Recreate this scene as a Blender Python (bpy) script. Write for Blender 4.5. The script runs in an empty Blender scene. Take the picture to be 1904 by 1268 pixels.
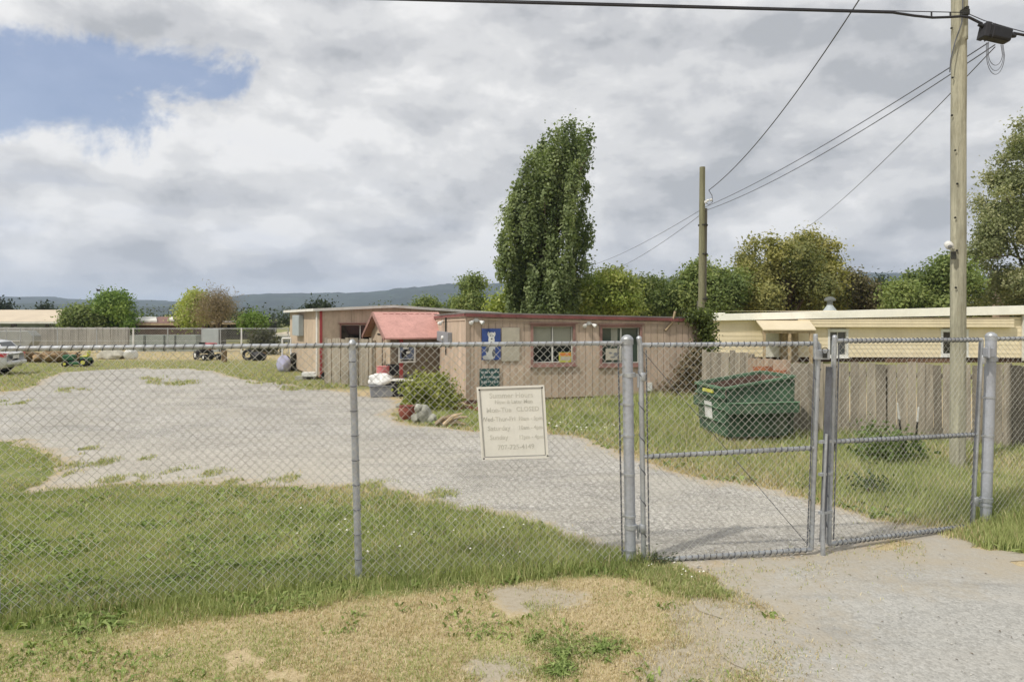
import bpy, math, random
import numpy as np
from mathutils import Vector, Matrix
random.seed(7)
RNG = np.random.default_rng(11)
R = math.radians
# ------------------------------------------------------------------ camera, world, sun, exposure
S = bpy.context.scene
COL = S.collection
F, HY, CX, H = 1240.0, 590.0, 952.0, 2.35      # focal (px of a 1904 wide frame), horizon row, centre column, eye height
cd = bpy.data.cameras.new("camera"); cam = bpy.data.objects.new("camera", cd); COL.objects.link(cam)
cam.location = (0, 0, H); cam.rotation_euler = (R(90), 0, 0)
cd.sensor_width = 36; cd.lens = 36 * F / 1904; cd.shift_y = (HY - 634) / 1904
cd.clip_start = 0.05; cd.clip_end = 20000
S.camera = cam
S.render.resolution_x, S.render.resolution_y = 1024, 681
S.view_settings.view_transform = 'Standard'; S.view_settings.look = 'None'
S.view_settings.exposure = 0.08; S.view_settings.gamma = 1
SUN_EL, SUN_AZ = R(50), math.atan2(-0.80, -0.60)     # azimuth measured from +Y towards +X
sd = Vector((math.sin(SUN_AZ) * math.cos(SUN_EL), math.cos(SUN_AZ) * math.cos(SUN_EL), math.sin(SUN_EL)))
sl = bpy.data.lights.new("sun", 'SUN'); sun = bpy.data.objects.new("sun", sl); COL.objects.link(sun)
sl.energy = 3.0; sl.angle = R(1.5); sl.color = (1.0, 0.94, 0.84)
sun.rotation_euler = (-sd).to_track_quat('-Z', 'Y').to_euler(); sun.location = (0, 0, 30)

class NT:
    """tiny helper round a node tree"""
    def __init__(s, t): s.t = t; t.nodes.clear()
    def n(s, typ, **kw):
        nd = s.t.nodes.new(typ)
        for k, v in kw.items():
            if k == 'i':
                for a, b in v.items():
                    sock = nd.inputs[a]
                    if isinstance(b, bpy.types.NodeSocket): s.t.links.new(b, sock)
                    else: sock.default_value = b
            else: setattr(nd, k, v)
        return nd
    def math(s, op, a, b=0.0, c=0.0, clamp=False): return s.n('ShaderNodeMath', operation=op, use_clamp=clamp, i={0: a, 1: b, 2: c}).outputs[0]
    def vm(s, op, a, b=(0, 0, 0), sc=None):
        i = {0: a, 1: b}
        if sc is not None: i['Scale'] = sc
        nd = s.n('ShaderNodeVectorMath', operation=op, i=i)
        return nd.outputs['Value'] if op in ('LENGTH', 'DOT_PRODUCT', 'DISTANCE') else nd.outputs[0]
    def noise(s, vec, scale, detail=4, rough=0.55, dist=0.0): return s.n('ShaderNodeTexNoise', i={'Vector': vec, 'Scale': scale, 'Detail': detail, 'Roughness': rough, 'Distortion': dist})
    def ramp(s, fac, stops, interp='LINEAR'):
        r = s.n('ShaderNodeValToRGB', i={'Fac': fac}); r.color_ramp.interpolation = interp
        e = r.color_ramp.elements
        while len(e) < len(stops): e.new(0.5)
        for el, (p, c) in zip(e, stops):
            el.position = p; el.color = (*(c if hasattr(c, '__len__') else (c, c, c)), 1)
        return r.outputs[0]
    def mix(s, f, a, b, mode='MIX'):
        nd = s.n('ShaderNodeMix', data_type='RGBA', blend_type=mode)
        for k, v in ((0, f), (6, a), (7, b)):
            if isinstance(v, bpy.types.NodeSocket): s.t.links.new(v, nd.inputs[k])
            elif k == 0: nd.inputs[0].default_value = v
            else: nd.inputs[k].default_value = (*v, 1) if hasattr(v, '__len__') else (v, v, v, 1)
        return nd.outputs[2]

W = bpy.data.worlds.new("World"); S.world = W; W.use_nodes = True
t = NT(W.node_tree)
sky = t.n('ShaderNodeTexSky', sky_type='NISHITA', sun_disc=False, sun_elevation=SUN_EL, sun_rotation=SUN_AZ, air_density=1.0, dust_density=1.6, ozone_density=1.5)
tc = t.n('ShaderNodeTexCoord').outputs['Generated']
sp = t.n('ShaderNodeSeparateXYZ', i={0: tc})
dz = t.math('MAXIMUM', sp.outputs[2], 0.0)
inv = t.math('DIVIDE', 1.0, t.math('ADD', dz, 0.13))
pl = t.vm('SCALE', t.n('ShaderNodeCombineXYZ', i={0: sp.outputs[0], 1: sp.outputs[1], 2: 0.0}).outputs[0], sc=inv)
pl = t.vm('ADD', pl, (3.15, 1.4, 0.6))
big = t.noise(pl, 0.62, 6, 0.5, 0.25).outputs[0]
med = t.noise(pl, 1.9, 7, 0.55, 0.3).outputs[0]
dn = t.noise(tc, 5.5, 7, 0.6, 0.35).outputs[0]
dn2 = t.noise(t.vm('MULTIPLY', tc, (1, 1, 2.2)), 3.2, 6, 0.5, 0.2).outputs[0]
# cloud body: density noise, shaded by the difference to the density a little higher up (lit tops, grey bases)
tw = t.vm('ADD', t.vm('MULTIPLY', tc, (1, 1, 1.9)), (0.37, 0.0, 0.12))
def dens(v): return t.math('ADD', t.math('MULTIPLY', t.noise(v, 3.1, 8, 0.52, 0.25).outputs[0], 0.62), t.math('MULTIPLY', t.noise(v, 8.5, 6, 0.55, 0.2).outputs[0], 0.38))
da, db = dens(tw), dens(t.vm('ADD', tw, (-0.035, 0, 0.085)))
rel = t.math('MULTIPLY', t.math('SUBTRACT', da, db), 1.5)
br = t.math('ADD', t.math('MULTIPLY', big, 0.55), t.math('ADD', t.math('MULTIPLY', dn, 0.30), t.math('MULTIPLY', dn2, 0.35)))
br = t.math('ADD', br, rel)
side = t.math('MULTIPLY', sp.outputs[0], -0.07)                       # thicker grey cloud to the right
high = t.math('MULTIPLY', t.math('SUBTRACT', dz, 0.15), 0.22)
br = t.math('ADD', br, t.math('ADD', side, high))
cloud = t.ramp(br, [(0.40, (0.445, 0.46, 0.485)), (0.53, (0.58, 0.588, 0.607)), (0.64, (0.70, 0.703, 0.71)), (0.78, (0.85, 0.845, 0.84))], 'EASE')
# blue openings: one large gap high on the left, thin ones low on the left
def gap(dirv, sx, sz, amp):
    d = t.vm('SUBTRACT', tc, dirv)
    d = t.vm('MULTIPLY', d, (sx, sx * 0.8, sz))
    r = t.vm('LENGTH', d)
    return t.math('MULTIPLY', t.math('SUBTRACT', 1.0, r), amp)
def dirv(px, py):
    v = Vector(((px - CX) / F, 1, (HY - py) / F)).normalized(); return tuple(v)
wob = t.math('MULTIPLY', t.math('SUBTRACT', t.noise(tc, 7.0, 7, 0.62, 0.3).outputs[0], 0.52), 3.4)
g = t.math('MAXIMUM', gap(dirv(30, 150), 5.6, 11.5, 0.95), gap(dirv(320, 135), 8.5, 21.0, 0.85))
g = t.math('MAXIMUM', g, gap(dirv(-330, 120), 3.0, 9.0, 1.0))
g = t.math('MAXIMUM', g, gap(dirv(90, 215), 6.5, 20.0, 0.5))
g = t.math('ADD', g, wob)
blue = t.ramp(g, [(0.0, 0.0), (0.5, 0.85)], 'EASE')
lowg = t.math('ADD', t.math('MULTIPLY', t.math('SUBTRACT', 0.2, dz), 3.0), t.math('MULTIPLY', sp.outputs[0], -0.7))
thin = t.math('MULTIPLY', t.math('SUBTRACT', t.noise(t.vm('MULTIPLY', tc, (1, 1, 5)), 4.0, 6, 0.55).outputs[0], 0.47), 5.0, clamp=True)
thin = t.math('MULTIPLY', t.math('MULTIPLY', thin, lowg, clamp=True), 0.33)
hz = t.math('POWER', t.math('SUBTRACT', 1.0, dz), 26.0)
cl = t.mix(t.math('MULTIPLY', hz, 0.5), cloud, (0.60, 0.625, 0.68))
skyc = t.vm('SCALE', sky.outputs[0], sc=0.105)
skyc = t.mix(0.42, skyc, (0.33, 0.43, 0.70))
c1 = t.mix(blue, cl, skyc)
c1 = t.mix(thin, c1, (0.42, 0.52, 0.74))
bg = t.n('ShaderNodeBackground', i={'Color': c1, 'Strength': 1.0})
t.n('ShaderNodeOutputWorld', i={'Surface': bg.outputs[0]})

# ------------------------------------------------------------------ pixel <-> world
def P(px, Y, py=None, z=None):
    """world point on column px at depth Y, at row py or height z"""
    return Vector(((px - CX) / F * Y, Y, z if z is not None else H - (py - HY) / F * Y))
def G(px, py):
    Y = F * H / (py - HY); return Vector(((px - CX) / F * Y, Y, 0))
def ZP(py, Y): return H - (py - HY) / F * Y

# ------------------------------------------------------------------ materials
MATS = {}
def mat(name, col, rough=0.8, var=0.12, vs=3.0, bump=0.0, bs=40.0, metal=0.0, dirt=None, stretch=(1, 1, 1), tint=True, spec=0.3, trans=0.0, streak=0.0):
    if name in MATS: return MATS[name]
    m = bpy.data.materials.new(name); m.use_nodes = True; MATS[name] = m
    t = NT(m.node_tree)
    co = t.n('ShaderNodeTexCoord').outputs['Object']
    co2 = t.vm('MULTIPLY', co, stretch)
    n1 = t.noise(co2, vs, 6, 0.6).outputs[0]
    n2 = t.noise(co2, vs * 9, 4, 0.6).outputs[0]
    f = t.math('ADD', t.math('MULTIPLY', n1, 0.65), t.math('MULTIPLY', n2, 0.35))
    lo = tuple(max(0, c * (1 - 2.2 * var)) for c in col); hi = tuple(min(1, c * (1 + 2.2 * var)) for c in col)
    c = t.ramp(f, [(0.3, lo), (0.7, hi)])
    if dirt:
        d = t.ramp(t.noise(co, vs * 0.55, 7, 0.65, 0.5).outputs[0], [(0.5, 0.0), (0.68, dirt[3] if len(dirt) > 3 else 0.7)])
        c = t.mix(d, c, dirt[:3])
    if streak:
        sn = t.noise(t.vm('MULTIPLY', co, (7, 7, 0.5)), 1.6, 5, 0.6).outputs[0]
        c = t.mix(t.ramp(sn, [(0.5, 0.0), (0.72, streak)]), c, tuple(x * 0.45 for x in col))
    if tint:
        a = t.n('ShaderNodeAttribute', attribute_name='tint')
        c = t.mix(1.0, c, a.outputs['Color'], 'MULTIPLY')
    i = {'Base Color': c, 'Roughness': rough, 'Metallic': metal, 'Specular IOR Level': spec}
    if bump:
        hgt = t.noise(co2, bs, 5, 0.6).outputs[0]
        i['Normal'] = t.n('ShaderNodeBump', i={'Height': hgt, 'Strength': min(1, bump), 'Distance': 0.02}).outputs[0]
    b = t.n('ShaderNodeBsdfPrincipled', i=i)
    out = b.outputs[0]
    if trans:
        tr = t.n('ShaderNodeBsdfTranslucent', i={'Color': t.mix(1.0, c, (1.15, 1.25, 0.6), 'MULTIPLY')})
        out = t.n('ShaderNodeMixShader', i={0: trans, 1: b.outputs[0], 2: tr.outputs[0]}).outputs[0]
    t.n('ShaderNodeOutputMaterial', i={'Surface': out})
    return m
def glassmat(name, col, rough=0.08):
    m = bpy.data.materials.new(name); m.use_nodes = True; t = NT(m.node_tree)
    b = t.n('ShaderNodeBsdfPrincipled', i={'Base Color': (*col, 1), 'Roughness': rough, 'Specular IOR Level': 0.6})
    t.n('ShaderNodeOutputMaterial', i={'Surface': b.outputs[0]}); MATS[name] = m; return m

M = dict(
    galv=mat('galvanized_steel', (0.42, 0.44, 0.46), 0.45, 0.16, 5, 0.15, 60, 0.55, dirt=(0.30, 0.29, 0.27, 0.5), tint=False),
    galvpost=mat('weathered_galvanized_post', (0.40, 0.42, 0.46), 0.5, 0.12, 4, 0.2, 50, 0.35, dirt=(0.30, 0.29, 0.28, 0.5), tint=False),
    wire=mat('galvanized_wire', (0.47, 0.465, 0.42), 0.6, 0.22, 4, 0, 1, 0.1, dirt=(0.22, 0.19, 0.14, 0.45), tint=False),
    wrap=mat('dark_tie_wire', (0.13, 0.135, 0.15), 0.6, 0.2, 6, 0, 1, 0.3, tint=False),
    pole=mat('treated_pole_wood', (0.40, 0.385, 0.29), 0.85, 0.22, 3, 0.8, 30, stretch=(6, 6, 0.35), dirt=(0.22, 0.20, 0.13, 0.5), tint=False),
    oldpole=mat('old_pole_wood', (0.165, 0.155, 0.125), 0.9, 0.2, 3, 0.5, 30, stretch=(6, 6, 0.35), tint=True),
    black=mat('black_rubber', (0.018, 0.018, 0.02), 0.5, 0.2, 5, tint=False),
    cable=mat('black_cable', (0.03, 0.03, 0.035), 0.6, 0.1, 5, tint=False),
    pink=mat('faded_pink_siding', (0.52, 0.405, 0.315), 0.85, 0.09, 1.6, 0.3, 50, stretch=(1, 1, 0.5), dirt=(0.40, 0.325, 0.225, 0.6), streak=0.32),
    pinktrim=mat('dusty_red_trim', (0.30, 0.175, 0.15), 0.8, 0.15, 2, 0.2, 40, dirt=(0.2, 0.13, 0.1, 0.4)),
    redtrim=mat('red_trim', (0.36, 0.07, 0.07), 0.7, 0.15, 2, 0.1, 40),
    tan=mat('tan_siding', (0.50, 0.40, 0.30), 0.85, 0.08, 1.4, 0.3, 50, stretch=(1, 1, 0.5), dirt=(0.31, 0.25, 0.18, 0.45), streak=0.3),
    pinkroof=mat('pink_roof_sheet', (0.52, 0.285, 0.25), 0.7, 0.09, 1.8, 0.3, 20, dirt=(0.36, 0.21, 0.17, 0.55), streak=0.3),
    rooftop=mat('roof_felt', (0.20, 0.19, 0.18), 0.9, 0.15, 2, 0.3, 30),
    whitetrim=mat('white_trim', (0.66, 0.65, 0.60), 0.6, 0.07, 3, dirt=(0.42, 0.38, 0.3, 0.4)),
    fascia=mat('dark_red_fascia', (0.20, 0.075, 0.07), 0.8, 0.2, 2, 0.2, 40),
    creamsid=mat('cream_siding', (0.77, 0.67, 0.48), 0.7, 0.05, 1.2, dirt=(0.62, 0.50, 0.32, 0.35), streak=0.1),
    creamroof=mat('cream_roof_coating', (0.90, 0.88, 0.79), 0.6, 0.05, 1.5, dirt=(0.72, 0.67, 0.54, 0.35)),
    wood=mat('weathered_board', (0.30, 0.265, 0.21), 0.9, 0.2, 2.4, 0.5, 40, stretch=(5, 5, 0.5), dirt=(0.17, 0.155, 0.12, 0.6), streak=0.4),
    greywood=mat('grey_board', (0.27, 0.26, 0.235), 0.9, 0.15, 1.5, 0.3, 30, stretch=(4, 4, 0.5), streak=0.3),
    green=mat('green_dumpster_paint', (0.055, 0.11, 0.062), 0.7, 0.28, 3.2, 0.3, 9, dirt=(0.125, 0.13, 0.09, 0.8), spec=0.4, streak=0.5),
    rust=mat('rusty_interior', (0.14, 0.09, 0.07), 0.9, 0.25, 3, 0.4, 30),
    bark=mat('tree_bark', (0.11, 0.085, 0.06), 0.95, 0.25, 6, 0.7, 20, stretch=(2, 2, 0.5)),
    leaf=mat('leaves', (1, 1, 1), 0.6, 0.08, 2, trans=0.35, spec=0.3),
    grassm=mat('grass_blades', (1, 1, 1), 0.7, 0.05, 2, trans=0.25, spec=0.15),
    white=mat('white_plastic', (0.72, 0.72, 0.70), 0.5, 0.06, 4, dirt=(0.5, 0.48, 0.42, 0.4)),
    carpaint=mat('white_car_paint', (0.62, 0.63, 0.64), 0.25, 0.02, 2, spec=0.6),
    tail=mat('red_lens', (0.42, 0.02, 0.03), 0.3, 0.1, 5, spec=0.6),
    greybin=mat('grey_plastic', (0.25, 0.26, 0.28), 0.6, 0.08, 4),
    stone=mat('grey_stone', (0.34, 0.34, 0.29), 0.9, 0.25, 5, 0.7, 25, dirt=(0.22, 0.22, 0.18, 0.6)),
    drift=mat('driftwood', (0.40, 0.31, 0.20), 0.9, 0.25, 5, 0.6, 30),
    terra=mat('red_brown_pot', (0.22, 0.065, 0.045), 0.7, 0.15, 5),
    brush=mat('dry_brush', (0.20, 0.14, 0.08), 0.95, 0.3, 3, 0.8, 12),
    signboard=mat('sign_board', (0.76, 0.75, 0.69), 0.55, 0.04, 3, dirt=(0.64, 0.61, 0.52, 0.4), tint=False),
    signedge=mat('sign_border', (0.78, 0.76, 0.70), 0.5, 0.04, 4, tint=False),
    signline=mat('faded_border_line', (0.36, 0.35, 0.33), 0.7, 0.1, 8, tint=False),
    faded=mat('faded_lettering', (0.59, 0.58, 0.52), 0.7, 0.12, 14, tint=False),
    blueposter=mat('blue_print', (0.045, 0.08, 0.25), 0.5, 0.1, 5),
    paper=mat('weathered_paper', (0.46, 0.42, 0.34), 0.8, 0.08, 4, dirt=(0.34, 0.31, 0.26, 0.5)),
    tealsign=mat('dark_teal_board', (0.03, 0.085, 0.08), 0.6, 0.15, 4),
    orange=mat('orange_print', (0.62, 0.22, 0.06), 0.6, 0.1, 5),
    yellow=mat('yellow_print', (0.55, 0.55, 0.10), 0.6, 0.1, 5),
    blind=mat('window_blind', (0.35, 0.345, 0.28), 0.8, 0.05, 3),
    tractor=mat('green_machine_paint', (0.03, 0.11, 0.05), 0.4, 0.1, 4),
    redp=mat('red_machine_paint', (0.38, 0.06, 0.06), 0.4, 0.1, 4),
    lav=mat('lavender_tarp', (0.38, 0.38, 0.52), 0.7, 0.12, 4, 0.5, 10),
    tarp=mat('pale_tarp', (0.42, 0.40, 0.34), 0.8, 0.15, 4, 0.6, 10),
    dark=mat('dark_clutter', (0.035, 0.035, 0.03), 0.8, 0.4, 6),
    farroof=mat('pale_tan_roof', (0.55, 0.47, 0.36), 0.8, 0.05, 0.6, dirt=(0.45, 0.38, 0.3, 0.3)),
    brownroof=mat('brown_roof', (0.20, 0.12, 0.10), 0.9, 0.15, 1),
    farwall=mat('grey_green_wall', (0.24, 0.27, 0.25), 0.9, 0.1, 1),
    metalshed=mat('pale_metal_sheet', (0.36, 0.40, 0.41), 0.5, 0.06, 2),
    orangewood=mat('orange_lumber', (0.33, 0.13, 0.065), 0.8, 0.15, 5),
    hill=mat('wooded_hillside', (0.03, 0.045, 0.035), 0.95, 0.4, 0.012, 0, 1, tint=False),
)
glassmat('dark_glass', (0.012, 0.014, 0.014)); glassmat('green_glass', (0.05, 0.075, 0.06)); glassmat('grey_glass', (0.06, 0.07, 0.08))

# ------------------------------------------------------------------ mesh helpers
ORI = {}
def world(o): return ORI.get(o.name, Vector((0, 0, 0))) if o else Vector((0, 0, 0))
def tag(o, label=None, cat=None, group=None, kind=None):
    if label: o['label'] = label
    if cat: o['category'] = cat
    if group: o['group'] = group
    if kind: o['kind'] = kind
    return o
def thing(name, loc, label, cat, group=None):
    o = bpy.data.objects.new(name, None); COL.objects.link(o); o.location = loc; o.empty_display_size = 0.1
    ORI[o.name] = Vector(loc); return tag(o, label, cat, group)
class MB:
    def __init__(s): s.v = []; s.f = []; s.t = []
    def face(s, idx, tint): s.f.append(tuple(idx)); s.t.append(tint)
    def hexa(s, c, tint=1.0):                       # 8 corners: 4 bottom ccw, 4 top ccw
        b = len(s.v); s.v += [tuple(x) for x in c]
        for q in ((3, 2, 1, 0), (4, 5, 6, 7), (0, 1, 5, 4), (1, 2, 6, 5), (2, 3, 7, 6), (3, 0, 4, 7)): s.face([b + k for k in q], tint)
        return s
    def box(s, c, u, v, w, tint=1.0):               # centre + half vectors
        c, u, v, w = map(Vector, (c, u, v, w))
        return s.hexa([c - u - v - w, c + u - v - w, c + u + v - w, c - u + v - w, c - u - v + w, c + u - v + w, c + u + v + w, c - u + v + w], tint)
    def bar(s, a, b, w, h, tint=1.0, up=(0, 0, 1)): # a board from a to b, w wide, h along up
        a, b, up = Vector(a), Vector(b), Vector(up); d = b - a
        side = d.cross(up).normalized() * w / 2; upn = side.cross(d).normalized() * h / 2
        return s.box((a + b) / 2, d / 2, side, upn, tint)
    def tube(s, pts, r, n=8, tint=1.0, cap=True):
        pts = [Vector(p) for p in pts]; rr = r if hasattr(r, '__len__') else [r] * len(pts)
        d = (pts[1] - pts[0]).normalized(); x = d.orthogonal().normalized(); rings = []
        for i, p in enumerate(pts):
            dd = (pts[min(i + 1, len(pts) - 1)] - pts[max(i - 1, 0)]).normalized()
            x = (x - dd * x.dot(dd)).normalized(); y = dd.cross(x)
            b = len(s.v)
            for k in range(n):
                a = 2 * math.pi * k / n; s.v.append(tuple(p + (x * math.cos(a) + y * math.sin(a)) * rr[i]))
            rings.append(b)
        for a, b in zip(rings, rings[1:]):
            for k in range(n): s.face((a + k, a + (k + 1) % n, b + (k + 1) % n, b + k), tint)
        if cap: s.face([rings[0] + k for k in range(n)][::-1], tint); s.face([rings[-1] + k for k in range(n)], tint)
        return s
    def lathe(s, c, prof, n=16, tint=1.0, axis=None):    # prof: (r, z)
        c = Vector(c); ax = Vector(axis or (0, 0, 1)).normalized(); x = ax.orthogonal().normalized(); y = ax.cross(x); rings = []
        for r_, z in prof:
            b = len(s.v)
            for k in range(n):
                a = 2 * math.pi * k / n; s.v.append(tuple(c + ax * z + (x * math.cos(a) + y * math.sin(a)) * r_))
            rings.append(b)
        for a, b in zip(rings, rings[1:]):
            for k in range(n): s.face((a + k, a + (k + 1) % n, b + (k + 1) % n, b + k), tint)
        s.face([rings[0] + k for k in range(n)][::-1], tint); s.face([rings[-1] + k for k in range(n)], tint)
        return s
    def blob(s, c, rad, n=12, m=8, amp=0.15, seed=0, tint=1.0, zmin=None):
        rg = random.Random(seed); c = Vector(c); ph = [rg.uniform(0, 6.28) for _ in range(6)]; b = len(s.v)
        for i in range(m + 1):
            th = math.pi * i / m
            for k in range(n):
                a = 2 * math.pi * k / n
                q = 1 + amp * (math.sin(3 * a + ph[0] + 2 * th) + 0.6 * math.sin(5 * a + ph[1] - 3 * th) + 0.5 * math.sin(4 * th + ph[2] + a)) * math.sin(th)
                z = c.z + rad[2] * math.cos(th) * q
                if zmin is not None: z = max(z, zmin)
                s.v.append((c.x + rad[0] * math.sin(th) * math.cos(a) * q, c.y + rad[1] * math.sin(th) * math.sin(a) * q, z))
        for i in range(m):
            for k in range(n):
                s.face((b + i * n + k, b + (i + 1) * n + k, b + (i + 1) * n + (k + 1) % n, b + i * n + (k + 1) % n), tint)
        return s
    def prism(s, poly, d, tint=1.0):                # poly: list of 3D points, extruded by vector d
        poly = [Vector(p) for p in poly]; d = Vector(d); b = len(s.v); n = len(poly)
        s.v += [tuple(p) for p in poly] + [tuple(p + d) for p in poly]
        s.face(list(range(b, b + n))[::-1], tint); s.face(range(b + n, b + 2 * n), tint)
        for k in range(n): s.face((b + k, b + (k + 1) % n, b + n + (k + 1) % n, b + n + k), tint)
        return s
def obj(name, mb, m, parent=None, smooth=False, bevel=0):
    me = bpy.data.meshes.new(name); o0 = world(parent)
    v = np.array(mb.v, dtype=np.float64)
    loc = Vector((0, 0, 0))
    if parent is None:
        mn, mx = v.min(0), v.max(0); loc = Vector(((mn[0] + mx[0]) / 2, (mn[1] + mx[1]) / 2, mn[2])); sub = loc
    else: sub = o0
    v = v - np.array(sub)
    me.from_pydata(v.tolist(), [], mb.f)
    ca = me.color_attributes.new('tint', 'FLOAT_COLOR', 'CORNER')
    ls = np.empty(len(me.polygons), dtype=np.int32); me.polygons.foreach_get('loop_total', ls)
    tt = np.array([(x if hasattr(x, '__len__') else (x, x, x)) for x in mb.t], dtype=np.float32)
    tt = np.concatenate([tt, np.ones((len(tt), 1), dtype=np.float32)], 1)
    ca.data.foreach_set('color', np.repeat(tt, ls, axis=0).ravel())
    me.materials.append(m if not isinstance(m, str) else M.get(m) or MATS[m])
    if smooth: me.polygons.foreach_set('use_smooth', [True] * len(me.polygons))
    me.update()
    o = bpy.data.objects.new(name, me); COL.objects.link(o)
    if parent is None: o.location = loc; ORI[o.name] = loc
    else: o.parent = parent; ORI[o.name] = o0
    if bevel:
        md = o.modifiers.new('bevel', 'BEVEL'); md.width = bevel; md.segments = 2; md.limit_method = 'ANGLE'
    if smooth and bevel == 0 and smooth != 'all':
        try:
            import bmesh
            bm = bmesh.new(); bm.from_mesh(me); bmesh.ops.recalc_face_normals(bm, faces=bm.faces)
            for e in bm.edges:
                if len(e.link_faces) == 2 and e.calc_face_angle(0) > R(40): e.smooth = False
            bm.to_mesh(me); bm.free()
        except Exception: pass
    return o
def arr(name, V, Fq, m, parent=None, col=None, smooth=False):
    """numpy mesh: V (N,3), Fq (M,k) all faces the same size, col (N,3) per vertex"""
    me = bpy.data.meshes.new(name); V = np.asarray(V, np.float64); Fq = np.asarray(Fq, np.int32)
    o0 = world(parent)
    if parent is None:
        mn, mx = V.min(0), V.max(0); o0 = Vector(((mn[0] + mx[0]) / 2, (mn[1] + mx[1]) / 2, mn[2]))
    V = V - np.array(o0)
    k = Fq.shape[1]; me.vertices.add(len(V)); me.vertices.foreach_set('co', V.astype(np.float32).ravel())
    me.loops.add(Fq.size); me.loops.foreach_set('vertex_index', Fq.ravel())
    me.polygons.add(len(Fq)); me.polygons.foreach_set('loop_start', np.arange(0, Fq.size, k, dtype=np.int32))
    me.polygons.foreach_set('loop_total', np.full(len(Fq), k, np.int32))
    ca = me.color_attributes.new('tint', 'FLOAT_COLOR', 'POINT')
    c = np.ones((len(V), 4), np.float32)
    if col is not None: c[:, :3] = col
    ca.data.foreach_set('color', c.ravel())
    me.materials.append(m if not isinstance(m, str) else M.get(m) or MATS[m])
    if smooth: me.polygons.foreach_set('use_smooth', np.ones(len(Fq), bool))
    me.update(calc_edges=True)
    o = bpy.data.objects.new(name, me); COL.objects.link(o)
    if parent is None: o.location = o0
    else: o.parent = parent
    ORI[o.name] = Vector(o0)
    return o
def seg_tubes(A, B, r, n=4):
    """independent prisms along many segments"""
    A = np.asarray(A, float); B = np.asarray(B, float); d = B - A; L = np.linalg.norm(d, axis=1, keepdims=True); d = d / np.maximum(L, 1e-9)
    ref = np.where(np.abs(d[:, 2:3]) > 0.9, np.array([[1.0, 0, 0]]), np.array([[0, 0, 1.0]]))
    x = np.cross(d, ref); x /= np.linalg.norm(x, axis=1, keepdims=True); y = np.cross(d, x)
    N = len(A); V = np.empty((N, 2 * n, 3))
    for k in range(n):
        a = 2 * math.pi * k / n; off = (x * math.cos(a) + y * math.sin(a)) * r
        V[:, k] = A + off - d * r * 0.3; V[:, n + k] = B + off + d * r * 0.3
    base = (np.arange(N) * 2 * n)[:, None]
    Fs = [np.concatenate([base + k, base + (k + 1) % n, base + n + (k + 1) % n, base + n + k], 1) for k in range(n)]
    return V.reshape(-1, 3), np.concatenate(Fs, 0)
def text_obj(name, body, size, origin, ux, uz, m, parent, align='CENTER', depth=0.0012, sx=1.0):
    """lettering as mesh; origin = anchor, ux = reading direction, uz = up"""
    cu = bpy.data.curves.new(name, 'FONT'); cu.body = body; cu.size = size; cu.align_x = align; cu.extrude = depth; cu.resolution_u = 3; cu.offset = size * 0.012
    tmp = bpy.data.objects.new('tmp', cu); COL.objects.link(tmp)
    dg = bpy.context.evaluated_depsgraph_get(); me = bpy.data.meshes.new_from_object(tmp.evaluated_get(dg))
    COL.objects.unlink(tmp); bpy.data.objects.remove(tmp); me.name = name
    ux = Vector(ux).normalized(); uz = Vector(uz).normalized(); un = ux.cross(uz)
    o0 = world(parent); origin = Vector(origin)
    for v in me.vertices:
        p = origin + ux * v.co.x * sx + uz * v.co.y + un * v.co.z - o0; v.co = p
    me.materials.clear(); me.materials.append(m)
    ca = me.color_attributes.new('tint', 'FLOAT_COLOR', 'POINT'); ca.data.foreach_set('color', np.ones(len(me.vertices) * 4, np.float32))
    o = bpy.data.objects.new(name, me); COL.objects.link(o); o.parent = parent; ORI[o.name] = o0
    return o

# ------------------------------------------------------------------ numpy noise and polygons
def vn(x, y, seed=0):
    xi = np.floor(x).astype(np.int64); yi = np.floor(y).astype(np.int64); xf = x - xi; yf = y - yi
    def h(a, b):
        k = (a * 374761393 + b * 668265263 + seed * 1442695) & 0xffffffff
        k = ((k ^ (k >> 13)) * 1274126177) & 0xffffffff
        return ((k ^ (k >> 16)) & 0xffff) / 65535.0
    u = xf * xf * (3 - 2 * xf); v = yf * yf * (3 - 2 * yf)
    return (h(xi, yi) * (1 - u) + h(xi + 1, yi) * u) * (1 - v) + (h(xi, yi + 1) * (1 - u) + h(xi + 1, yi + 1) * u) * v
def fbm(x, y, seed=0, o=4):
    s = 0; a = 0.5; n = 0
    for k in range(o): s = s + a * vn(x * 2 ** k, y * 2 ** k, seed + k * 17); n += a; a *= 0.5
    return s / n
def sdf(x, y, poly):
    """signed distance, positive inside"""
    x = np.asarray(x, float); y = np.asarray(y, float); ins = np.zeros(x.shape, bool); dm = np.full(x.shape, 1e9)
    n = len(poly)
    for i in range(n):
        x1, y1 = poly[i][:2]; x2, y2 = poly[(i + 1) % n][:2]
        if y1 != y2:
            c = ((y1 > y) != (y2 > y)) & (x < (x2 - x1) * (y - y1) / (y2 - y1) + x1); ins ^= c
        dx, dy = x2 - x1, y2 - y1; l2 = dx * dx + dy * dy + 1e-12
        tt = np.clip(((x - x1) * dx + (y - y1) * dy) / l2, 0, 1)
        dm = np.minimum(dm, np.hypot(x - x1 - tt * dx, y - y1 - tt * dy))
    return np.where(ins, dm, -dm)
def gp(pts): return [tuple(G(a, b)[:2]) for a, b in pts]

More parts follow.
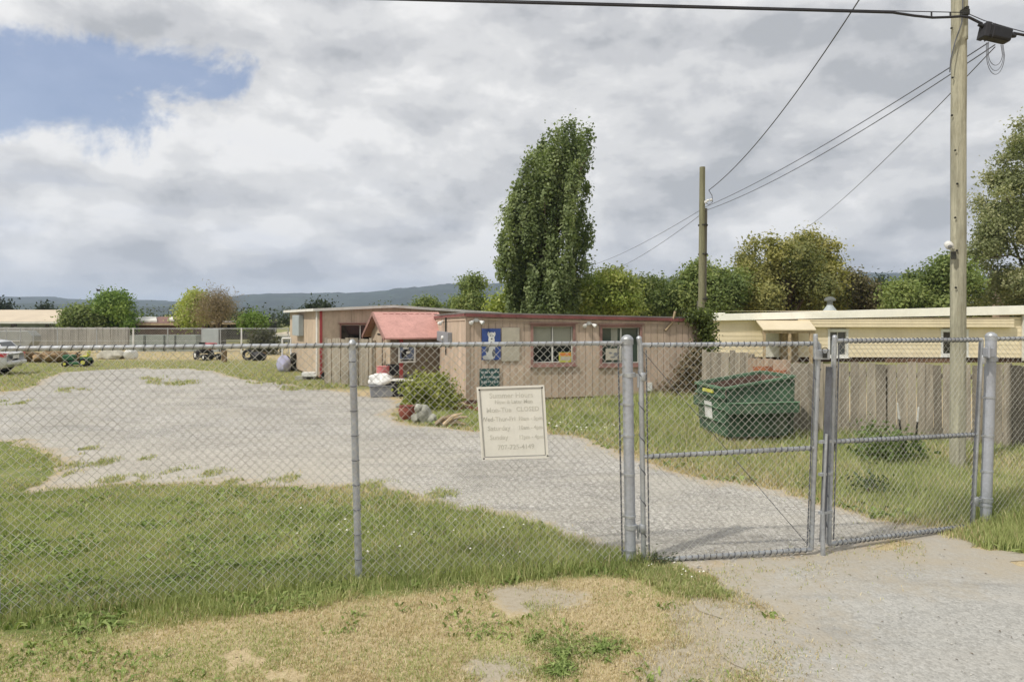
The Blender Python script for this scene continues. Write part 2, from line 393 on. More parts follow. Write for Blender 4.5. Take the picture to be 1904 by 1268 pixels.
LOT = gp([(-350, 935), (-60, 930), (60, 915), (150, 905), (260, 903), (380, 897), (500, 902), (640, 908), (760, 925), (900, 955), (1000, 985), (1100, 1015), (1165, 1042), (1215, 1056),
          (1275, 1070), (1480, 1045), (1640, 1020), (1745, 1003), (1735, 985), (1640, 968), (1560, 945), (1440, 908), (1330, 893), (1250, 872), (1170, 846), (1090, 815), (1010, 803), (940, 803), (850, 797), (760, 790),
          (735, 772), (745, 745), (700, 738), (660, 733), (600, 724), (520, 712), (430, 701), (400, 691), (350, 686), (250, 685), (180, 688), (110, 693), (60, 715), (0, 732), (-200, 760), (-800, 800)])
DRIVE = gp([(1275, 1070), (1310, 1092), (1360, 1125), (1400, 1180), (1390, 1268), (1330, 1500), (1200, 2400), (3600, 2400), (2600, 1100), (2200, 1060), (1904, 1035), (1800, 1020), (1745, 1003), (1640, 1020), (1480, 1045)])
GREEN = gp([(-700, 935), (-60, 930), (60, 915), (150, 905), (260, 903), (380, 897), (500, 902), (640, 908), (760, 925), (900, 955), (1000, 985), (1100, 1015), (1165, 1040), (1200, 1052),
            (1180, 1066), (1060, 1068), (900, 1078), (740, 1098), (500, 1128), (300, 1155), (150, 1168), (0, 1175), (-300, 1200), (-700, 1240)])
PATCH = gp([(-500, 800), (-60, 815), (40, 822), (100, 850), (110, 880), (70, 900), (40, 915), (-60, 930), (-500, 930)])
FRONT = gp([(-700, 1240), (-300, 1200), (0, 1175), (150, 1168), (300, 1155), (500, 1128), (740, 1098), (900, 1078), (1060, 1068), (1180, 1066), (1290, 1078), (1380, 1115), (1470, 1180), (1490, 1290), (1500, 1500), (-1000, 1500)])
MEADOW = gp([(860, 760), (900, 752), (1000, 749), (1160, 744), (1310, 736), (1330, 730), (1420, 745), (1500, 780), (1700, 810), (1904, 835), (2400, 900), (2700, 1000), (2200, 1050), (1904, 1030), (1800, 1012), (1745, 1000), (1735, 985), (1640, 968),
             (1560, 945), (1440, 908), (1330, 893), (1250, 872), (1170, 846), (1090, 815), (1010, 803), (940, 803), (850, 797), (745, 782), (735, 770), (790, 760)])
BACK = gp([(-900, 655), (0, 652), (200, 655), (560, 655), (600, 705), (640, 722), (600, 724), (520, 712), (430, 701), (400, 691), (350, 686), (250, 685), (180, 688), (110, 693), (60, 715), (0, 732), (-200, 760), (-900, 800)])
TUFT = gp([(1180, 1052), (1230, 1058), (1280, 1072), (1345, 1105), (1350, 1118), (1290, 1115), (1240, 1105), (1200, 1085)])
WEED = gp([(1000, 1195), (1060, 1185), (1110, 1190), (1160, 1205), (1140, 1222), (1070, 1228), (1040, 1245), (1020, 1228)])

# ------------------------------------------------------------------ ground
def axis(lo, hi, step, far, g=1.16):
    a = list(np.arange(lo, hi + 1e-6, step)); s = step; x = hi; up = []
    while x < far: s *= g; x += s; up.append(x)
    s = step; x = lo; dn = []
    while x > -far: s *= g; x -= s; dn.append(x)
    return np.array(dn[::-1] + a + up)
def gridmesh(xs, ys):
    X, Y = np.meshgrid(xs, ys); nx, ny = len(xs), len(ys)
    i = np.arange((ny - 1) * (nx - 1)); r, c = i // (nx - 1), i % (nx - 1); b = r * nx + c
    return X.ravel(), Y.ravel(), np.stack([b, b + 1, b + nx + 1, b + nx], 1)
xs, ys = axis(-9, 12, 0.12, 9000), axis(3.0, 22, 0.12, 9000)
X, Y, Fg = gridmesh(xs, ys)
nz = (fbm(X * 0.9, Y * 0.9, 3) - 0.5)
gm = np.clip(0.5 + (sdf(X, Y, GREEN) + nz * 0.8) * 3.0, 0, 1)
md = np.clip(0.5 + (sdf(X, Y, MEADOW) + nz * 0.8) * 2.0, 0, 1)
tf = np.clip(0.5 + np.maximum(np.maximum(sdf(X, Y, TUFT), sdf(X, Y, WEED)), sdf(X, Y, PATCH)) * 5 + nz * 1.2, 0, 1)
bk = np.clip(0.5 + (Y - 20 + nz * 6) * 0.2, 0, 1) * 0.62 * np.where((Y > 36) & (Y < 60), 0.5, 1.0)
grn = np.maximum.reduce([gm, md * 0.9, tf, bk])
bare = np.clip(0.5 + (np.maximum.reduce([sdf(X, Y, gp([(930, 1095), (1100, 1090), (1140, 1120), (1060, 1140), (960, 1130)])), sdf(X, Y, gp([(860, 1215), (1000, 1210), (1020, 1268), (900, 1290), (840, 1250)])), sdf(X, Y, gp([(1220, 1120), (1420, 1130), (1500, 1290), (1180, 1290), (1150, 1230), (1230, 1170)]))]) + nz * 0.7) * 3.5, 0, 1)
colr = np.stack([grn, bare, np.zeros_like(grn)], 1)
gmat = bpy.data.materials.new('soil_and_turf'); gmat.use_nodes = True; t = NT(gmat.node_tree)
co = t.n('ShaderNodeTexCoord').outputs['Object']; at = t.n('ShaderNodeAttribute', attribute_name='tint').outputs['Color']
se = t.n('ShaderNodeSeparateColor', i={0: at})
f1 = t.noise(co, 22, 8, 0.7).outputs[0]; f2 = t.noise(co, 1.7, 6, 0.6).outputs[0]; f3 = t.noise(co, 90, 4, 0.7).outputs[0]
dry = t.ramp(t.math('ADD', t.math('MULTIPLY', f1, 0.5), t.math('MULTIPLY', f3, 0.5)), [(0.33, (0.25, 0.19, 0.11)), (0.5, (0.46, 0.375, 0.23)), (0.66, (0.63, 0.53, 0.35))])
grc = t.ramp(t.math('ADD', t.math('MULTIPLY', f1, 0.6), t.math('MULTIPLY', f2, 0.4)), [(0.36, (0.09, 0.12, 0.035)), (0.52, (0.18, 0.21, 0.07)), (0.66, (0.36, 0.31, 0.15))])
brc = t.ramp(t.math('ADD', t.math('MULTIPLY', f1, 0.5), t.math('MULTIPLY', f3, 0.5)), [(0.35, (0.31, 0.27, 0.205)), (0.65, (0.45, 0.405, 0.325))])
m1 = t.math('ADD', se.outputs[0], t.math('MULTIPLY', t.math('SUBTRACT', f1, 0.5), 1.2), clamp=True)
c = t.mix(t.ramp(m1, [(0.3, 0.0), (0.7, 1.0)]), dry, grc)
m2 = t.math('ADD', se.outputs[1], t.math('MULTIPLY', t.math('SUBTRACT', f1, 0.5), 1.6), clamp=True)
c = t.mix(t.ramp(m2, [(0.35, 0.0), (0.75, 0.95)]), c, brc)
bp = t.n('ShaderNodeBump', i={'Height': t.math('ADD', f1, f3), 'Strength': 0.4, 'Distance': 0.012}).outputs[0]
b = t.n('ShaderNodeBsdfPrincipled', i={'Base Color': c, 'Roughness': 0.95, 'Specular IOR Level': 0.1, 'Normal': bp})
t.n('ShaderNodeOutputMaterial', i={'Surface': b.outputs[0]}); MATS['soil_and_turf'] = gmat
grd = arr('ground', np.stack([X, Y, np.zeros_like(X)], 1), Fg, gmat, None, colr); tag(grd, kind='structure')

def gravelmat(name, lo, mid, hi, edge, big=0.5, dustc=(0.44, 0.415, 0.36)):
    m = bpy.data.materials.new(name); m.use_nodes = True; t = NT(m.node_tree)
    co = t.n('ShaderNodeTexCoord').outputs['Object']; e_ = t.n('ShaderNodeSeparateColor', i={0: t.n('ShaderNodeAttribute', attribute_name='tint').outputs['Color']}); e = e_.outputs[0]
    v = t.n('ShaderNodeTexVoronoi', i={'Vector': co, 'Scale': 38.0}); vc = t.n('ShaderNodeSeparateColor', i={0: v.outputs['Color']}).outputs[0]
    v2 = t.n('ShaderNodeTexVoronoi', i={'Vector': co, 'Scale': 85.0}); vc2 = t.n('ShaderNodeSeparateColor', i={0: v2.outputs['Color']}).outputs[0]
    n1 = t.noise(co, 0.55, 7, 0.65, 0.4).outputs[0]; n2 = t.noise(co, 9, 6, 0.7).outputs[0]
    f = t.math('ADD', t.math('ADD', t.math('MULTIPLY', vc, 0.30), t.math('MULTIPLY', vc2, 0.30)), t.math('ADD', t.math('MULTIPLY', n1, big), t.math('MULTIPLY', n2, 0.35)))
    c = t.ramp(f, [(0.40, lo), (0.72, mid), (1.0, hi)])
    dust = t.ramp(t.noise(t.vm('MULTIPLY', co, (0.6, 1.5, 1)), 0.8, 6, 0.6, 0.6).outputs[0], [(0.42, 0.0), (0.68, 0.6)])
    c = t.mix(dust, c, dustc)
    # wheel-worn bands, darker damp patches
    wv = t.noise(t.vm('MULTIPLY', co, (0.35, 1.3, 1)), 0.9, 5, 0.6, 1.2).outputs[0]
    c = t.mix(t.ramp(wv, [(0.56, 0.0), (0.66, 0.38)]), c, (0.17, 0.168, 0.16)); c = t.mix(t.ramp(t.noise(co, 2.3, 8, 0.7).outputs[0], [(0.52, 0.0), (0.7, 0.35)]), c, (0.5, 0.48, 0.43))
    c = t.mix(t.math('MULTIPLY', e_.outputs[1], t.math('MULTIPLY', n2, 1.25), clamp=True), c, (0.47, 0.43, 0.36))
    ef = t.ramp(t.math('ADD', e, t.math('MULTIPLY', t.math('SUBTRACT', n2, 0.5), 1.1)), [(0.05, 1.0), (0.75, 0.0)])
    c = t.mix(ef, c, edge)
    hgt = t.math('ADD', t.math('SUBTRACT', 1.0, v.outputs['Distance']), t.math('MULTIPLY', t.math('SUBTRACT', 1.0, v2.outputs['Distance']), 0.5))
    bp = t.n('ShaderNodeBump', i={'Height': hgt, 'Strength': 0.42, 'Distance': 0.012}).outputs[0]
    b = t.n('ShaderNodeBsdfPrincipled', i={'Base Color': c, 'Roughness': 0.92, 'Specular IOR Level': 0.2, 'Normal': bp})
    t.n('ShaderNodeOutputMaterial', i={'Surface': b.outputs[0]}); MATS[name] = m; return m
GRAVEL = gravelmat('crushed_gravel', (0.165, 0.157, 0.142), (0.335, 0.322, 0.295), (0.62, 0.60, 0.56), (0.42, 0.35, 0.25))
DRIVEM = gravelmat('worn_drive_surface', (0.29, 0.285, 0.265), (0.40, 0.395, 0.37), (0.49, 0.48, 0.455), (0.385, 0.345, 0.275), 0.25, (0.42, 0.40, 0.36))
def clipped(name, poly, step, amp, z, m, ymax=40, xr=(-25, 14), yr=(0.8, 34), es=1.6, holes=None):
    xs = np.arange(xr[0], xr[1], step); ys = np.arange(yr[0], yr[1], step)
    X, Y, Fq = gridmesh(xs, ys)
    f = sdf(X, Y, poly)
    if holes: 
        for h in holes: f = np.minimum(f, -sdf(X, Y, h))
    ff = f + (fbm(X * 1.3, Y * 1.3, 5, 5) - 0.5) * amp + (vn(X * 5, Y * 5, 9) - 0.5) * amp * 0.4
    V = []; idx = {}; faces = []; col = []
    def add(key, x, y, e):
        if key not in idx: idx[key] = len(V); V.append((x, y, z)); col.append(e)
        return idx[key]
    keep = (ff[Fq] > 0).any(1)
    for q in Fq[keep]:
        out = []
        for a, b in zip(q, np.roll(q, -1)):
            fa, fb = ff[a], ff[b]
            if fa > 0: out.append(add(int(a), X[a], Y[a], fa))
            if (fa > 0) != (fb > 0):
                k = fa / (fa - fb); key = (min(a, b), max(a, b)); out.append(add(key, X[a] + (X[b] - X[a]) * k, Y[a] + (Y[b] - Y[a]) * k, 0.0))
        if len(out) >= 3: faces.append(out)
    V = np.array(V); col = np.clip(np.array(col) * es, 0, 1)
    me = bpy.data.meshes.new(name); me.from_pydata(V.tolist(), [], faces)
    ca = me.color_attributes.new('tint', 'FLOAT_COLOR', 'POINT'); cc = np.ones((len(V), 4), np.float32); cc[:, :3] = col[:, None]; cc[:, 1] = np.clip((-V[:, 0] - 0.6 + 1.6 * (fbm(V[:, 0], V[:, 1], 7) - 0.5)) / 2.5, 0, 1) * np.clip((13.5 - V[:, 1]) / 4, 0, 1); ca.data.foreach_set('color', cc.ravel())
    me.materials.append(m); o = bpy.data.objects.new(name, me); COL.objects.link(o); tag(o, kind='structure'); return o
clipped('gravel_lot', LOT, 0.2, 0.7, 0.004, GRAVEL, holes=[PATCH], es=2.2)
clipped('driveway', DRIVE, 0.1, 1.3, 0.0052, DRIVEM, xr=(0.6, 14), yr=(0.8, 8), es=0.75)

# hills (two ridges, real distance)
def ridge(name, Yd, depth, pts, seed, bumps=1.0):
    n = 900; pxs = np.linspace(pts[0][0], pts[-1][0], n); pys = np.interp(pxs, [p[0] for p in pts], [p[1] for p in pts])
    xx = (pxs - CX) / F * Yd; top = H - (pys - HY) / F * Yd + ((fbm(pxs * 0.02, pxs * 0 + seed, seed, 3) - 0.5) * 9 + (fbm(pxs * 0.25, pxs * 0 + seed, seed, 4) - 0.5) * 8) * bumps
    V = []; K = 9
    for k in range(K):
        f = k / (K - 1); prof = math.sin(f * math.pi / 2) ** 1.2
        V.append(np.stack([xx + (fbm(xx * 0.01, xx * 0 + k * 1.3, seed) - 0.5) * 60 * f * 0, np.full(n, Yd - depth * (1 - f)), -1 + (top + 1) * prof * (1 + (fbm(xx * 0.006, xx * 0 + k, seed + 4) - 0.5) * 0.5 * (1 - f))], 1))
    V.append(np.stack([xx, np.full(n, Yd + depth * 0.3), top * 0.2], 1)); K += 1
    V = np.concatenate(V); i = np.arange((K - 1) * (n - 1)); r, c = i // (n - 1), i % (n - 1); b = r * n + c
    o = arr(name, V, np.stack([b, b + 1, b + n + 1, b + n], 1), 'hill', None, None, True); tag(o, kind='structure'); return o
ridge('hills', 2600, 900, [(-900, 545), (0, 551), (110, 553), (150, 557), (250, 558), (420, 564), (455, 562), (490, 549), (560, 547), (700, 545), (770, 537), (830, 530), (940, 528), (1200, 520), (1500, 514), (1620, 510), (1660, 511), (1904, 518), (2800, 530)], 3)
ridge('foothills', 1500, 500, [(-900, 574), (0, 568), (130, 566), (300, 571), (500, 577), (620, 572), (760, 568), (860, 560), (940, 556), (1200, 552), (1600, 540), (2800, 552)], 8, 0.7)

# ------------------------------------------------------------------ foliage
def leafcloud(name, lobes, N, size, cols, parent, m='leaf', gap=0.42, gs=1.3, stretch=1.0, droop=0.0, shell=0.4, seed=1, ground=0.0, per=26, clump=2.6, cz=0.85):
    """lobes: (centre, radii[, colour weight]); leaves scattered through the lobes' volume, cols: list of rgb"""
    rg = np.random.default_rng(seed); C = np.array([l[0] for l in lobes], float); Rd = np.array([l[1] for l in lobes], float)
    lw = np.array([l[2] if len(l) > 2 else 0.5 for l in lobes])
    w = (Rd[:, 0] * Rd[:, 2] + Rd[:, 0] * Rd[:, 1]); w = w / w.sum()
    nc = max(8, int(N / per)); kc = rg.choice(len(lobes), int(nc * 1.6), p=w); d = rg.normal(size=(len(kc), 3)); d /= np.linalg.norm(d, axis=1, keepdims=True)
    r = shell + (1.02 - shell) * rg.random(len(kc)) ** 0.7; Pc = C[kc] + d * r[:, None] * Rd[kc]
    s = gs / max(1e-6, Rd[:, 0].mean())
    nn = vn(Pc[:, 0] * s * 1.7 + Pc[:, 1] * s * 0.9, Pc[:, 2] * s * 1.7 + Pc[:, 1] * s * 0.7, seed + 5) * 0.6 + vn(Pc[:, 0] * s * 4 - Pc[:, 1] * s * 2, Pc[:, 2] * s * 4, seed + 9) * 0.4
    ok = (nn > gap * rg.random(len(kc)) * 1.1) & (nn > gap * 0.55); Pc, kc, d, nn = Pc[ok][:nc], kc[ok][:nc], d[ok][:nc], nn[ok][:nc]
    ct = rg.normal(size=len(Pc)) * 0.16; cr = clump * size * (0.6 + 0.8 * rg.random(len(Pc)))
    q = rg.integers(0, len(Pc), N); Pn = Pc[q] + rg.normal(size=(N, 3)) * cr[q][:, None] * np.array([1, 1, cz]) * 0.6
    ok = Pn[:, 2] > ground; Pn, q = Pn[ok], q[ok]; k, d, nn = kc[q], d[q], nn[q] + ct[q]; n = len(Pn)
    # orientation: mostly facing outward / upward with scatter
    cn = rg.normal(size=(len(Pc), 3)) * 0.55; nr = d * 1.0 + cn[q] + rg.normal(size=(n, 3)) * 0.42 + np.array([0, -0.1, 0.45]); nr /= np.linalg.norm(nr, axis=1, keepdims=True)
    u = np.cross(nr, rg.normal(size=(n, 3))); u /= np.linalg.norm(u, axis=1, keepdims=True); v = np.cross(nr, u)
    sz = size * (0.55 + 0.9 * rg.random(n))[:, None]
    V = np.stack([Pn - u * sz * 0.5, Pn - v * sz * 0.30 * stretch, Pn + u * sz * 0.5, Pn + v * sz * 0.30 * stretch], 1).reshape(-1, 3)
    cols = np.array(cols, float); ci = np.clip(lw[k] + (nn - 0.5) * 0.9 + rg.normal(size=n) * 0.10, 0, 0.999) * (len(cols) - 1)
    a = np.floor(ci).astype(int); fr = (ci - a)[:, None]; c = cols[a] * (1 - fr) + cols[np.minimum(a + 1, len(cols) - 1)] * fr
    c = c * (0.9 + 0.2 * rg.random(n))[:, None]
    b = (np.arange(n) * 4)[:, None]
    return arr(name, V, b + np.array([[0, 1, 2, 3]]), m, parent, np.repeat(c, 4, 0))
GR_POP = [(0.10, 0.14, 0.055), (0.19, 0.245, 0.10), (0.33, 0.39, 0.19)]
GR_MID = [(0.10, 0.145, 0.045), (0.20, 0.26, 0.08), (0.33, 0.37, 0.13)]
GR_OLV = [(0.14, 0.165, 0.06), (0.28, 0.28, 0.10), (0.43, 0.40, 0.14)]
GR_YEL = [(0.18, 0.24, 0.06), (0.33, 0.40, 0.10), (0.48, 0.50, 0.17)]
GR_BRT = [(0.09, 0.16, 0.03), (0.18, 0.28, 0.055), (0.29, 0.38, 0.09)]
BR_DRY = [(0.16, 0.125, 0.08), (0.27, 0.21, 0.135), (0.36, 0.29, 0.19)]
def lobes_px(Yd, L, dy=None, wt=0.5):
    out = []
    for l in L:
        px, py, rx, ry = l[:4]; k = Yd / F; off = l[4] if len(l) > 4 else 0.0
        out.append((P(px, Yd + off, py=py), (rx * k, (rx if dy is None else dy) * k, ry * k), l[5] if len(l) > 5 else wt))
    return out
def spread(poly_px, n, r0, r1, Yd, dz, seed, zr=1.0):
    """fill a silhouette polygon (pixels) with n lobes scattered also in depth"""
    rg = random.Random(seed); out = []; xs_ = [p[0] for p in poly_px]; ys_ = [p[1] for p in poly_px]; tr = 0
    while len(out) < n and tr < 20000:
        tr += 1; x = rg.uniform(min(xs_), max(xs_)); y = rg.uniform(min(ys_), max(ys_)); r = rg.uniform(r0, r1)
        s = float(sdf(np.array([x]), np.array([y]), poly_px)[0])
        if s < r * 0.8: 
            if s < r0 * 0.75: continue
            r = s
        out.append((x, y, r, r * zr, rg.uniform(-dz, dz), rg.uniform(0.2, 0.8)))
    return out
def tree(name, label, Yd, px, L, N, size, cols, trunk_r=0.2, group=None, cat='tree', limbs=7, seed=1, **kw):
    base = P(px, Yd, z=0); r = thing(name, base, label, cat, group); lb = lobes_px(Yd, L)
    mb = MB(); cen = sum((l[0] for l in lb), Vector()) / len(lb); rg = random.Random(seed)
    top = base + Vector((cen.x - base.x, cen.y - base.y, 0)) * 0.6; top.z = cen.z
    mb.tube([base, base.lerp(top, 0.35) + Vector((0.05, 0.03, 0)), base.lerp(top, 0.7), top], [trunk_r, trunk_r * 0.8, trunk_r * 0.55, trunk_r * 0.25], 8)
    for q in rg.sample(lb, min(limbs, len(lb))):
        s_ = base.lerp(top, rg.uniform(0.25, 0.8)); e = q[0]; m_ = s_.lerp(e, 0.5) + Vector((0, 0, 0.12 * (e - s_).length))
        mb.tube([s_, m_, e], [trunk_r * 0.4, trunk_r * 0.22, trunk_r * 0.06], 5)
    obj('trunk', mb, 'bark', r, True)
    leafcloud('crown', lb, N, size, cols, r, seed=seed, **kw); return r

# poplar: tall wind-bent flame of many upright lobes
pop = []
rg = random.Random(4)
POPSIL = [(940, 585), (948, 545), (927, 500), (925, 478), (935, 460), (930, 425), (938, 385), (955, 370), (962, 330), (978, 300), (985, 280), (1005, 268), (1025, 240), (1050, 224), (1072, 224), (1085, 232), (1102, 242), (1100, 262), (1092, 300),
          (1086, 322), (1078, 330), (1090, 345), (1092, 375), (1086, 400), (1098, 440), (1100, 455), (1084, 470), (1096, 500), (1082, 515), (1075, 545), (1070, 590)]
def plume(x, y, ln, r0, lean=0.10, dd=0.0):
    """an upright, slightly bent spray: tip at (x, y), running down ln rows"""
    n_ = max(3, int(ln / 13)); w_ = rg.uniform(0.15, 0.85); dd = dd or rg.uniform(-55, 55) / 31
    for k_ in range(n_ + 1):
        f_ = k_ / n_; rr_ = r0 * (0.30 + 0.85 * math.sin(math.pi * min(1, 0.12 + 0.75 * f_)))
        pop.append((x - lean * ln * f_ * (1.4 - f_) + rg.uniform(-2, 2), y + ln * f_ + 4, rr_, rr_ * 1.5, dd + rg.uniform(-0.2, 0.2), w_))
TIPS = [(930, 478, 90), (938, 455, 70), (931, 412, 120), (944, 378, 120), (956, 352, 110), (966, 330, 150), (983, 293, 150), (996, 276, 150), (1010, 262, 150), (1022, 250, 120), (1038, 234, 120), (1052, 225, 120), (1066, 226, 120), (1082, 230, 110), (1098, 240, 70),
        (1102, 250, 60), (1090, 285, 60), (1092, 352, 110), (1096, 395, 110), (1099, 435, 90), (1098, 470, 60), (1092, 505, 60), (1080, 520, 60)]
for x_, y_, l_ in TIPS: plume(x_, y_, l_, rg.uniform(9, 12.5), 0.10 if x_ < 1085 else 0.22)
for i in range(100):
    for _ in range(400):
        x_ = rg.uniform(930, 1095); y_ = rg.uniform(245, 540); s_ = float(sdf(np.array([x_]), np.array([y_]), POPSIL)[0])
        if s_ > (26 if i > 60 else 9): break
    plume(x_, y_, min(rg.uniform(60, 120), 592 - y_), rg.uniform(8, 12), rg.uniform(0.02, 0.18))
_p = []
for l in pop:
    s_ = float(sdf(np.array([l[0]]), np.array([min(l[1], 584.0)]), POPSIL)[0])
    if s_ > -3: r_ = min(l[2], max(6.0, s_ + 7)); _p.append((l[0], l[1], r_, l[3] * r_ / l[2], l[4], l[5]))
pop = _p
tree('poplar_tree', 'tall dark green poplar with a wind-bent top rising behind the pink building', 40, 1015, pop, 95000, 0.17, GR_POP, 0.35, limbs=40, gap=0.52, gs=0.5, stretch=1.2, shell=0.2, seed=3, clump=1.15, cz=2.2)

SIL = lambda *a: list(a)
tree('broad_tree', 'broad olive tree with thin twiggy crown right of the far wooden pole', 46, 1460,
     spread([(1365, 590), (1368, 470), (1380, 448), (1410, 436), (1450, 425), (1500, 425), (1535, 440), (1555, 470), (1562, 500), (1572, 540), (1570, 590)], 46, 13, 30, 46, 2.5, 5) +
     [(1540, 470, 20, 24, 0, 0.9), (1550, 520, 18, 30, -1, 0.9)], 52000, 0.20, GR_OLV, 0.35, limbs=18, gap=0.50, gs=0.8, seed=6)
tree('leafy_tree', 'rounded dark green tree between the far wooden pole and the olive tree', 44, 1335,
     spread([(1250, 590), (1265, 520), (1285, 495), (1320, 480), (1360, 478), (1385, 500), (1400, 590)], 26, 13, 26, 44, 2, 8), 28000, 0.20, GR_MID, 0.3, seed=8, gap=0.48)
tree('brown_tree', 'small brownish half-bare tree right of the broad olive tree', 50, 1600,
     spread([(1560, 585), (1565, 515), (1585, 490), (1600, 500), (1618, 520), (1650, 545), (1655, 585)], 16, 9, 18, 50, 2, 9), 13000, 0.18, [(0.10, 0.09, 0.05), (0.19, 0.16, 0.09), (0.24, 0.24, 0.10)], 0.2, seed=9, gap=0.55)
tree('hedge_tree', 'bright yellow-green bushy tree immediately right of the poplar', 42, 1130,
     spread([(1070, 590), (1075, 530), (1090, 512), (1130, 503), (1165, 508), (1185, 530), (1190, 590)], 22, 11, 22, 42, 2, 11), 22000, 0.19, GR_YEL, 0.25, seed=11, gap=0.45)
tree('hedge_tree', 'muted green bushy tree midway between the poplar and the far wooden pole', 45, 1215,
     spread([(1170, 590), (1172, 530), (1190, 517), (1240, 518), (1275, 530), (1290, 590)], 22, 11, 22, 45, 2, 12), 22000, 0.19, GR_MID, 0.25, seed=12, gap=0.45)
tree('distant_tree', 'dark rounded tree seen far off in the gap beside the utility pole', 120, 1637, [(1637, 528, 9, 11), (1632, 540, 10, 12), (1645, 540, 8, 12)], 1500, 0.5, [(0.03, 0.05, 0.03), (0.05, 0.07, 0.04)], 0.3, seed=13)
tree('bushy_tree', 'dark green bushy tree just left of the tall utility pole', 42, 1720,
     spread([(1645, 580), (1650, 535), (1680, 515), (1720, 500), (1760, 478), (1800, 470), (1830, 580)], 30, 12, 26, 42, 2, 14), 32000, 0.19, GR_MID, 0.3, seed=14, gap=0.46)
tree('large_tree', 'large pale olive tree with arching sprays at the right edge of the photo', 44, 1930,
     spread([(1800, 575), (1805, 500), (1800, 430), (1805, 390), (1825, 350), (1850, 310), (1870, 280), (1900, 232), (1980, 190), (2080, 260), (2080, 575)], 130, 10, 26, 44, 2.5, 15) +
     [(1895, 232, 10, 12, 0, 0.7), (1890, 262, 12, 14, 0, 0.8), (1862, 298, 12, 12, 0, 0.8), (1838, 332, 12, 12, 0, 0.7), (1818, 375, 12, 14, 0, 0.7)], 110000, 0.18, [(0.15, 0.17, 0.075), (0.27, 0.30, 0.145), (0.44, 0.43, 0.24)], 0.3, limbs=34, gap=0.42, gs=0.7, seed=16)
tree('shade_tree', 'small feathery green tree left of the poplar behind the flat roofs', 60, 870,
     spread([(835, 590), (838, 535), (855, 515), (880, 505), (900, 515), (908, 550), (905, 590)], 16, 9, 17, 60, 2, 17), 13000, 0.21, GR_MID, 0.25, seed=17, gap=0.5)
tree('low_tree', 'low pale yellow-green bush peeking out at the foot of the poplar on its left', 48, 938, [(935, 570, 14, 16), (945, 560, 12, 14), (925, 578, 12, 12)], 2500, 0.25, GR_YEL, 0.12, seed=18)
tree('low_tree', 'low dark green treetop behind the roof of the pink roofed entry', 70, 793, [(793, 565, 14, 10), (780, 570, 9, 8), (806, 570, 9, 8)], 4000, 0.22, GR_MID, 0.15, seed=19)
tree('round_tree', 'bright green rounded tree behind the far grey fence at left', 66, 208,
     spread([(165, 610), (172, 575), (190, 550), (215, 544), (235, 552), (240, 575), (250, 590), (250, 610)], 20, 9, 18, 66, 2, 20), 15000, 0.24, GR_BRT, 0.3, seed=20, gap=0.45)
tree('round_tree', 'lower green tree beside the pale tan roof at left', 64, 150, [(140, 590, 18, 16), (160, 588, 18, 17), (125, 598, 10, 10), (172, 598, 12, 10)], 8500, 0.24, GR_MID, 0.25, seed=21)
tree('lime_tree', 'lime green tree at left behind the brown leafless tree', 64, 358, spread([(330, 610), (336, 570), (348, 545), (365, 538), (385, 545), (385, 610)], 14, 9, 15, 64, 2, 22), 10000, 0.24, GR_YEL[1:] + [(0.32, 0.38, 0.08)], 0.25, seed=22)
r_ = tree('bare_tree', 'brown leafless tree with fine twigs behind the far kennels', 58, 405, spread([(350, 605), (358, 565), (385, 545), (405, 533), (420, 540), (436, 565), (440, 600)], 22, 8, 15, 58, 2, 23), 7000, 0.30, BR_DRY, 0.2, limbs=20, seed=23, stretch=0.22, gap=0.3)
tree('round_tree', 'small round green tree right of the brown leafless tree', 64, 468, [(468, 597, 17, 12), (480, 599, 11, 10), (455, 600, 9, 8)], 5500, 0.22, GR_BRT, 0.15, seed=24)
tree('conifer_tree', 'tiny dark conifer over the pale tan roof at far left', 110, 8, [(8, 569, 3, 5), (8, 574, 6, 5), (8, 581, 8, 6)], 900, 0.4, [(0.02, 0.035, 0.025), (0.04, 0.06, 0.04)], 0.2, seed=25)
tree('distant_tree', 'tiny dark treetop over the middle of the pale tan roof', 110, 85, [(85, 575, 8, 6), (80, 580, 8, 6)], 900, 0.4, [(0.03, 0.05, 0.03), (0.05, 0.07, 0.04)], 0.2, seed=26)
tree('distant_tree', 'dark treetop showing over the tan building left of the roof peak', 90, 590, [(590, 572, 14, 5), (602, 574, 12, 6), (578, 578, 12, 6)], 1500, 0.4, [(0.03, 0.05, 0.03), (0.06, 0.08, 0.04)], 0.2, seed=27)
# far woods that read as one mass
fw = []
rg = random.Random(30)
for px in range(-500, 2500, 16):
    if 640 < px < 700: continue
    top = 584 if px < 480 else (588 if px < 640 else 574)
    fw.append((px + rg.uniform(-6, 6), top + rg.uniform(4, 14), rg.uniform(14, 26), rg.uniform(9, 17), rg.uniform(-18, 18), rg.random()))
o = leafcloud('far_woods', lobes_px(150, fw), 40000, 0.6, [(0.04, 0.05, 0.025), (0.06, 0.085, 0.035), (0.11, 0.13, 0.05)], None, seed=31, gap=0.25); tag(o, kind='stuff')
hb = []
for px in range(1075, 2200, 17):
    hb.append((px + rg.uniform(-6, 6), 563 + rg.uniform(-22, 25), rg.uniform(18, 30), rg.uniform(14, 26), rg.uniform(-3, 3), rg.random()))
o = leafcloud('thicket', lobes_px(52, hb), 48000, 0.23, GR_OLV[:2] + [(0.15, 0.17, 0.06)], None, seed=33, gap=0.36); tag(o, kind='stuff')

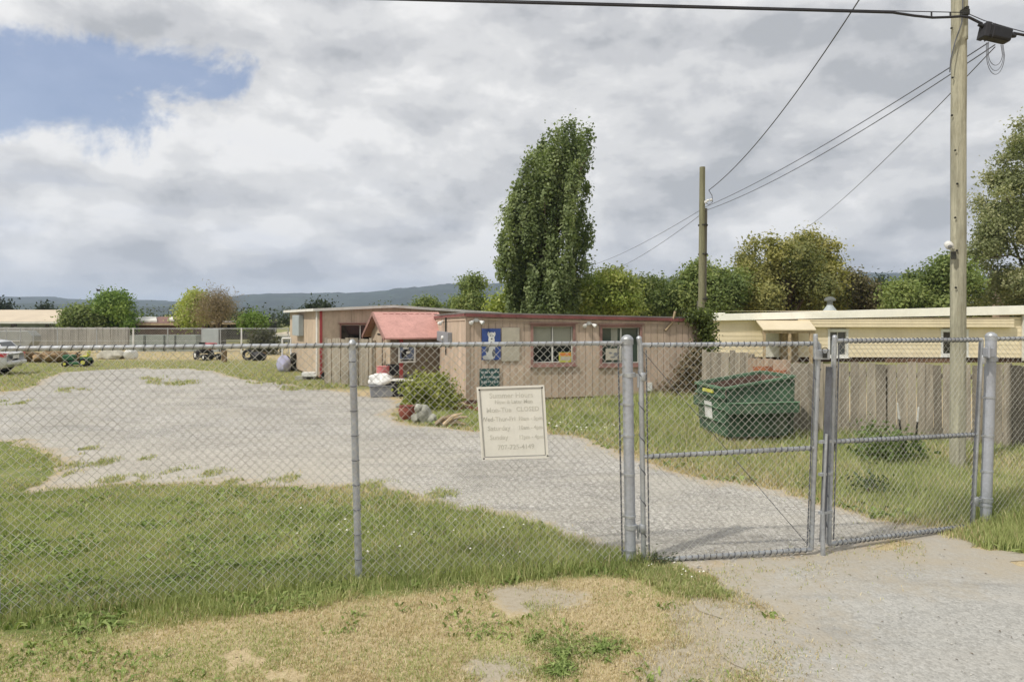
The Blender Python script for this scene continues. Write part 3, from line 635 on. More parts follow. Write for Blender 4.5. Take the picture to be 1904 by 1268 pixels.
# ------------------------------------------------------------------ walls in plan helper
class Wall:
    """vertical plane through A (on the ground) with heading ang; s along, outward normal n"""
    def __init__(s, A, ang): s.A = Vector((A[0], A[1], 0)); s.u = Vector((math.cos(ang), math.sin(ang), 0)); s.n = Vector((math.sin(ang), -math.cos(ang), 0))
    def s_(s, px): k = (px - CX) / F; return (s.A.y * k - s.A.x) / (s.u.x - s.u.y * k)
    def z_(s, px, py): p = s.A + s.u * s.s_(px); return ZP(py, p.y)
    def p(s, a, z, off=0.0): q = s.A + s.u * a + s.n * off; q.z = z; return q
    def rect(s, mb, a0, a1, z0, z1, o0, o1, tint=1.0):
        return mb.hexa([s.p(a0, z0, o1), s.p(a1, z0, o1), s.p(a1, z0, o0), s.p(a0, z0, o0), s.p(a0, z1, o1), s.p(a1, z1, o1), s.p(a1, z1, o0), s.p(a0, z1, o0)], tint)
    def rectp(s, mb, x0, y0, x1, y1, o0, o1, tint=1.0):
        xm = (x0 + x1) / 2; return s.rect(mb, s.s_(x0), s.s_(x1), s.z_(xm, y1), s.z_(xm, y0), o0, o1, tint)
    def trap(s, mb, a0, a1, z0, z1a, z1b, o0, o1, tint=1.0):
        return mb.hexa([s.p(a0, z0, o1), s.p(a1, z0, o1), s.p(a1, z0, o0), s.p(a0, z0, o0), s.p(a0, z1a, o1), s.p(a1, z1b, o1), s.p(a1, z1b, o0), s.p(a0, z1a, o0)], tint)
def grooved(mb, w, a0, a1, z0, ztop, pitch=0.30, gap=0.012, holes=(), rg=random.Random(1), thick=0.02):
    """siding sheets with vertical grooves; ztop is a function of s; holes = (a0,a1,z0,z1) cut out"""
    a = a0
    while a < a1 - 1e-3:
        b = min(a + pitch, a1); tn = rg.uniform(0.93, 1.06)
        cuts = sorted({a, b, *[c for h in holes for c in h[:2] if a < c < b]})
        for c0, c1 in zip(cuts, cuts[1:]):
            m_ = (c0 + c1) / 2; hs = sorted([h for h in holes if h[0] < m_ < h[1]], key=lambda h: h[2]); z = z0
            e = c1 - gap if c1 == b else c1
            for h in hs:
                if h[2] > z: w.rect(mb, c0, e, z, h[2], 0, thick, tn)
                z = h[3]
            w.trap(mb, c0, e, z, ztop(c0), ztop(c1), 0, thick, tn)
        a = b
    return mb

# ---- pink office building
PW = Wall(P(868, 18.0, z=0), R(14)); A14 = R(14)
pink = thing('pink_building', PW.A, 'long low pink sided office building with two red framed windows', 'building')
aR = PW.s_(1312); zt0 = PW.z_(868, 584); zt1 = PW.z_(1312, 594)
ztf = lambda a: zt0 + (zt1 - zt0) * a / aR
w1 = (PW.s_(991), PW.s_(1065), PW.z_(1028, 674), PW.z_(1028, 607)); w2 = (PW.s_(1119), PW.s_(1189), PW.z_(1154, 675), PW.z_(1154, 609))
mb = grooved(MB(), PW, 0, aR, 0.12, ztf, 0.2, 0.012, (w1, w2))
PW.trap(mb, 0.01, aR - 0.01, 0.05, zt0 - 0.05, zt1 - 0.05, -0.06, -0.055, 0.35) if False else None
obj('front_wall', mb, 'pink', pink)
mb = MB()
SWp = Wall(PW.A, A14 + R(90)); SWp.n = -SWp.u.cross(Vector((0, 0, 1))) if False else Vector((-math.cos(A14), -math.sin(A14), 0))
sL = 6.2
def zside(a): return zt0 - 0.012 * a
grooved(mb, SWp, 0.0, sL, 0.12, zside, 0.2, 0.012); obj('side_wall', mb, 'pink', pink)
# core: inner solid so that nothing shows through the grooves
mb = MB(); v8 = []
for z in (0, 1):
    for a, d in ((0.02, -0.02), (aR - 0.02, -0.02), (aR - 0.02, -sL), (0.02, -sL)):
        v8.append(PW.p(a, (0.05 if z == 0 else ztf(a) - 0.03), d if d == -0.02 else d))
def corehole(): pass
mbc = MB()
def ring_wall(mb, a0, a1, holes):
    cuts = sorted({a0, a1, *[c for h in holes for c in h[:2]]})
    for c0, c1 in zip(cuts, cuts[1:]):
        m_ = (c0 + c1) / 2; z = 0.05
        for h in [h for h in holes if h[0] < m_ < h[1]]: PW.rect(mb, c0, c1, z, h[2], -0.10, -0.002, 0.55); z = h[3]
        PW.trap(mb, c0, c1, z, ztf(c0) - 0.02, ztf(c1) - 0.02, -0.10, -0.002, 0.55)
ring_wall(mbc, 0.02, aR, (w1, w2))
q = [PW.p(0.02, 0.05, -0.12), PW.p(0.02, 0.05, -sL), PW.p(0.10, 0.05, -sL), PW.p(0.10, 0.05, -0.12)]
mbc.hexa(q + [Vector((x.x, x.y, zt0 - 0.09)) for x in q], 0.55)
q = [PW.p(aR - 0.08, 0.05, -0.12), PW.p(aR - 0.08, 0.05, -sL), PW.p(aR, 0.05, -sL), PW.p(aR, 0.05, -0.12)]
mbc.hexa(q + [Vector((x.x, x.y, zt1 - 0.09)) for x in q], 0.9)
obj('inner_wall', mbc, 'pink', pink)
mb = MB()   # dark skirting under the siding
PW.rect(mb, 0, aR, 0, 0.115, -0.02, 0.005, 0.5); SWp.rect(mb, 0, sL, 0, 0.115, -0.02, 0.005, 0.5); obj('skirting', mb, 'pinktrim', pink)
mb = MB()   # roof deck
v = [PW.p(-0.08, zt0 + 0.02, 0.12), PW.p(aR + 0.1, zt1 + 0.02, 0.12), PW.p(aR + 0.1, zt1 - 0.02, -sL), PW.p(-0.08, zt0 - 0.03, -sL)]
mb.hexa([x for x in v] + [x + Vector((0, 0, 0.035)) for x in v]); obj('roof', mb, 'rooftop', pink)
mb = MB()   # eave fascia boards
def boardalong(mb, w, a0, a1, za, zb, h, o0, o1, tint=1.0):
    mb.hexa([w.p(a0, za - h, o1), w.p(a1, zb - h, o1), w.p(a1, zb - h, o0), w.p(a0, zb * 0 + za - h, o0), w.p(a0, za, o1), w.p(a1, zb, o1), w.p(a1, zb, o0), w.p(a0, za, o0)], tint)
boardalong(mb, PW, -0.06, aR + 0.08, zt0 + 0.015, zt1 + 0.015, 0.085, 0.122, 0.145)
boardalong(mb, SWp, -0.12, sL, zt0 + 0.015, zside(sL) + 0.015, 0.075, 0.082, 0.1)
obj('fascia', mb, 'fascia', pink)
mb = MB(); boardalong(mb, PW, 0, aR, zt0 - 0.10, zt1 - 0.10, 0.06, 0.022, 0.045, 1.12); boardalong(mb, PW, 0, aR, zt0 - 0.19, zt1 - 0.185, 0.035, 0.022, 0.034, 0.9)
boardalong(mb, SWp, 0, sL, zt0 - 0.10, zside(sL) - 0.1, 0.07, 0.022, 0.045, 1.12); SWp.rect(mb, -0.045, 0.06, 0.12, zt0 - 0.10, 0.022, 0.04, 1.05)
PW.rect(mb, -0.04, 0.07, 0.12, zt0 - 0.10, 0.022, 0.04, 0.8)
obj('trim', mb, 'pink', pink)
def window(w, hole, parent, fm, glass, blind=None, split=0.5, fw=0.07):
    a0, a1, z0, z1 = hole; mb = MB()
    for (b0, b1, c0, c1) in ((a0 - fw, a1 + fw, z1, z1 + fw), (a0 - fw, a1 + fw, z0 - fw * 1.3, z0), (a0 - fw, a0, z0, z1), (a1, a1 + fw, z0, z1)): w.rect(mb, b0, b1, c0, c1, -0.04, 0.045)
    w.rect(mb, a0 - fw - 0.05, a1 + fw + 0.05, z1 + fw + 0.002, z1 + fw + 0.03, 0.0225, 0.09, 1.2)      # drip cap
    w.rect(mb, a0 - fw - 0.05, a1 + fw + 0.05, z0 - fw * 1.3 - 0.03, z0 - fw * 1.3 - 0.002, 0.0225, 0.09, 1.1)
    win = obj('window', mb, fm, parent)
    g_ = MB(); w.rect(g_, a0, a1, z0, z1, -0.095, -0.085); obj('glass', g_, glass, win)
    s_ = MB(); am = a0 + (a1 - a0) * split
    for (b0, b1, c0, c1) in ((am - 0.018, am + 0.018, z0 + 0.022, z1 - 0.022), (a0, a1, z1 - 0.022, z1), (a0, a1, z0, z0 + 0.022), (a0, a0 + 0.022, z0 + 0.022, z1 - 0.022), (a1 - 0.022, a1, z0 + 0.022, z1 - 0.022)): w.rect(s_, b0, b1, c0, c1, -0.083, -0.045)
    obj('sash', s_, 'whitetrim', win)
    if blind:
        bm_ = MB()
        for (f0, f1, f2) in blind:
            w.rect(bm_, a0 + (a1 - a0) * f0, a0 + (a1 - a0) * f1, z1 - (z1 - z0) * f2, z1 - 0.023, -0.0845, -0.080)
        obj('blind', bm_, 'blind', win)
    return win
window(PW, w1, pink, 'pinktrim', 'dark_glass', ((0.03, 0.47, 0.47), (0.53, 0.97, 0.45)))
window(PW, w2, pink, 'pinktrim', 'green_glass', ((0.27, 0.44, 0.52),), 0.52)
# conduit elbow on the wall
mb = MB(); c0 = PW.p(PW.s_(1236), PW.z_(1236, 614), 0.05); c1 = PW.p(PW.s_(1248), PW.z_(1248, 598), 0.1); c2 = PW.p(PW.s_(1250), PW.z_(1250, 579), 0.17)
mb.tube([c0 + PW.n * -0.04, c0, c0.lerp(c1, 0.5), c1, c2], 0.032, 8); obj('vent_pipe', mb, 'drift', pink, True)
mb = MB(); PW.rectp(mb, 1201, 711, 1210, 726, 0.022, 0.10); obj('outlet_box', mb, 'white', pink)
mb = MB(); PW.rectp(mb, 1202.5, 727, 1208.5, 733, 0.03, 0.09); obj('outlet_socket', mb, 'dark', pink)
def floodlight(w, a, z, parent):
    mb = MB(); w.rect(mb, a - 0.05, a + 0.05, z - 0.05, z + 0.05, 0.022, 0.05); f = obj('floodlight', mb, 'white', parent)
    for s_ in (-1, 1):
        mb = MB(); c = w.p(a + s_ * 0.05, z, 0.05); d = (w.n * 0.6 + w.u * s_ * 0.7 + Vector((0, 0, -0.5))).normalized()
        mb.tube([c, c + d * 0.06], 0.018, 8); mb.lathe(c + d * 0.06, [(0.02, 0), (0.038, 0.03), (0.062, 0.12), (0.055, 0.125)], 12, axis=d); obj('lamp_head', mb, 'white', f, True)
floodlight(PW, PW.s_(885), PW.z_(885, 595), pink); floodlight(PW, PW.s_(1094), PW.z_(1094, 601), pink)
floodlight(SWp, SWp.s_(826), SWp.z_(826, 597), pink)
mb = MB(); SWp.rectp(mb, 821, 617, 842, 636, 0.022, 0.16); obj('meter_box', mb, 'greybin', pink, bevel=0.01)
mb = MB(); a_ = SWp.s_(833); mb.tube([SWp.p(a_, SWp.z_(833, 617), 0.07), SWp.p(a_, SWp.z_(833, 590), 0.07)], 0.03, 8); obj('conduit', mb, 'dark', pink, True); mb = MB(); mb.tube([SWp.p(a_, SWp.z_(833, 637), 0.07), SWp.p(a_, SWp.z_(833, 660), 0.07)], 0.025, 8); obj('conduit', mb, 'dark', pink, True)
mb = MB(); mb.lathe(SWp.p(a_, SWp.z_(833, 628), 0.16), [(0.07, 0), (0.07, 0.04), (0.055, 0.06)], 14, axis=SWp.n); obj('meter_dial', mb, 'white', pink, True)
# posters and boards hung on the pink wall
def board(name, label, x0, y0, x1, y1, m, off=0.046, th=0.015, w=PW, cat='poster'):
    mb = MB(); w.rectp(mb, x0, y0, x1, y1, off, off + th); o = obj(name, mb, m); tag(o, label, cat); return o
o = board('paper_board', 'pale weathered blank board beside the blue dog poster on the pink wall', 932, 609, 965, 671, 'paper', cat='board')
pst = board('dog_poster', 'blue poster of a white dog on the pink wall above the dark teal board', 895, 611, 930, 669, 'blueposter')
mb = MB()
def disc(mb, w, px, py, rx, rz, off, tint=1.0, n=14):
    a = w.s_(px); z = w.z_(px, py); k = w.p(a, 0).y / F
    poly = [w.p(a + rx * k * math.cos(2 * math.pi * i / n), z + rz * k * math.sin(2 * math.pi * i / n), off) for i in range(n)]
    mb.prism(poly[::-1], w.n * 0.002, tint)
for q in ((911, 650, 9, 17, 0.75), (908, 664, 12, 5, 0.6), (913, 632, 6, 9, 1.0), (913, 624, 6, 6.5, 1.05), (907.5, 621, 2, 4, 0.8), (918.5, 621, 2, 4, 0.8)): disc(mb, PW, q[0], q[1], q[2], q[3], 0.0612 + q[4] * 0.002, q[4])
obj('dog_picture', mb, 'white', pst)
for q in ((913.3, 630, 1.6, 1.3, 0.2), (910.8, 624, 0.9, 0.9, 0.2), (915.8, 624, 0.9, 0.9, 0.2), (917, 656, 3, 8, 0.5), (905, 648, 3, 7, 0.5)): mb = MB(); disc(mb, PW, q[0], q[1], q[2], q[3], 0.0662, q[4]); obj('dog_marking', mb, 'greybin', pst)
tl = board('notice_board', 'dark teal notice board with pale scribbled lines low on the pink wall', 891, 685, 928, 718, 'tealsign', cat='board')
mb = MB(); rg = random.Random(5)
for row, yy in enumerate((690, 699, 708)):
    x = 894
    while x < 925: L_ = rg.uniform(2, 6); PW.rectp(mb, x, yy, x + L_, yy + rg.uniform(2, 4.5), 0.0615, 0.0635); x += L_ + rg.uniform(1, 2)
obj('faded_lines', mb, 'metalshed', tl)
og = board('window_sign', 'small orange and yellow sign in the lower corner of the left red framed window', 1040, 655, 1063, 674, 'yellow', -0.044, 0.006, cat='sign')
mb = MB(); PW.rectp(mb, 1041, 656, 1062.5, 662, -0.0375, -0.036); obj('orange_band', mb, 'orange', og)
mb = MB(); PW.rectp(mb, 1043, 663, 1061, 670, -0.0375, -0.036); obj('pale_panel', mb, 'paper', og)
ws = board('window_notice', 'pale grey square notice in the window behind the gate post', 1125, 648, 1152, 669, 'paper', 0.046, 0.01, cat='sign')
mb = MB()
for q in ((1134, 656, 4, 2), (1143, 659, 4, 4), (1138, 664, 5, 1.5)): disc(mb, PW, *q, 0.0565, 0.8)
obj('notice_picture', mb, 'greybin', ws)
# vines over the right corner
def climber(name, label, cols, L, N, size, off, seed, gap=0.4, cat='vine'):
    lb = []
    for px, py, rx, ry in L:
        a = PW.s_(px); z = PW.z_(px, py); k = PW.p(a, 0).y / F; q = PW.p(a, z, off); lb.append((q, (rx * k, 0.22, ry * k), 0.5))
    r = thing(name, PW.p(PW.s_(L[-1][0]), 0, off), label, cat); mb = MB(); b = world(r)
    for i in range(7):
        e = lb[random.randrange(len(lb))][0]; m_ = b.lerp(e, 0.5) + PW.u * random.uniform(-0.2, 0.2)
        mb.tube([b + PW.u * random.uniform(-0.2, 0.2), m_, e], [0.025, 0.018, 0.006], 5)
    obj('stem', mb, 'bark', r, True); leafcloud('foliage', lb, N, size, cols, r, seed=seed, gap=gap, gs=0.8); return r
climber('climbing_vine', 'green leafy vine spilling over the roof corner of the pink building', [(0.035, 0.05, 0.02), (0.09, 0.12, 0.035), (0.30, 0.36, 0.09)], [(1285, 589, 22, 5), (1302, 590, 14, 7), (1305, 604, 11, 14), (1304, 624, 10, 16), (1308, 645, 8, 16), (1308, 680, 7, 25)], 4200, 0.085, 0.22, 41)
climber('dry_vine', 'tangled brown dead vines on the pink wall behind the left gate leaf', BR_DRY[:2] + [(0.12, 0.13, 0.05)], [(1290, 660, 16, 22), (1275, 690, 24, 24), (1262, 722, 30, 22), (1290, 735, 20, 22), (1300, 700, 12, 40), (1235, 742, 18, 10)], 6500, 0.09, 0.28, 42, 0.42)

# ---- tan building behind, with low gable
TW = Wall(P(594, 25.1, z=0), R(28)); tan = thing('tan_building', TW.A, 'tan building with low gabled roof and one wide dark window behind the pink roofed entry', 'building')
TS = Wall(TW.A, R(118)); TS.n = Vector((-math.cos(R(28)), -math.sin(R(28)), 0))
aT = 7.6; aM = TW.s_(730); zT0 = TW.z_(594, 577); zTM = TW.z_(730, 571); zT1 = TW.z_(865, 580); sT = TS.s_(540)
ztt = lambda a: zT0 + (zTM - zT0) * a / aM if a < aM else zTM + (zT1 - zTM) * (a - aM) / (TW.s_(865) - aM)
wt = (TW.s_(634), TW.s_(692), TW.z_(662, 634), TW.z_(662, 604))
mb = grooved(MB(), TW, 0, aT, 0.1, ztt, 1.2, 0.01, (wt,)); obj('front_wall', mb, 'tan', tan)
mb = grooved(MB(), TS, 0, sT, 0.1, lambda a: zT0 - 0.02 * a / sT, 1.2, 0.02); obj('side_wall', mb, 'tan', tan)
mb = MB(); q = [TW.p(0.03, 0.05, -0.2), TW.p(aT, 0.05, -0.2), TW.p(aT, 0.05, -sT), TW.p(0.03, 0.05, -sT)]; mb.hexa(q + [Vector((x.x, x.y, zT0 - 0.1)) for x in q], 0.5)
TW.rect(mb, 0.02, wt[0], 0.05, zT0 - 0.05, -0.19, -0.004, 0.5); TW.rect(mb, wt[1], aT, 0.05, zT0 - 0.05, -0.19, -0.004, 0.5); TW.rect(mb, wt[0], wt[1], 0.05, wt[2], -0.19, -0.004, 0.5)
obj('inner_wall', mb, 'tan', tan)
window(TW, wt, tan, 'pinktrim', 'dark_glass', None, 0.62, 0.05)
mb = MB()
for (a0, a1) in ((-0.25, aM), (aM, aT)):
    v = [TW.p(a0, ztt(a0), 0.2), TW.p(a1, ztt(a1), 0.2), TW.p(a1, ztt(a1), -sT - 0.2), TW.p(a0, ztt(a0), -sT - 0.2)]
    mb.hexa(v + [x + Vector((0, 0, 0.07)) for x in v])
obj('roof', mb, 'rooftop', tan)
mb = MB()
for (a0, a1) in ((-0.25, aM), (aM, aT)): boardalong(mb, TW, a0, a1, ztt(a0) + 0.075, ztt(a1) + 0.075, 0.1, 0.202, 0.225)
boardalong(mb, TS, -0.2, sT + 0.2, ztt(-0.25) + 0.075, ztt(-0.25) + 0.06, 0.1, 0.252, 0.275)
obj('fascia', mb, 'whitetrim', tan)
mb = MB(); a_ = 0.14; mb.tube([TS.p(a_, zT0 - 0.03, 0.06), TS.p(a_, 0.28, 0.06), TS.p(a_ - 0.05, 0.16, 0.1), TS.p(a_ + 0.35, 0.08, 0.35)], 0.045, 8); obj('downspout', mb, 'whitetrim', tan, True)
mb = MB(); TW.rect(mb, 0.0, 0.1, 0.1, zT0 - 0.02, 0.022, 0.045); obj('corner_trim', mb, 'redtrim', tan)
mb = MB(); TS.rectp(mb, 554, 586, 566, 624, 0.022, 0.24); obj('meter_cabinet', mb, 'metalshed', tan, bevel=0.02)
# ---- entry porch with pink roof
EP = P(726, 22.4, z=0); EA = R(25); EW = Wall(EP, EA); EG = Wall(EP, EA + R(90)); EG.n = Vector((-math.cos(EA), -math.sin(EA), 0))
ent = thing('entry_porch', EP, 'small entry porch with a faded pink sheet roof between the tan and pink buildings', 'porch')
gL = EG.s_(691); zE = EW.z_(728, 622); zR = EG.z_(704, 583)
mb = MB(); steps = 9
gz = lambda a: zE + (zR - zE) * (1 - abs(a / gL * 2 - 1))
grooved(mb, EG, 0, gL, 0.05, lambda a: gz(a) - 0.03, gL / 10, 0.008); obj('gable_wall', mb, 'tan', ent)
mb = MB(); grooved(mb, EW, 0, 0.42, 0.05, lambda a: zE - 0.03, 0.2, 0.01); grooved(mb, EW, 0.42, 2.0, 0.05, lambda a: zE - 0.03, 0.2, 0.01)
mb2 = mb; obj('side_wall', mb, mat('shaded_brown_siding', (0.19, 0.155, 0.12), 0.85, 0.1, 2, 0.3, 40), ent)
mb = MB(); EW.rect(mb, 0.30, 0.42, 0.05, zE - 0.04, 0.022, 0.05); EW.rect(mb, 0.30, 0.95, 1.62, zE - 0.045, 0.052, 0.07); obj('door_trim', mb, 'redtrim', ent)
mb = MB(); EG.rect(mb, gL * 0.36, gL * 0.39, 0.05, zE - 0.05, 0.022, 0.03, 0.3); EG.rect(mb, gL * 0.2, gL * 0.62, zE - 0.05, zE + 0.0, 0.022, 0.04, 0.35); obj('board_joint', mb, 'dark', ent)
mb = MB(); ov = 0.3; pe = (zR - zE) / (gL / 2)
def rp(a, side, z): return EW.p(a, z, side)
rl = 2.15
for sgn in (1, -1):
    oa = ov if sgn == 1 else -gL - ov; ze = zE - pe * ov * 1.0
    v = [rp(-0.28, oa, ze), rp(rl, oa, ze), rp(rl, -gL / 2, zR + 0.005), rp(-0.28, -gL / 2, zR + 0.005)]
    mb.hexa(v + [x + Vector((0, 0, 0.05)) for x in v])
obj('roof', mb, 'pinkroof', ent)
mb = MB(); rg = random.Random(3)
x = 0.05
while x < rl - 0.15: L_ = rg.uniform(0.12, 0.2); q = rp(x, -gL / 2 + 0.13, zR - pe * 0.13 + 0.058); mb.box(q + EW.u * L_ / 2, EW.u * L_ / 2, EW.n * 0.02, (0, 0, 0.004)); x += L_ + 0.08
obj('ridge_seam', mb, 'redtrim', ent)
mb = MB()
for sgn in (1, -1):
    oa = ov if sgn == 1 else -gL - ov; mb.bar(rp(-0.29, oa, zE - pe * ov + 0.0), rp(-0.29, -gL / 2, zR + 0.0), 0.03, 0.13)
obj('barge_board', mb, 'pinktrim', ent)
d_ = EW; o = MB(); EW.rectp(o, 739, 640, 771, 674, 0.09, 0.11); ps = obj('porch_poster', o, 'white'); tag(ps, 'square black and white animal poster hanging on the entry porch wall', 'poster')
mb = MB(); EW.rectp(mb, 742, 643, 768, 667, 0.111, 0.113); obj('printed_panel', mb, mat('blue_grey_print', (0.16, 0.2, 0.30), 0.6, 0.3, 9), ps)
mb = MB(); EW.rectp(mb, 743, 668, 767, 671, 0.111, 0.114); disc(mb, EW, 755, 654, 7, 6, 0.1135, 1.0); disc(mb, EW, 749, 659, 5, 7, 0.1155, 1.0); obj('printed_shape', mb, 'black', ps)
mb = MB(); disc(mb, EW, 757, 655, 4, 2.5, 0.1178, 1.0); disc(mb, EW, 753, 647, 6, 2, 0.1140, 1.0); obj('printed_highlight', mb, 'white', ps)

# ---- grey screen fence between tan building and porch
def plankfence(name, label, pts, zt, pw=0.14, m='wood', gap=0.012, seed=1, posts=2.4, base=0.02, jit=0.03, back=False, tl=(0.7, 1.25), group=None, alt=0.012):
    """pts: plan polyline; zt: list of top heights"""
    rg = random.Random(seed); r = thing(name, (pts[0][0], pts[0][1], 0), label, 'fence', group); mb = MB(); rl = MB(); allposts = []
    for (p, q), (za, zb) in zip(zip(pts, pts[1:]), zip(zt, zt[1:])):
        p = Vector((*p[:2], 0)); q = Vector((*q[:2], 0)); d = (q - p); L = d.length; d.normalize(); n = Vector((d.y, -d.x, 0))
        if n.y > 0: n = -n
        a = 0; i = 0
        while a < L - 0.02:
            w = min(pw * rg.uniform(0.85, 1.15), L - a); z = za + (zb - za) * a / L + rg.uniform(-jit, jit); tn = rg.uniform(*tl); off = n * (0.012 + alt * (i % 2) + rg.uniform(0, 0.004)); lean = d * rg.uniform(-0.02, 0.02)
            c0 = p + d * a + off; c1 = p + d * (a + w - gap) + off; th = n * 0.009
            mb.hexa([c0 + th + Vector((0, 0, base)), c1 + th + Vector((0, 0, base)), c1 - th + Vector((0, 0, base)), c0 - th + Vector((0, 0, base)), c0 + th + lean + Vector((0, 0, z)), c1 + th + lean + Vector((0, 0, z)), c1 - th + lean + Vector((0, 0, z)), c0 - th + lean + Vector((0, 0, z))], tn)
            a += w; i += 1
        for f in (0.2, 0.85):
            rl = MB(); rl.bar(p - n * 0.03 + Vector((0, 0, za * f)), q - n * 0.03 + Vector((0, 0, zb * f)), 0.04, 0.09); obj('rail', rl, m, r)
        k = max(1, int(L / posts))
        for j in range(k + 1): allposts.append((p + d * L * j / k, za + (zb - za) * j / k, d, n))
    obj('boards', mb, m, r)
    for c, z, d, n in allposts:
        pb = MB(); pb.box(c - n * 0.1 + Vector((0, 0, (z - 0.05) / 2)), d * 0.045, n * 0.045, (0, 0, (z - 0.05) / 2), rg.uniform(0.8, 1.3)); obj('post', pb, m, r)
    return r
a0 = P(604, 23.6, z=0); a1 = P(692, 22.6, z=0)
plankfence('screen_fence', 'short grey-brown board screen between the tan building and the entry porch', [a0, a1], [1.62, 1.62], 0.2, 'wood', 0.015, 3, 2.0, tl=(0.6, 1.35), alt=0.03)

# ---- mobile home at right
HWl = Wall(P(1318, 35.5, z=0), R(-3)); hom = thing('mobile_home', HWl.A, 'long cream mobile home with white framed windows and pale roof behind the board fence', 'house')
zfl = HWl.z_(1560, 664); ah = 30.0
zhe = lambda a: HWl.z_(1318, 597) + (HWl.z_(1904, 585) - HWl.z_(1318, 597)) * a / HWl.s_(1904)
hw = (HWl.s_(1543), HWl.s_(1573), HWl.z_(1558, 660), HWl.z_(1558, 617)); hw2 = (HWl.s_(1753), HWl.s_(1796), HWl.z_(1775, 658), HWl.z_(1775, 617))
mb = MB(); z = zfl; k = 0; rg = random.Random(8)
while z < zhe(ah):      # lap siding
    z1 = z + 0.22; tn = rg.uniform(0.97, 1.03)
    segs = [(0.0, ah)]
    for h in (hw, hw2):
        if z1 > h[2] and z < h[3]: segs = [s2 for s1 in segs for s2 in (((s1[0], h[0]), (h[1], s1[1])) if s1[0] < h[0] < s1[1] else (s1,))]
    for c0, c1 in segs:
        t0_, t1_ = max(z + 0.001, min(z1 + 0.02, zhe(c0) + 0.03)), max(z + 0.001, min(z1 + 0.02, zhe(c1) + 0.03)); v = [HWl.p(c0, z, 0.03), HWl.p(c1, z, 0.03), HWl.p(c1, z, 0), HWl.p(c0, z, 0), HWl.p(c0, t0_, 0.012), HWl.p(c1, t1_, 0.012), HWl.p(c1, t1_, 0), HWl.p(c0, t0_, 0)]
        mb.hexa(v, tn)
    z = z1
obj('front_wall', mb, 'creamsid', hom)
mb = MB(); HWl.trap(mb, 0, ah, zfl, zhe(0) - 0.02, zhe(0) - 0.02, -4.2, -0.12, 0.9); obj('end_wall', mb, 'creamsid', hom)
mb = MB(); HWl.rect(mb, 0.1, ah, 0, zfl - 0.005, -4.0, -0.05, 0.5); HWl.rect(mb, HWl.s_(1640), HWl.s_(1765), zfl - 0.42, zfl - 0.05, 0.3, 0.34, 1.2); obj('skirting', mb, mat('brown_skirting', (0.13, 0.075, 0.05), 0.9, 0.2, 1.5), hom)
mb = MB()
L0 = HWl.s_(1345)
for (c0, c1, dzz) in ((-0.3, L0, -0.22), (L0, ah, 0.0)):
    z0a = zhe(max(c0, 0)) + 0.02; z0b = zhe(c1) + 0.02
    fh = 0.54 + dzz * 0.6
    v = [HWl.p(c0, z0a, 0.35), HWl.p(c1, z0b, 0.35), HWl.p(c1, z0b, -4.5), HWl.p(c0, z0a, -4.5), HWl.p(c0, z0a + fh * 0.62, 0.35), HWl.p(c1, z0b + fh, 0.35), HWl.p(c1, z0b + fh, -4.5), HWl.p(c0, z0a + fh * 0.62, -4.5)]
    mb.hexa(v)
obj('roof', mb, 'creamroof', hom)
mb = MB(); a0, a1 = HWl.s_(1480), HWl.s_(1878); HWl.rect(mb, a0, a1, HWl.z_(1650, 608), zhe(0) + 0.10, 0.06, 0.32, 1.02)
for j in range(1, 4): zz = HWl.z_(1650, 608) + j * 0.16; HWl.rect(mb, a0, a1, zz, zz + 0.012, 0.321, 0.335, 0.75)
obj('soffit_box', mb, 'creamsid', hom)
for h, gl in ((hw, 'grey_glass'), (hw2, 'dark_glass')): window(HWl, h, hom, 'white', gl, None, 0.5, 0.11)
mb = MB(); c = HWl.p(HWl.s_(1561), 0, -1.2); zc = zhe(5) + 0.42
mb.lathe((c.x, c.y, zc), [(0.38, 0), (0.18, 0.28), (0.16, 0.34)], 14); v_ = obj('roof_vent', mb, 'metalshed', hom, True)
mb = MB(); mb.lathe((c.x, c.y, zc + 0.34), [(0.14, 0), (0.14, 0.22), (0.28, 0.23), (0.30, 0.31), (0.20, 0.42), (0.05, 0.46)], 14); obj('vent_cap', mb, mat('tarnished_metal', (0.13, 0.14, 0.13), 0.6, 0.2, 4), v_, True)
mb = MB(); a0, a1 = HWl.s_(1393), HWl.s_(1503)       # porch awning
v = [HWl.p(a0, HWl.z_(1400, 613), 2.3), HWl.p(a1 - 0.5, HWl.z_(1400, 613), 2.3), HWl.p(a1, HWl.z_(1500, 596), 0.06), HWl.p(a0 + 0.3, HWl.z_(1500, 596), 0.06)]
mb.hexa([x for x in v] + [x + Vector((0, 0, 0.06)) for x in v], 0.82); obj('awning', mb, 'creamsid', hom)
mb = MB()
for a_ in (a0 + 0.1, (a0 + a1) / 2 - 0.2, a1 - 0.7): mb.box(HWl.p(a_, HWl.z_(1400, 613) / 2, 2.15), HWl.u * 0.06, HWl.n * 0.06, (0, 0, HWl.z_(1400, 613) / 2 - 0.005))
HWl.rect(mb, a0, a1 - 0.5, HWl.z_(1400, 613) - 0.14, HWl.z_(1400, 613) - 0.01, 2.12, 2.2); obj('porch_frame', mb, 'drift', hom)
mb = MB(); HWl.rect(mb, HWl.s_(1420), HWl.s_(1447), zfl, zfl + 1.45, 0.05, 0.08); obj('door', mb, 'whitetrim', hom)
mb = MB(); HWl.rect(mb, HWl.s_(1450), HWl.s_(1478), zfl - 0.3, zfl + 1.4, 0.05, 0.5, 0.8); obj('porch_wall', mb, 'drift', hom)
mb = MB(); HWl.rect(mb, HWl.s_(1898), HWl.s_(1903), 0.1, zhe(14), 0.06, 0.2); obj('downspout', mb, 'whitetrim', hom)
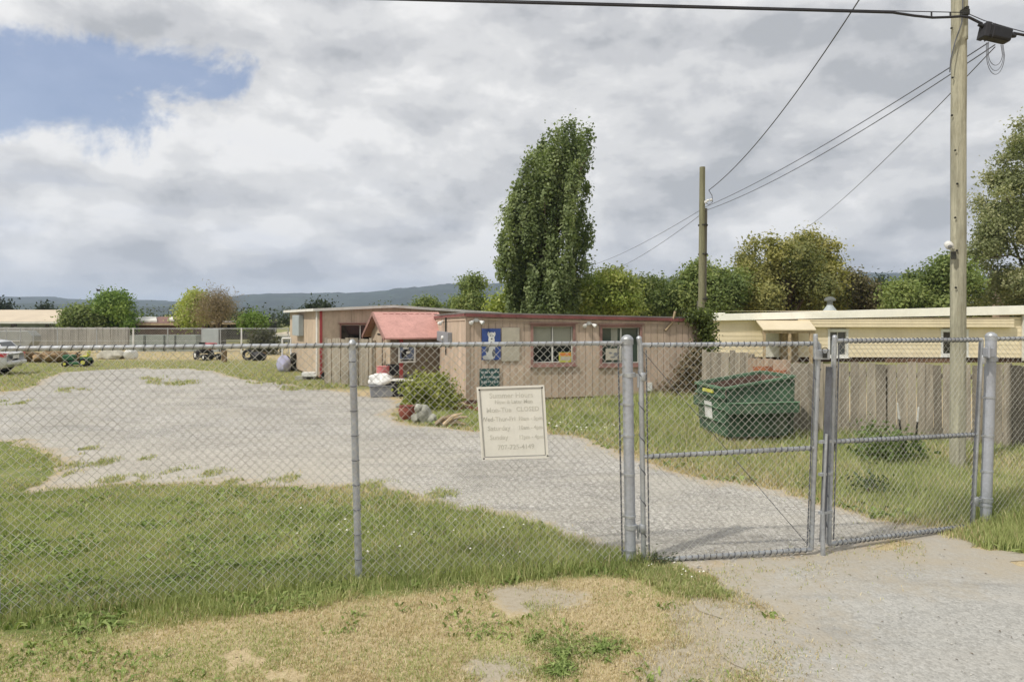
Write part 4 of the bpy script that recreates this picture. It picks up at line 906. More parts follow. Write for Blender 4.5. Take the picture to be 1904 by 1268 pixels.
# neighbour's roof glimpsed through the tree
nb = P(1880, 50, z=0); nbh = thing('neighbour_house', nb, 'pinkish brown house glimpsed behind the large tree at right', 'house')
mb = MB(); c = P(1990, 50, z=0); mb.box((c.x, c.y, 1.75), (3.1, 0, 0), (0, 1.5, 0), (0, 0, 1.75)); obj('wall', mb, 'pink', nbh)
mb = MB(); x0, x1 = c.x - 3.4, c.x + 3.4
mb.prism([(x0, c.y - 1.8, 3.4), (x1, c.y - 1.8, 3.4), (x1 - 1.5, c.y, 5.2), (x0 + 0.6, c.y, 5.2)], (0, 0.08, 0.12)); mb.prism([(x0 + 0.6, c.y, 5.2), (x1 - 1.5, c.y, 5.2), (x1, c.y + 1.8, 3.4), (x0, c.y + 1.8, 3.4)], (0, 0.08, 0.12)); obj('roof', mb, 'brownroof', nbh)
mb = MB(); q = P(1861, 48.3, z=0); mb.box((q.x, q.y, 2.6), (0.38, 0, 0), (0, 0.33, 0), (0, 0, 2.6)); mb.box((q.x, q.y, 5.26), (0.4, 0, 0), (0, 0.4, 0), (0, 0, 0.06)); obj('chimney', mb, 'pink', nbh)

# ---- weathered board fence at right
pts = [P(1306, 17.2, z=0), P(1393, 16.0, z=0)]
plankfence('board_fence', 'weathered grey board fence section behind the dumpster, nearest the pink building', pts, [1.50, 1.52], 0.14, 'wood', 0.006, 5, 1.5, jit=0.04, group='weathered board fences')
pts = [P(1393, 15.6, z=0), P(1474, 14.2, z=0)]
plankfence('board_fence', 'lower tan board fence section showing above the right half of the dumpster', pts, [1.40, 1.44], 0.14, mat('tan_board', (0.34, 0.26, 0.19), 0.9, 0.15, 3, 0.4, 40, stretch=(5, 5, 0.5)), 0.006, 6, 1.4, jit=0.02, group='weathered board fences')
pts = [P(1474, 13.2, z=0), P(1650, 12.45, z=0), P(1904, 11.5, z=0), P(2250, 10.6, z=0)]
plankfence('board_fence', 'long weathered grey board fence behind the right gate leaf and utility pole', pts, [1.47, 1.50, 1.53, 1.55], 0.15, 'wood', 0.008, 7, 1.25, jit=0.035, group='weathered board fences', tl=(0.62, 1.3), alt=0.02)
# cap posts standing proud
# ---- dumpster
DA = R(10); D0 = G(1352, 829); du = Vector((math.cos(DA), math.sin(DA), 0)); dv = Vector((-math.sin(DA), math.cos(DA), 0))
dum = thing('dumpster', D0, 'dented dark green open dumpster with rusty inside on the grass by the board fence', 'dumpster')
def D(a, b, z): q = D0 + du * a + dv * b; q.z = z; return q
sw_, dp = 1.30, 1.10     # side length along du, depth along dv
zf, zb, tk = 1.04, 1.24, 0.03
mb = MB()
o_ = 0.07
def slab(mb, quad, inn, tint=1.0):      # quad of 4 points outside, inward offset vector
    q = [Vector(x) for x in quad]; i = Vector(inn)
    mb.hexa([q[0], q[1], q[1] + i, q[0] + i, q[3], q[2], q[2] + i, q[3] + i], tint)
# near side: lower panel, recess for the fork sleeve, upper panel
zl, zu = 0.42, 0.62
zt = lambda a: zf + (zb - zf) * (a / sw_)
def side(b, s_):
    out = -dv * s_
    slab(mb, [D(0.03, b, 0.16), D(sw_ - 0.08, b, 0.16), D(sw_, b, zl), D(0, b, zl)], -out * tk)
    slab(mb, [D(0, b, zl + 0.002), D(sw_, b, zl + 0.002), D(sw_, b, zu), D(0, b, zu)], -out * tk, 0.9)
    slab(mb, [D(0, b, zu + 0.002), D(sw_, b, zu + 0.002), D(sw_, b, zb), D(0, b, zf)], -out * tk)
side(0, 1); side(dp, -1)
slab(mb, [D(0.0, dp, 0.16), D(0.0, 0, 0.16), D(-0.07, 0, zf), D(-0.07, dp, zf)], du * tk, 1.1)         # left end, slightly raked
slab(mb, [D(sw_ - 0.08, 0, 0.16), D(sw_ - 0.08, dp, 0.16), D(sw_ + 0.05, dp, zb), D(sw_ + 0.05, 0, zb)], -du * tk)
mb.box(D(sw_ / 2 - 0.02, dp / 2, 0.18), du * (sw_ / 2 - 0.06), dv * (dp / 2 - 0.04), (0, 0, 0.02))
body = obj('body', mb, 'green', dum)
for b in (-0.10, dp + 0.10):
    mb = MB(); mb.hexa([D(-0.05, b - 0.095, 0.60), D(sw_ + 0.03, b - 0.095, 0.60), D(sw_ + 0.03, b + 0.095, 0.60), D(-0.05, b + 0.095, 0.60), D(-0.05, b - 0.095, 0.79), D(sw_ + 0.03, b - 0.095, 0.79), D(sw_ + 0.03, b + 0.095, 0.79), D(-0.05, b + 0.095, 0.79)])
    obj('fork_sleeve', mb, 'green', dum, bevel=0.008)
mb = MB()
def ribs(a0, b0, a1, b1, z, h=0.05, w=0.045, tint=1.2): mb.bar(D(a0, b0, z), D(a1, b1, z), w, h, tint)
ribs(-0.085, -0.03, -0.085, dp, 0.885, 0.045, 0.05); ribs(-0.06, 0.0, -0.06, dp, 0.66, 0.02, 0.04, 1.5); ribs(-0.045, 0.0, -0.045, dp, 0.42, 0.02, 0.04, 1.5)
mb.bar(D(-0.04, -0.20, 0.80), D(sw_ + 0.03, -0.20, 0.80), 0.02, 0.016, 2.6)
for a in (0.03, sw_ - 0.02): mb.bar(D(a, -0.018, 0.18), D(a + (0 if a < 1 else 0.03), -0.018, zt(a) - 0.05), 0.03, 0.06, 0.8, up=du)
obj('rib', mb, 'green', dum, bevel=0.004)
mb = MB(); e = 0.03
mb.bar(D(-0.07, -e, zf + 0.012), D(sw_ + 0.05, -e, zb + 0.012), 0.07, 0.045, 1.4); mb.bar(D(-0.07, dp + e, zf + 0.01), D(sw_ + 0.05, dp + e, zb + 0.01), 0.07, 0.045, 1.4)
mb.bar(D(-0.09, 0.006, zf + 0.01), D(-0.09, dp - 0.006, zf + 0.01), 0.07, 0.045, 1.5); mb.bar(D(sw_ + 0.06, 0.006, zb + 0.01), D(sw_ + 0.06, dp - 0.006, zb + 0.01), 0.06, 0.045, 1.3)
obj('rim', mb, 'green', dum, bevel=0.006)
mb = MB(); iz = 0.9
slab(mb, [D(0.04, dp - 0.04, 0.22), D(sw_ - 0.1, dp - 0.04, 0.22), D(sw_ - 0.02, dp - 0.04, zb - 0.03), D(0.0, dp - 0.04, zf - 0.03)], -dv * 0.006)
slab(mb, [D(sw_ - 0.125, 0.04, 0.22), D(sw_ - 0.125, dp - 0.05, 0.22), D(sw_ + 0.005, dp - 0.05, zb - 0.03), D(sw_ + 0.005, 0.04, zb - 0.03)], -du * 0.006)
mb.box(D(sw_ / 2 - 0.03, dp / 2, 0.56), du * (sw_ / 2 - 0.10), dv * (dp / 2 - 0.06), (0, 0, 0.3), 0.8)
obj('rusty_lining', mb, 'rust', dum)
mb = MB(); v_ = [D(-0.064, 0.95, 0.72), D(-0.064, 0.56, 0.72), D(-0.064, 0.56, 0.40), D(-0.064, 0.95, 0.40)]
lab = MB(); nrm = -du
lab.prism([D(-0.032, 0.80, 0.43), D(-0.032, 0.50, 0.43), D(-0.056, 0.50, 0.74), D(-0.056, 0.80, 0.74)], -du * 0.004)
lb_ = obj('paper_label', lab, 'white', dum)
lab = MB(); lab.prism([D(-0.118, 0.75, 0.93), D(-0.118, 0.35, 0.93), D(-0.118, 0.35, 0.99), D(-0.118, 0.75, 0.99)], du * 0.03); obj('yellow_sticker', lab, 'yellow', dum)
for a, b in ((0.15, 0.15), (sw_ - 0.25, 0.15), (0.15, dp - 0.15), (sw_ - 0.25, dp - 0.15)):
    mb = MB(); mb.lathe(D(a, b - 0.03, 0.075), [(0.03, 0), (0.075, 0.008), (0.075, 0.052), (0.03, 0.06)], 14, axis=dv); mb.box(D(a, b, 0.13), du * 0.05, dv * 0.045, (0, 0, 0.03)); obj('caster', mb, 'dark', dum)
# orange lumber lying on the fence rail behind the dumpster
for (x0, y0, x1, y1, lbl) in ((1407, 681, 1430, 689, 'short thick orange board lying behind the far rim of the dumpster'), (1431, 688, 1466, 694, 'long thin orange board lying right behind the far rim of the dumpster')):
    c0 = P(x0, 14.75, py=y1); c1 = P(x1, 14.35, py=y1); th = (y1 - y0) / F * 14.5
    mb = MB(); mb.bar(c0 + Vector((0, 0, th / 2)), c1 + Vector((0, 0, th / 2)), 0.2, th)
    mb.bar(c0 - Vector((0, 0, 0.02)), Vector((c0.x + 0.04, c0.y, 0.01)), 0.04, 0.04, up=(0, 1, 0)) ; mb.bar(c1 - Vector((0, 0, 0.02)), Vector((c1.x - 0.04, c1.y, 0.01)), 0.04, 0.04, up=(0, 1, 0))
    o = obj('orange_board', mb, 'orangewood'); tag(o, lbl, 'board')
# stakes in the meadow
for (x0, y0, x1, y1, m_, lb) in ((1680, 830, 1669, 750, 'drift', 'thin leaning stake with pale tip standing in tall grass, left of its pair'), (1700, 830, 1708, 757, 'drift', 'white tipped stake in tall grass nearer the utility pole'), (1553, 800, 1551, 775, 'dark', 'short dark stump of a stake just right of where the gate leaves meet')):
    b_ = P(x0, 11.2, z=0); tp = P(x1, 11.0, py=y0 if False else y1); mb = MB(); m1 = b_.lerp(tp, 0.72)
    r = thing('wooden_stake', b_, lb, 'stake'); mb.tube([b_, m1], [0.018, 0.016], 6); obj('shaft', mb, 'dark', r); mb = MB(); mb.tube([m1, tp], [0.017, 0.012], 6); obj('tip', mb, 'white' if m_ == 'drift' else 'dark', r)

# ------------------------------------------------------------------ chain link fence and gate
def chainlink(A, B, z0, z1, name, parent, out=0.035, pitch=0.0745, r=0.0018, seed=1, z0b=None, z1b=None, bow=0.0, lo_flare=0.0):
    """zig-zag wires between ground points A and B on the camera side"""
    A = np.array([A[0], A[1]], float); B = np.array([B[0], B[1]], float); d = B - A; L = np.linalg.norm(d); d /= L; n = np.array([d[1], -d[0]])
    if n[1] > 0: n = -n
    a = pitch / 2; nw = int(L / a); z0b = z0 if z0b is None else z0b; z1b = z1 if z1b is None else z1b; hgt = z1 - z0; nk = int(round(max(hgt, z1b - z0b) / a))
    I, K = np.meshgrid(np.arange(nw + 1), np.arange(nk + 1), indexing='ij')
    par = (I + K) % 2
    xx = (I + par) * a; f = xx / L; ztop = z1 + (z1b - z1) * f; zbot = z0 + (z0b - z0) * f
    zz = ztop - K * a * (1 + 0.0 * f)
    wob = (fbm(xx * 0.8, zz * 0.8, seed) - 0.5); xx = np.clip(xx + wob * 0.012, 0, L)
    off = out + (fbm(xx * 0.7, zz * 1.1, seed + 3) - 0.5) * 0.03 + lo_flare * np.clip((0.35 - (zz - zbot)) / 0.35, 0, 1)
    Pt = np.stack([A[0] + d[0] * xx + n[0] * off, A[1] + d[1] * xx + n[1] * off, zz], -1)
    s0, s1 = Pt[:, :-1], Pt[:, 1:]; p0 = par[:, :-1]
    sh = np.where(p0[..., None] == 0, 0.0022, -0.0022) * np.array([n[0], n[1], 0.0])
    ok = (zz[:, 1:] >= zbot[:, 1:] - a) & (xx[:, :-1] < L - 1e-4)
    V, Fq = seg_tubes((s0 + sh)[ok], (s1 + sh)[ok], r, 4)
    return arr(name, V, Fq, 'wire', parent)
TIES = {}
def wraps(A, B, out, pitch, parent, rr=0.026, name='tie_wire', w=0.0035):
    """dark wire ends wound round a rail"""
    A = Vector(A); B = Vector(B); d = (B - A); L = d.length; d.normalize(); side = d.cross(Vector((0, 0, 1))).normalized(); up = side.cross(d)
    n = int(L / pitch); P0 = []; P1 = []
    for i in range(n):
        s_ = (i + 0.5) * pitch; K = 7
        for k in range(K):
            a0, a1 = -0.6 * math.pi + 1.25 * math.pi * k / K, -0.6 * math.pi + 1.25 * math.pi * (k + 1) / K
            q0 = A + d * (s_ + pitch * 0.35 * k / K) + (side * math.cos(a0) + up * math.sin(a0)) * rr; q1 = A + d * (s_ + pitch * 0.35 * (k + 1) / K) + (side * math.cos(a1) + up * math.sin(a1)) * rr
            P0.append(q0); P1.append(q1)
    V, Fq = seg_tubes(np.array(P0), np.array(P1), w, 4); TIES.setdefault(parent.name, (parent, []))[1].append((V, Fq))
def post(b, t_, r, parent, cap=True, bands=(), name='post', m='galvpost', capr=1.12):
    mb = MB(); b = Vector(b); t_ = Vector(t_); mb.tube([b, b.lerp(t_, 0.5), t_], r, 16); o = obj(name, mb, m, parent, True)
    ax = (t_ - b).normalized()
    if cap:
        mb = MB(); mb.lathe(t_, [(r * capr, -0.055), (r * capr, -0.012), (r * capr * 1.03, -0.01), (r * capr * 1.03, 0.0), (r * 0.85, 0.022), (r * 0.45, 0.036), (r * 0.1, 0.04)], 18, axis=ax); obj('post_cap', mb, 'galv', o, True)
    for z in bands:
        mb = MB(); q = b.lerp(t_, z / (t_.z - b.z)); mb.lathe(q, [(r * 1.02, -0.012), (r * 1.1, -0.011), (r * 1.1, 0.011), (r * 1.02, 0.012)], 16, axis=ax); mb.box(q + Vector((-r * 1.25, -r * 0.3, 0)), (r * 0.35, 0, 0), (0, 0.006, 0), (0, 0, 0.010)); obj('brace_band', mb, 'galv', o, True)
    return o
g0, g1, g2, g3 = G(-8, 1150), G(668, 1080), G(1173, 1046), G(1832, 978)
gm1 = g0 + (g0 - g1) * 1.0; g4 = Vector((9.9, 8.75, 0))
RZ = 2.10
fen = thing('chain_link_fence', g1, 'galvanized chain link fence with sign, running left from the gate across the grass', 'fence', 'chain link fence runs')
def top(px, Y, py): return P(px, Y, py=py)
post(g1 - Vector((0, 0, 0.1)), top(655, g1.y, 639), 0.032, fen, True, (), capr=1.1)
post(g0 - Vector((0, 0, 0.1)), g0 + Vector((-0.02, 0, 2.14)), 0.032, fen)
post(g2 - Vector((0, 0, 0.1)), top(1166, g2.y, 630), 0.052, fen, True, (0.22, 0.55, 0.95, 1.32, 1.62, 1.9), capr=1.14)
post(gm1 - Vector((0, 0, 0.1)), gm1 + Vector((0, 0, 2.14)), 0.032, fen)
r0, r1, r2 = top(0, 5.22, 648.5), top(655, g1.y, 642.0), top(1166, g2.y, 638.0); rm = r0 + (r0 - r1)
mb = MB(); mb.tube([rm, r0], 0.021, 12); mb.tube([r0, r1], 0.021, 12); mb.tube([r1, r2 - Vector((0.05, 0, 0))], 0.021, 12); obj('top_rail', mb, 'galv', fen, True)
for (a, b, za, zb, sd) in ((gm1, g0, RZ, r0.z, 1), (g0, g1, r0.z, r1.z, 2), (g1, g2 - Vector((0.06, 0.01, 0)), r1.z, r2.z, 3)):
    chainlink(a, b, 0.03, za + 0.018, 'chain_link_mesh', fen, seed=sd, z1b=zb + 0.018)
wraps(rm, r0, 0, 0.0745, fen, 0.024, w=0.0032); wraps(r0, r1, 0, 0.0745, fen, 0.024, w=0.0032); wraps(r1, r2, 0, 0.0745, fen, 0.024, w=0.0032)
mb = MB(); mb.tube([g2 + Vector((-0.085, -0.02, 0.06)), r2 + Vector((-0.09, -0.02, -0.02))], 0.008, 6); obj('tension_bar', mb, 'wrap', fen)
for i in range(9):      # ties on the line post
    mb = MB(); z = 0.2 + i * 0.22; q = g1.lerp(top(655, g1.y, 639), z / 2.12); mb.lathe(q, [(0.034, -0.004), (0.040, 0), (0.034, 0.004)], 12)
    obj('post_tie', mb, 'wrap', fen)
fr = thing('chain_link_fence', g3, 'short galvanized chain link fence run right of the gate ending at the photo edge', 'fence', 'chain link fence runs')
t3 = top(1843, g3.y, 624)
post(g3 - Vector((0, 0, 0.1)), t3, 0.056, fr, True, (0.33, 0.72, 1.12, 1.55, 2.0), capr=1.06)
post(g4 - Vector((0, 0, 0.1)), g4 + Vector((0, 0, 2.14)), 0.032, fr)
rr3, rr4 = top(1850, g3.y, 630.0), g4 + Vector((0, 0, 2.1)); mb = MB(); mb.tube([rr3, rr4], 0.021, 12); obj('top_rail', mb, 'galv', fr, True)
chainlink(g3 + Vector((0.08, 0.01, 0)), g4, 0.03, rr3.z + 0.018, 'chain_link_mesh', fr, seed=5, z1b=2.118); wraps(rr3, rr4, 0, 0.0745, fr, 0.024, w=0.0032)

# gate leaves
def leaf(label, A, B, zt, zm, zb, seed, hinge_left, extra=None):
    """A left foot, B right foot (plan points); zt/zm/zb = (left,right) heights"""
    lf = thing('gate_leaf', A if hinge_left else B, label, 'gate', 'double gate leaves'); A = Vector(A); B = Vector(B)
    def q(P_, z, sh=(0, 0)): return Vector((P_.x + sh[0], P_.y + sh[1], z))
    la, lb2 = extra or ((0, 0), (0, 0))
    mb = MB(); rr = 0.0245
    AT, BT = q(A, zt[0], la), q(B, zt[1], lb2)
    mb.tube([q(A, zb[0]), AT + Vector((0, 0, 0.0))], rr, 12); obj('stile', mb, 'galv', lf, True)
    mb = MB(); mb.tube([q(B, zb[1]), BT], rr, 12); obj('stile', mb, 'galv', lf, True)
    AM, BM = q(A, 0).lerp(AT, zm[0] / zt[0]), q(B, 0).lerp(BT, zm[1] / zt[1]); AM.z, BM.z = zm
    for nm, a, b in (('top_rail', AT, BT), ('middle_rail', AM, BM), ('bottom_rail', q(A, zb[0]), q(B, zb[1]))):
        mb = MB(); mb.tube([a, b], 0.0215, 12); obj(nm, mb, 'galv', lf, True); wraps(a + (b - a).normalized() * 0.06, b, 0, 0.062, lf, 0.025, w=0.0042)
    chainlink(A, B, zb[0] - 0.0, zt[0] + 0.01, 'chain_link_mesh', lf, seed=seed, z0b=zb[1], z1b=zt[1] + 0.01, out=0.03)
    d = (B - A).normalized()
    for a, b, s_ in ((q(A, zb[0]), AT, 1), (q(B, zb[1]), BT, -1)):
        mb = MB(); mb.tube([a + d * s_ * 0.05 + Vector((0, -0.02, 0.04)), b + d * s_ * 0.05 + Vector((0, -0.02, -0.04))], 0.007, 6)
        obj('tension_bar', mb, 'wrap', lf)
        wraps(b - Vector((0, 0, 0.1)), a + Vector((0, 0, 0.05)), 0, 0.3, lf, 0.027, 'tie_band', 0.005)
    return lf, AT, BT
LA, LB = G(1197, 1046), Vector(((1508 - CX) / F * 6.60, 6.60, 0)); RA, RB = Vector(((1541 - CX) / F * 6.66, 6.66, 0)), Vector(((1808 - CX) / F * 7.44, 7.44, 0))
gl, a1, b1 = leaf('left leaf of the chain link double gate, hinged on the grey post nearest the sign', LA, LB, (2.085, 2.09), (1.015, 1.06), (-0.01 + 0.03, 0.055), 7, True, ((-0.03, 0), (0.075, 0)))
gr_, a2, b2 = leaf('right leaf of the chain link double gate, hinged on the thick post at far right', RA, RB, (2.115, 2.10), (1.11, 1.045), (0.09, 0.03), 8, False, ((0.055, 0), (0.10, 0)))
mb = MB(); mb.tube([a1 + Vector((0.02, 0, -0.06)), LB + Vector((-0.03, 0, 0.10))], 0.0035, 6); obj('truss_rod', mb, 'wrap', gl)
# tall stile stub with cap and hinge hardware at the left hinge
mb = MB(); tt_ = a1 + Vector((-0.015, 0, 0.06)); mb.tube([a1 - Vector((0, 0, 0.02)), tt_], 0.024, 12); mb.lathe(tt_, [(0.027, 0), (0.024, 0.015), (0.012, 0.026)], 12); obj('stile_cap', mb, 'galv', gl, True)
for z in (1.80, 0.35):
    mb = MB(); c = Vector((g2.x - 0.02 * z / 2, g2.y, z)); mb.lathe(c, [(0.055, -0.022), (0.061, -0.02), (0.061, 0.02), (0.055, 0.022)], 18)
    e = Vector((LA.x - 0.01, LA.y, z - 0.02)); mb.bar(c + Vector((0.055, 0, 0)), e, 0.02, 0.03); mb.lathe(e, [(0.03, -0.04), (0.034, -0.035), (0.034, 0.03), (0.03, 0.04)], 12); mb.tube([e + Vector((-0.045, -0.01, -0.10)), e + Vector((-0.045, -0.01, 0.02))], 0.011, 8); obj('hinge', mb, 'galv', gl, True)
for z in (1.88, 0.3):
    mb = MB(); c = Vector((g3.x + 0.07 * z / 2, g3.y, z)); mb.lathe(c, [(0.060, -0.025), (0.066, -0.023), (0.066, 0.023), (0.060, 0.025)], 18)
    e = Vector((RB.x + 0.10 * z / 2 + 0.02, RB.y, z)); mb.bar(c - Vector((0.07, 0.02, 0)), e, 0.025, 0.035); mb.lathe(e, [(0.03, -0.05), (0.034, -0.045), (0.034, 0.04), (0.03, 0.05)], 12); obj('hinge', mb, 'galv', gr_, True)
mb = MB(); c = P(1838, 7.4, py=655); mb.box(c, (0.055, 0.02, 0), (0, 0.035, 0), (0, 0, 0.05)); mb.tube([c + Vector((-0.03, -0.05, 0.09)), c + Vector((-0.03, -0.05, -0.06))], 0.013, 8); obj('hinge_clamp', mb, 'galvpost', gr_, False, 0.012)
# drop rod and fork latch where the leaves meet
mb = MB(); x_ = Vector(((1530 - CX) / F * 6.58, 6.58, 0)); mb.tube([x_ + Vector((0.0, 0, 0.0)), x_ + Vector((0.0, 0, 0.42))], 0.022, 10); mb.tube([x_ + Vector((0.0, 0, 0.40)), x_ + Vector((0.035, 0, 1.20))], 0.014, 8); obj('drop_rod', mb, 'galv', gl, True)
mb = MB(); mb.bar(x_ + Vector((0.01, 0.03, 0.12)), x_ + Vector((0.075, 0.03, 1.86)), 0.03, 0.05, up=(1, 0, 0)); obj('stop_bar', mb, 'wrap', gl)
for z in (0.42, 0.80, 1.12):
    mb = MB(); mb.bar(Vector((RA.x + 0.02, RA.y - 0.01, z)), Vector((x_.x - 0.03, x_.y, z)), 0.04, 0.028); obj('rod_guide', mb, 'galv', gr_)
mb = MB(); c = P(1524, 6.55, py=659); mb.box(c + Vector((0.02, 0, 0)), (0.075, 0.0, 0), (0, 0.02, 0), (0, 0, 0.05)); mb.tube([c + Vector((-0.04, 0, 0.0)), c + Vector((-0.04, 0, 0.20))], 0.022, 10); obj('fork_latch', mb, 'galv', gl, False, 0.008)
mb = MB(); c = P(1534, 6.50, py=652); mb.tube([c + Vector((0.01 * math.cos(a) * 3, 0, 0.03 * math.sin(a))) for a in np.linspace(0, 2 * math.pi, 12)], 0.004, 5); mb.box(c - Vector((0, 0, 0.05)), (0.02, 0, 0), (0, 0.009, 0), (0, 0, 0.022)); pk = obj('padlock', mb, 'dark'); tag(pk, 'small dark padlock hanging on the latch between the gate leaves', 'padlock')
mb = MB(); c = P(1551, 6.6, py=628); mb.tube([Vector((RA.x + 0.055, RA.y, 2.08)), Vector((RA.x + 0.06, RA.y, 2.15))], 0.0245, 10); mb.lathe(Vector((RA.x + 0.06, RA.y, 2.15)), [(0.026, 0), (0.02, 0.018), (0.01, 0.024)], 10); obj('stile_cap', mb, 'galv', gr_, True)
for a_, sg in ((LB, -1), ):
    pass
mb = MB(); mb.tube([Vector(((1553 - CX) / F * 6.7, 6.7, 1.1)), Vector(((1553 - CX) / F * 6.7, 6.7, 2.08))], 0.012, 8); obj('inner_stile', mb, 'galv', gr_, True)

for par_, lst in TIES.values():
    Vs, Fs, o_ = [], [], 0
    for V, Fq in lst: Vs.append(V); Fs.append(Fq + o_); o_ += len(V)
    tag(arr('tie_wire', np.concatenate(Vs), np.concatenate(Fs), 'wrap', par_), kind='stuff')
# ---- hours sign wired to the fence
fd = (g2 - g1).normalized(); fn = Vector((fd.y, -fd.x, 0))
def SP(px, py, off=0.07):
    k = (px - CX) / F; A = g1 + fn * off; s_ = (A.y * k - A.x) / (fd.x - fd.y * k); q = A + fd * s_; q.z = ZP(py, q.y); return q
c00, c10, c11, c01 = SP(896, 855), SP(1020, 851), SP(1012, 716), SP(886, 720)
sg = MB(); sg.prism([c00, c10, c11, c01], -fn * 0.006)
sgo = obj('hours_sign', sg, 'signboard'); tag(sgo, 'cream hours sign with faded lettering wired to the chain link fence', 'sign')
def SQ(u, v, off=0.0): return (c00 * (1 - u) + c10 * u) * (1 - v) + (c01 * (1 - u) + c11 * u) * v + fn * off
def sbar(mb, u0, v0, u1, v1, w, off, th): 
    a, b = SQ(u0, v0, off), SQ(u1, v1, off); mb.bar(a, b, th, w, up=(SQ(0.5, 1) - SQ(0.5, 0)) if abs(u1 - u0) > 0.5 else (SQ(1, 0.5) - SQ(0, 0.5)))
mb = MB()
for e in ((0.015, 0.012, 0.985, 0.012), (0.015, 0.988, 0.985, 0.988), (0.015, 0.026, 0.015, 0.974), (0.985, 0.026, 0.985, 0.974)): sbar(mb, *e, 0.016, 0.003, 0.006)
obj('border', mb, 'signedge', sgo)
mb = MB()
for e in ((0.045, 0.038, 0.955, 0.038), (0.045, 0.962, 0.955, 0.962), (0.045, 0.046, 0.045, 0.954), (0.955, 0.046, 0.955, 0.954)): sbar(mb, *e, 0.009, 0.0016, 0.003)
obj('border_line', mb, 'signline', sgo)
for u, v in ((0.035, 0.965), (0.965, 0.97), (0.03, 0.015), (0.985, 0.03)): mb = MB(); mb.lathe(SQ(u, v, 0.0005), [(0.010, 0), (0.010, 0.004), (0.004, 0.008)], 8, axis=fn); obj('bolt', mb, 'dark', sgo)
uxs, uzs = (SQ(1, 0.5) - SQ(0, 0.5)), (SQ(0.5, 1) - SQ(0.5, 0))
for body_, u, v, sz, sx in (("Summer Hours", 0.5, 0.845, 0.066, 1.0), ("Now & Later Mon", 0.53, 0.765, 0.050, 0.95), ("Mon-Tue", 0.30, 0.65, 0.062, 1.0), ("CLOSED", 0.73, 0.655, 0.058, 1.0), ("Wed-Thur-Fri", 0.285, 0.525, 0.060, 0.92), ("10am - 5pm", 0.76, 0.53, 0.050, 0.95),
                            ("Saturday", 0.285, 0.40, 0.060, 1.0), ("10am - 4pm", 0.755, 0.405, 0.050, 0.95), ("Sunday", 0.275, 0.275, 0.060, 1.0), ("12pm - 4pm", 0.755, 0.275, 0.050, 0.95), ("707-725-4149", 0.52, 0.135, 0.064, 0.95)):
    text_obj('lettering', body_, sz, SQ(u, v, 0.0012), uxs, uzs, M['faded'], sgo, 'CENTER', 0.0008, sx)

# ------------------------------------------------------------------ utility poles, cables
up = thing('utility_pole', P(1780, 10.0, z=0), 'tall pale wooden utility pole at right carrying the black splice box', 'utility pole')
mb = MB(); b0 = P(1780.5, 10.0, z=-0.3); t0 = P(1783.5, 10.0, z=9.2); rgp = random.Random(2)
pts_ = [b0.lerp(t0, i / 12) + Vector((rgp.uniform(-0.006, 0.006), rgp.uniform(-0.006, 0.006), 0)) for i in range(13)]
mb.tube(pts_, [0.106 - 0.006 * i / 12 for i in range(13)], 20); obj('shaft', mb, 'pole', up, True)
mb = MB(); mb.tube([P(1795, 9.92, py=74), P(1795, 9.92, py=-160)], 0.035, 10); obj('riser_pipe', mb, 'pole', up, True)
mb = MB(); mb.tube([P(1791, 9.86, py=-160), P(1790, 9.86, py=20), P(1788, 9.86, py=45), P(1776, 9.86, py=78), P(1768, 9.88, py=110), P(1766, 9.9, py=135)], 0.009, 6); obj('ground_wire', mb, 'wrap', up, True)
mb = MB(); mb.box(P(1794, 9.85, py=24), (0.055, 0, 0), (0, 0.03, 0), (0, 0, 0.04)); mb.box(P(1797, 9.86, py=16), (0.02, 0, 0), (0, 0.03, 0), (0, 0, 0.02)); obj('strand_clamp', mb, 'dark', up)
for px, py in ((1769, 53), (1771, 145), (1793, 206), (1791, 232), (1776, 280), (1780, 342), (1779, 466), (1777, 535), (1770, 215), (1776, 405)):
    mb = MB(); mb.lathe(P(px, 10.0 - math.sqrt(max(0.0004, 0.098 ** 2 - ((px - 1781) / F * 10) ** 2)), py=py), [(0.016, -0.005), (0.016, 0.008), (0.008, 0.014)], 8, axis=(0, -1, 0)); obj('bolt_head', mb, 'dark', up)
mb = MB(); q = P(1764, 9.9, py=456); mb.lathe(q, [(0.045, -0.06), (0.055, -0.04), (0.055, 0.05), (0.03, 0.07)], 12, axis=(-0.25, -0.7, -0.35)); mb.bar(q, P(1772, 9.95, py=462), 0.03, 0.03); cmr = obj('security_camera', mb, 'white', up, True)
mb = MB(); mb.lathe(q, [(0.03, -0.002), (0.038, 0.0), (0.03, 0.074), (0.02, 0.078)], 12, axis=(-0.25, -0.7, -0.35)); obj('lens', mb, 'greybin', cmr, True)
mb = MB(); q = P(1773, 9.87, py=475); mb.box(q, (0.028, 0, 0), (0, 0.02, 0), (0, 0, 0.055)); obj('camera_bracket', mb, 'dark', up)
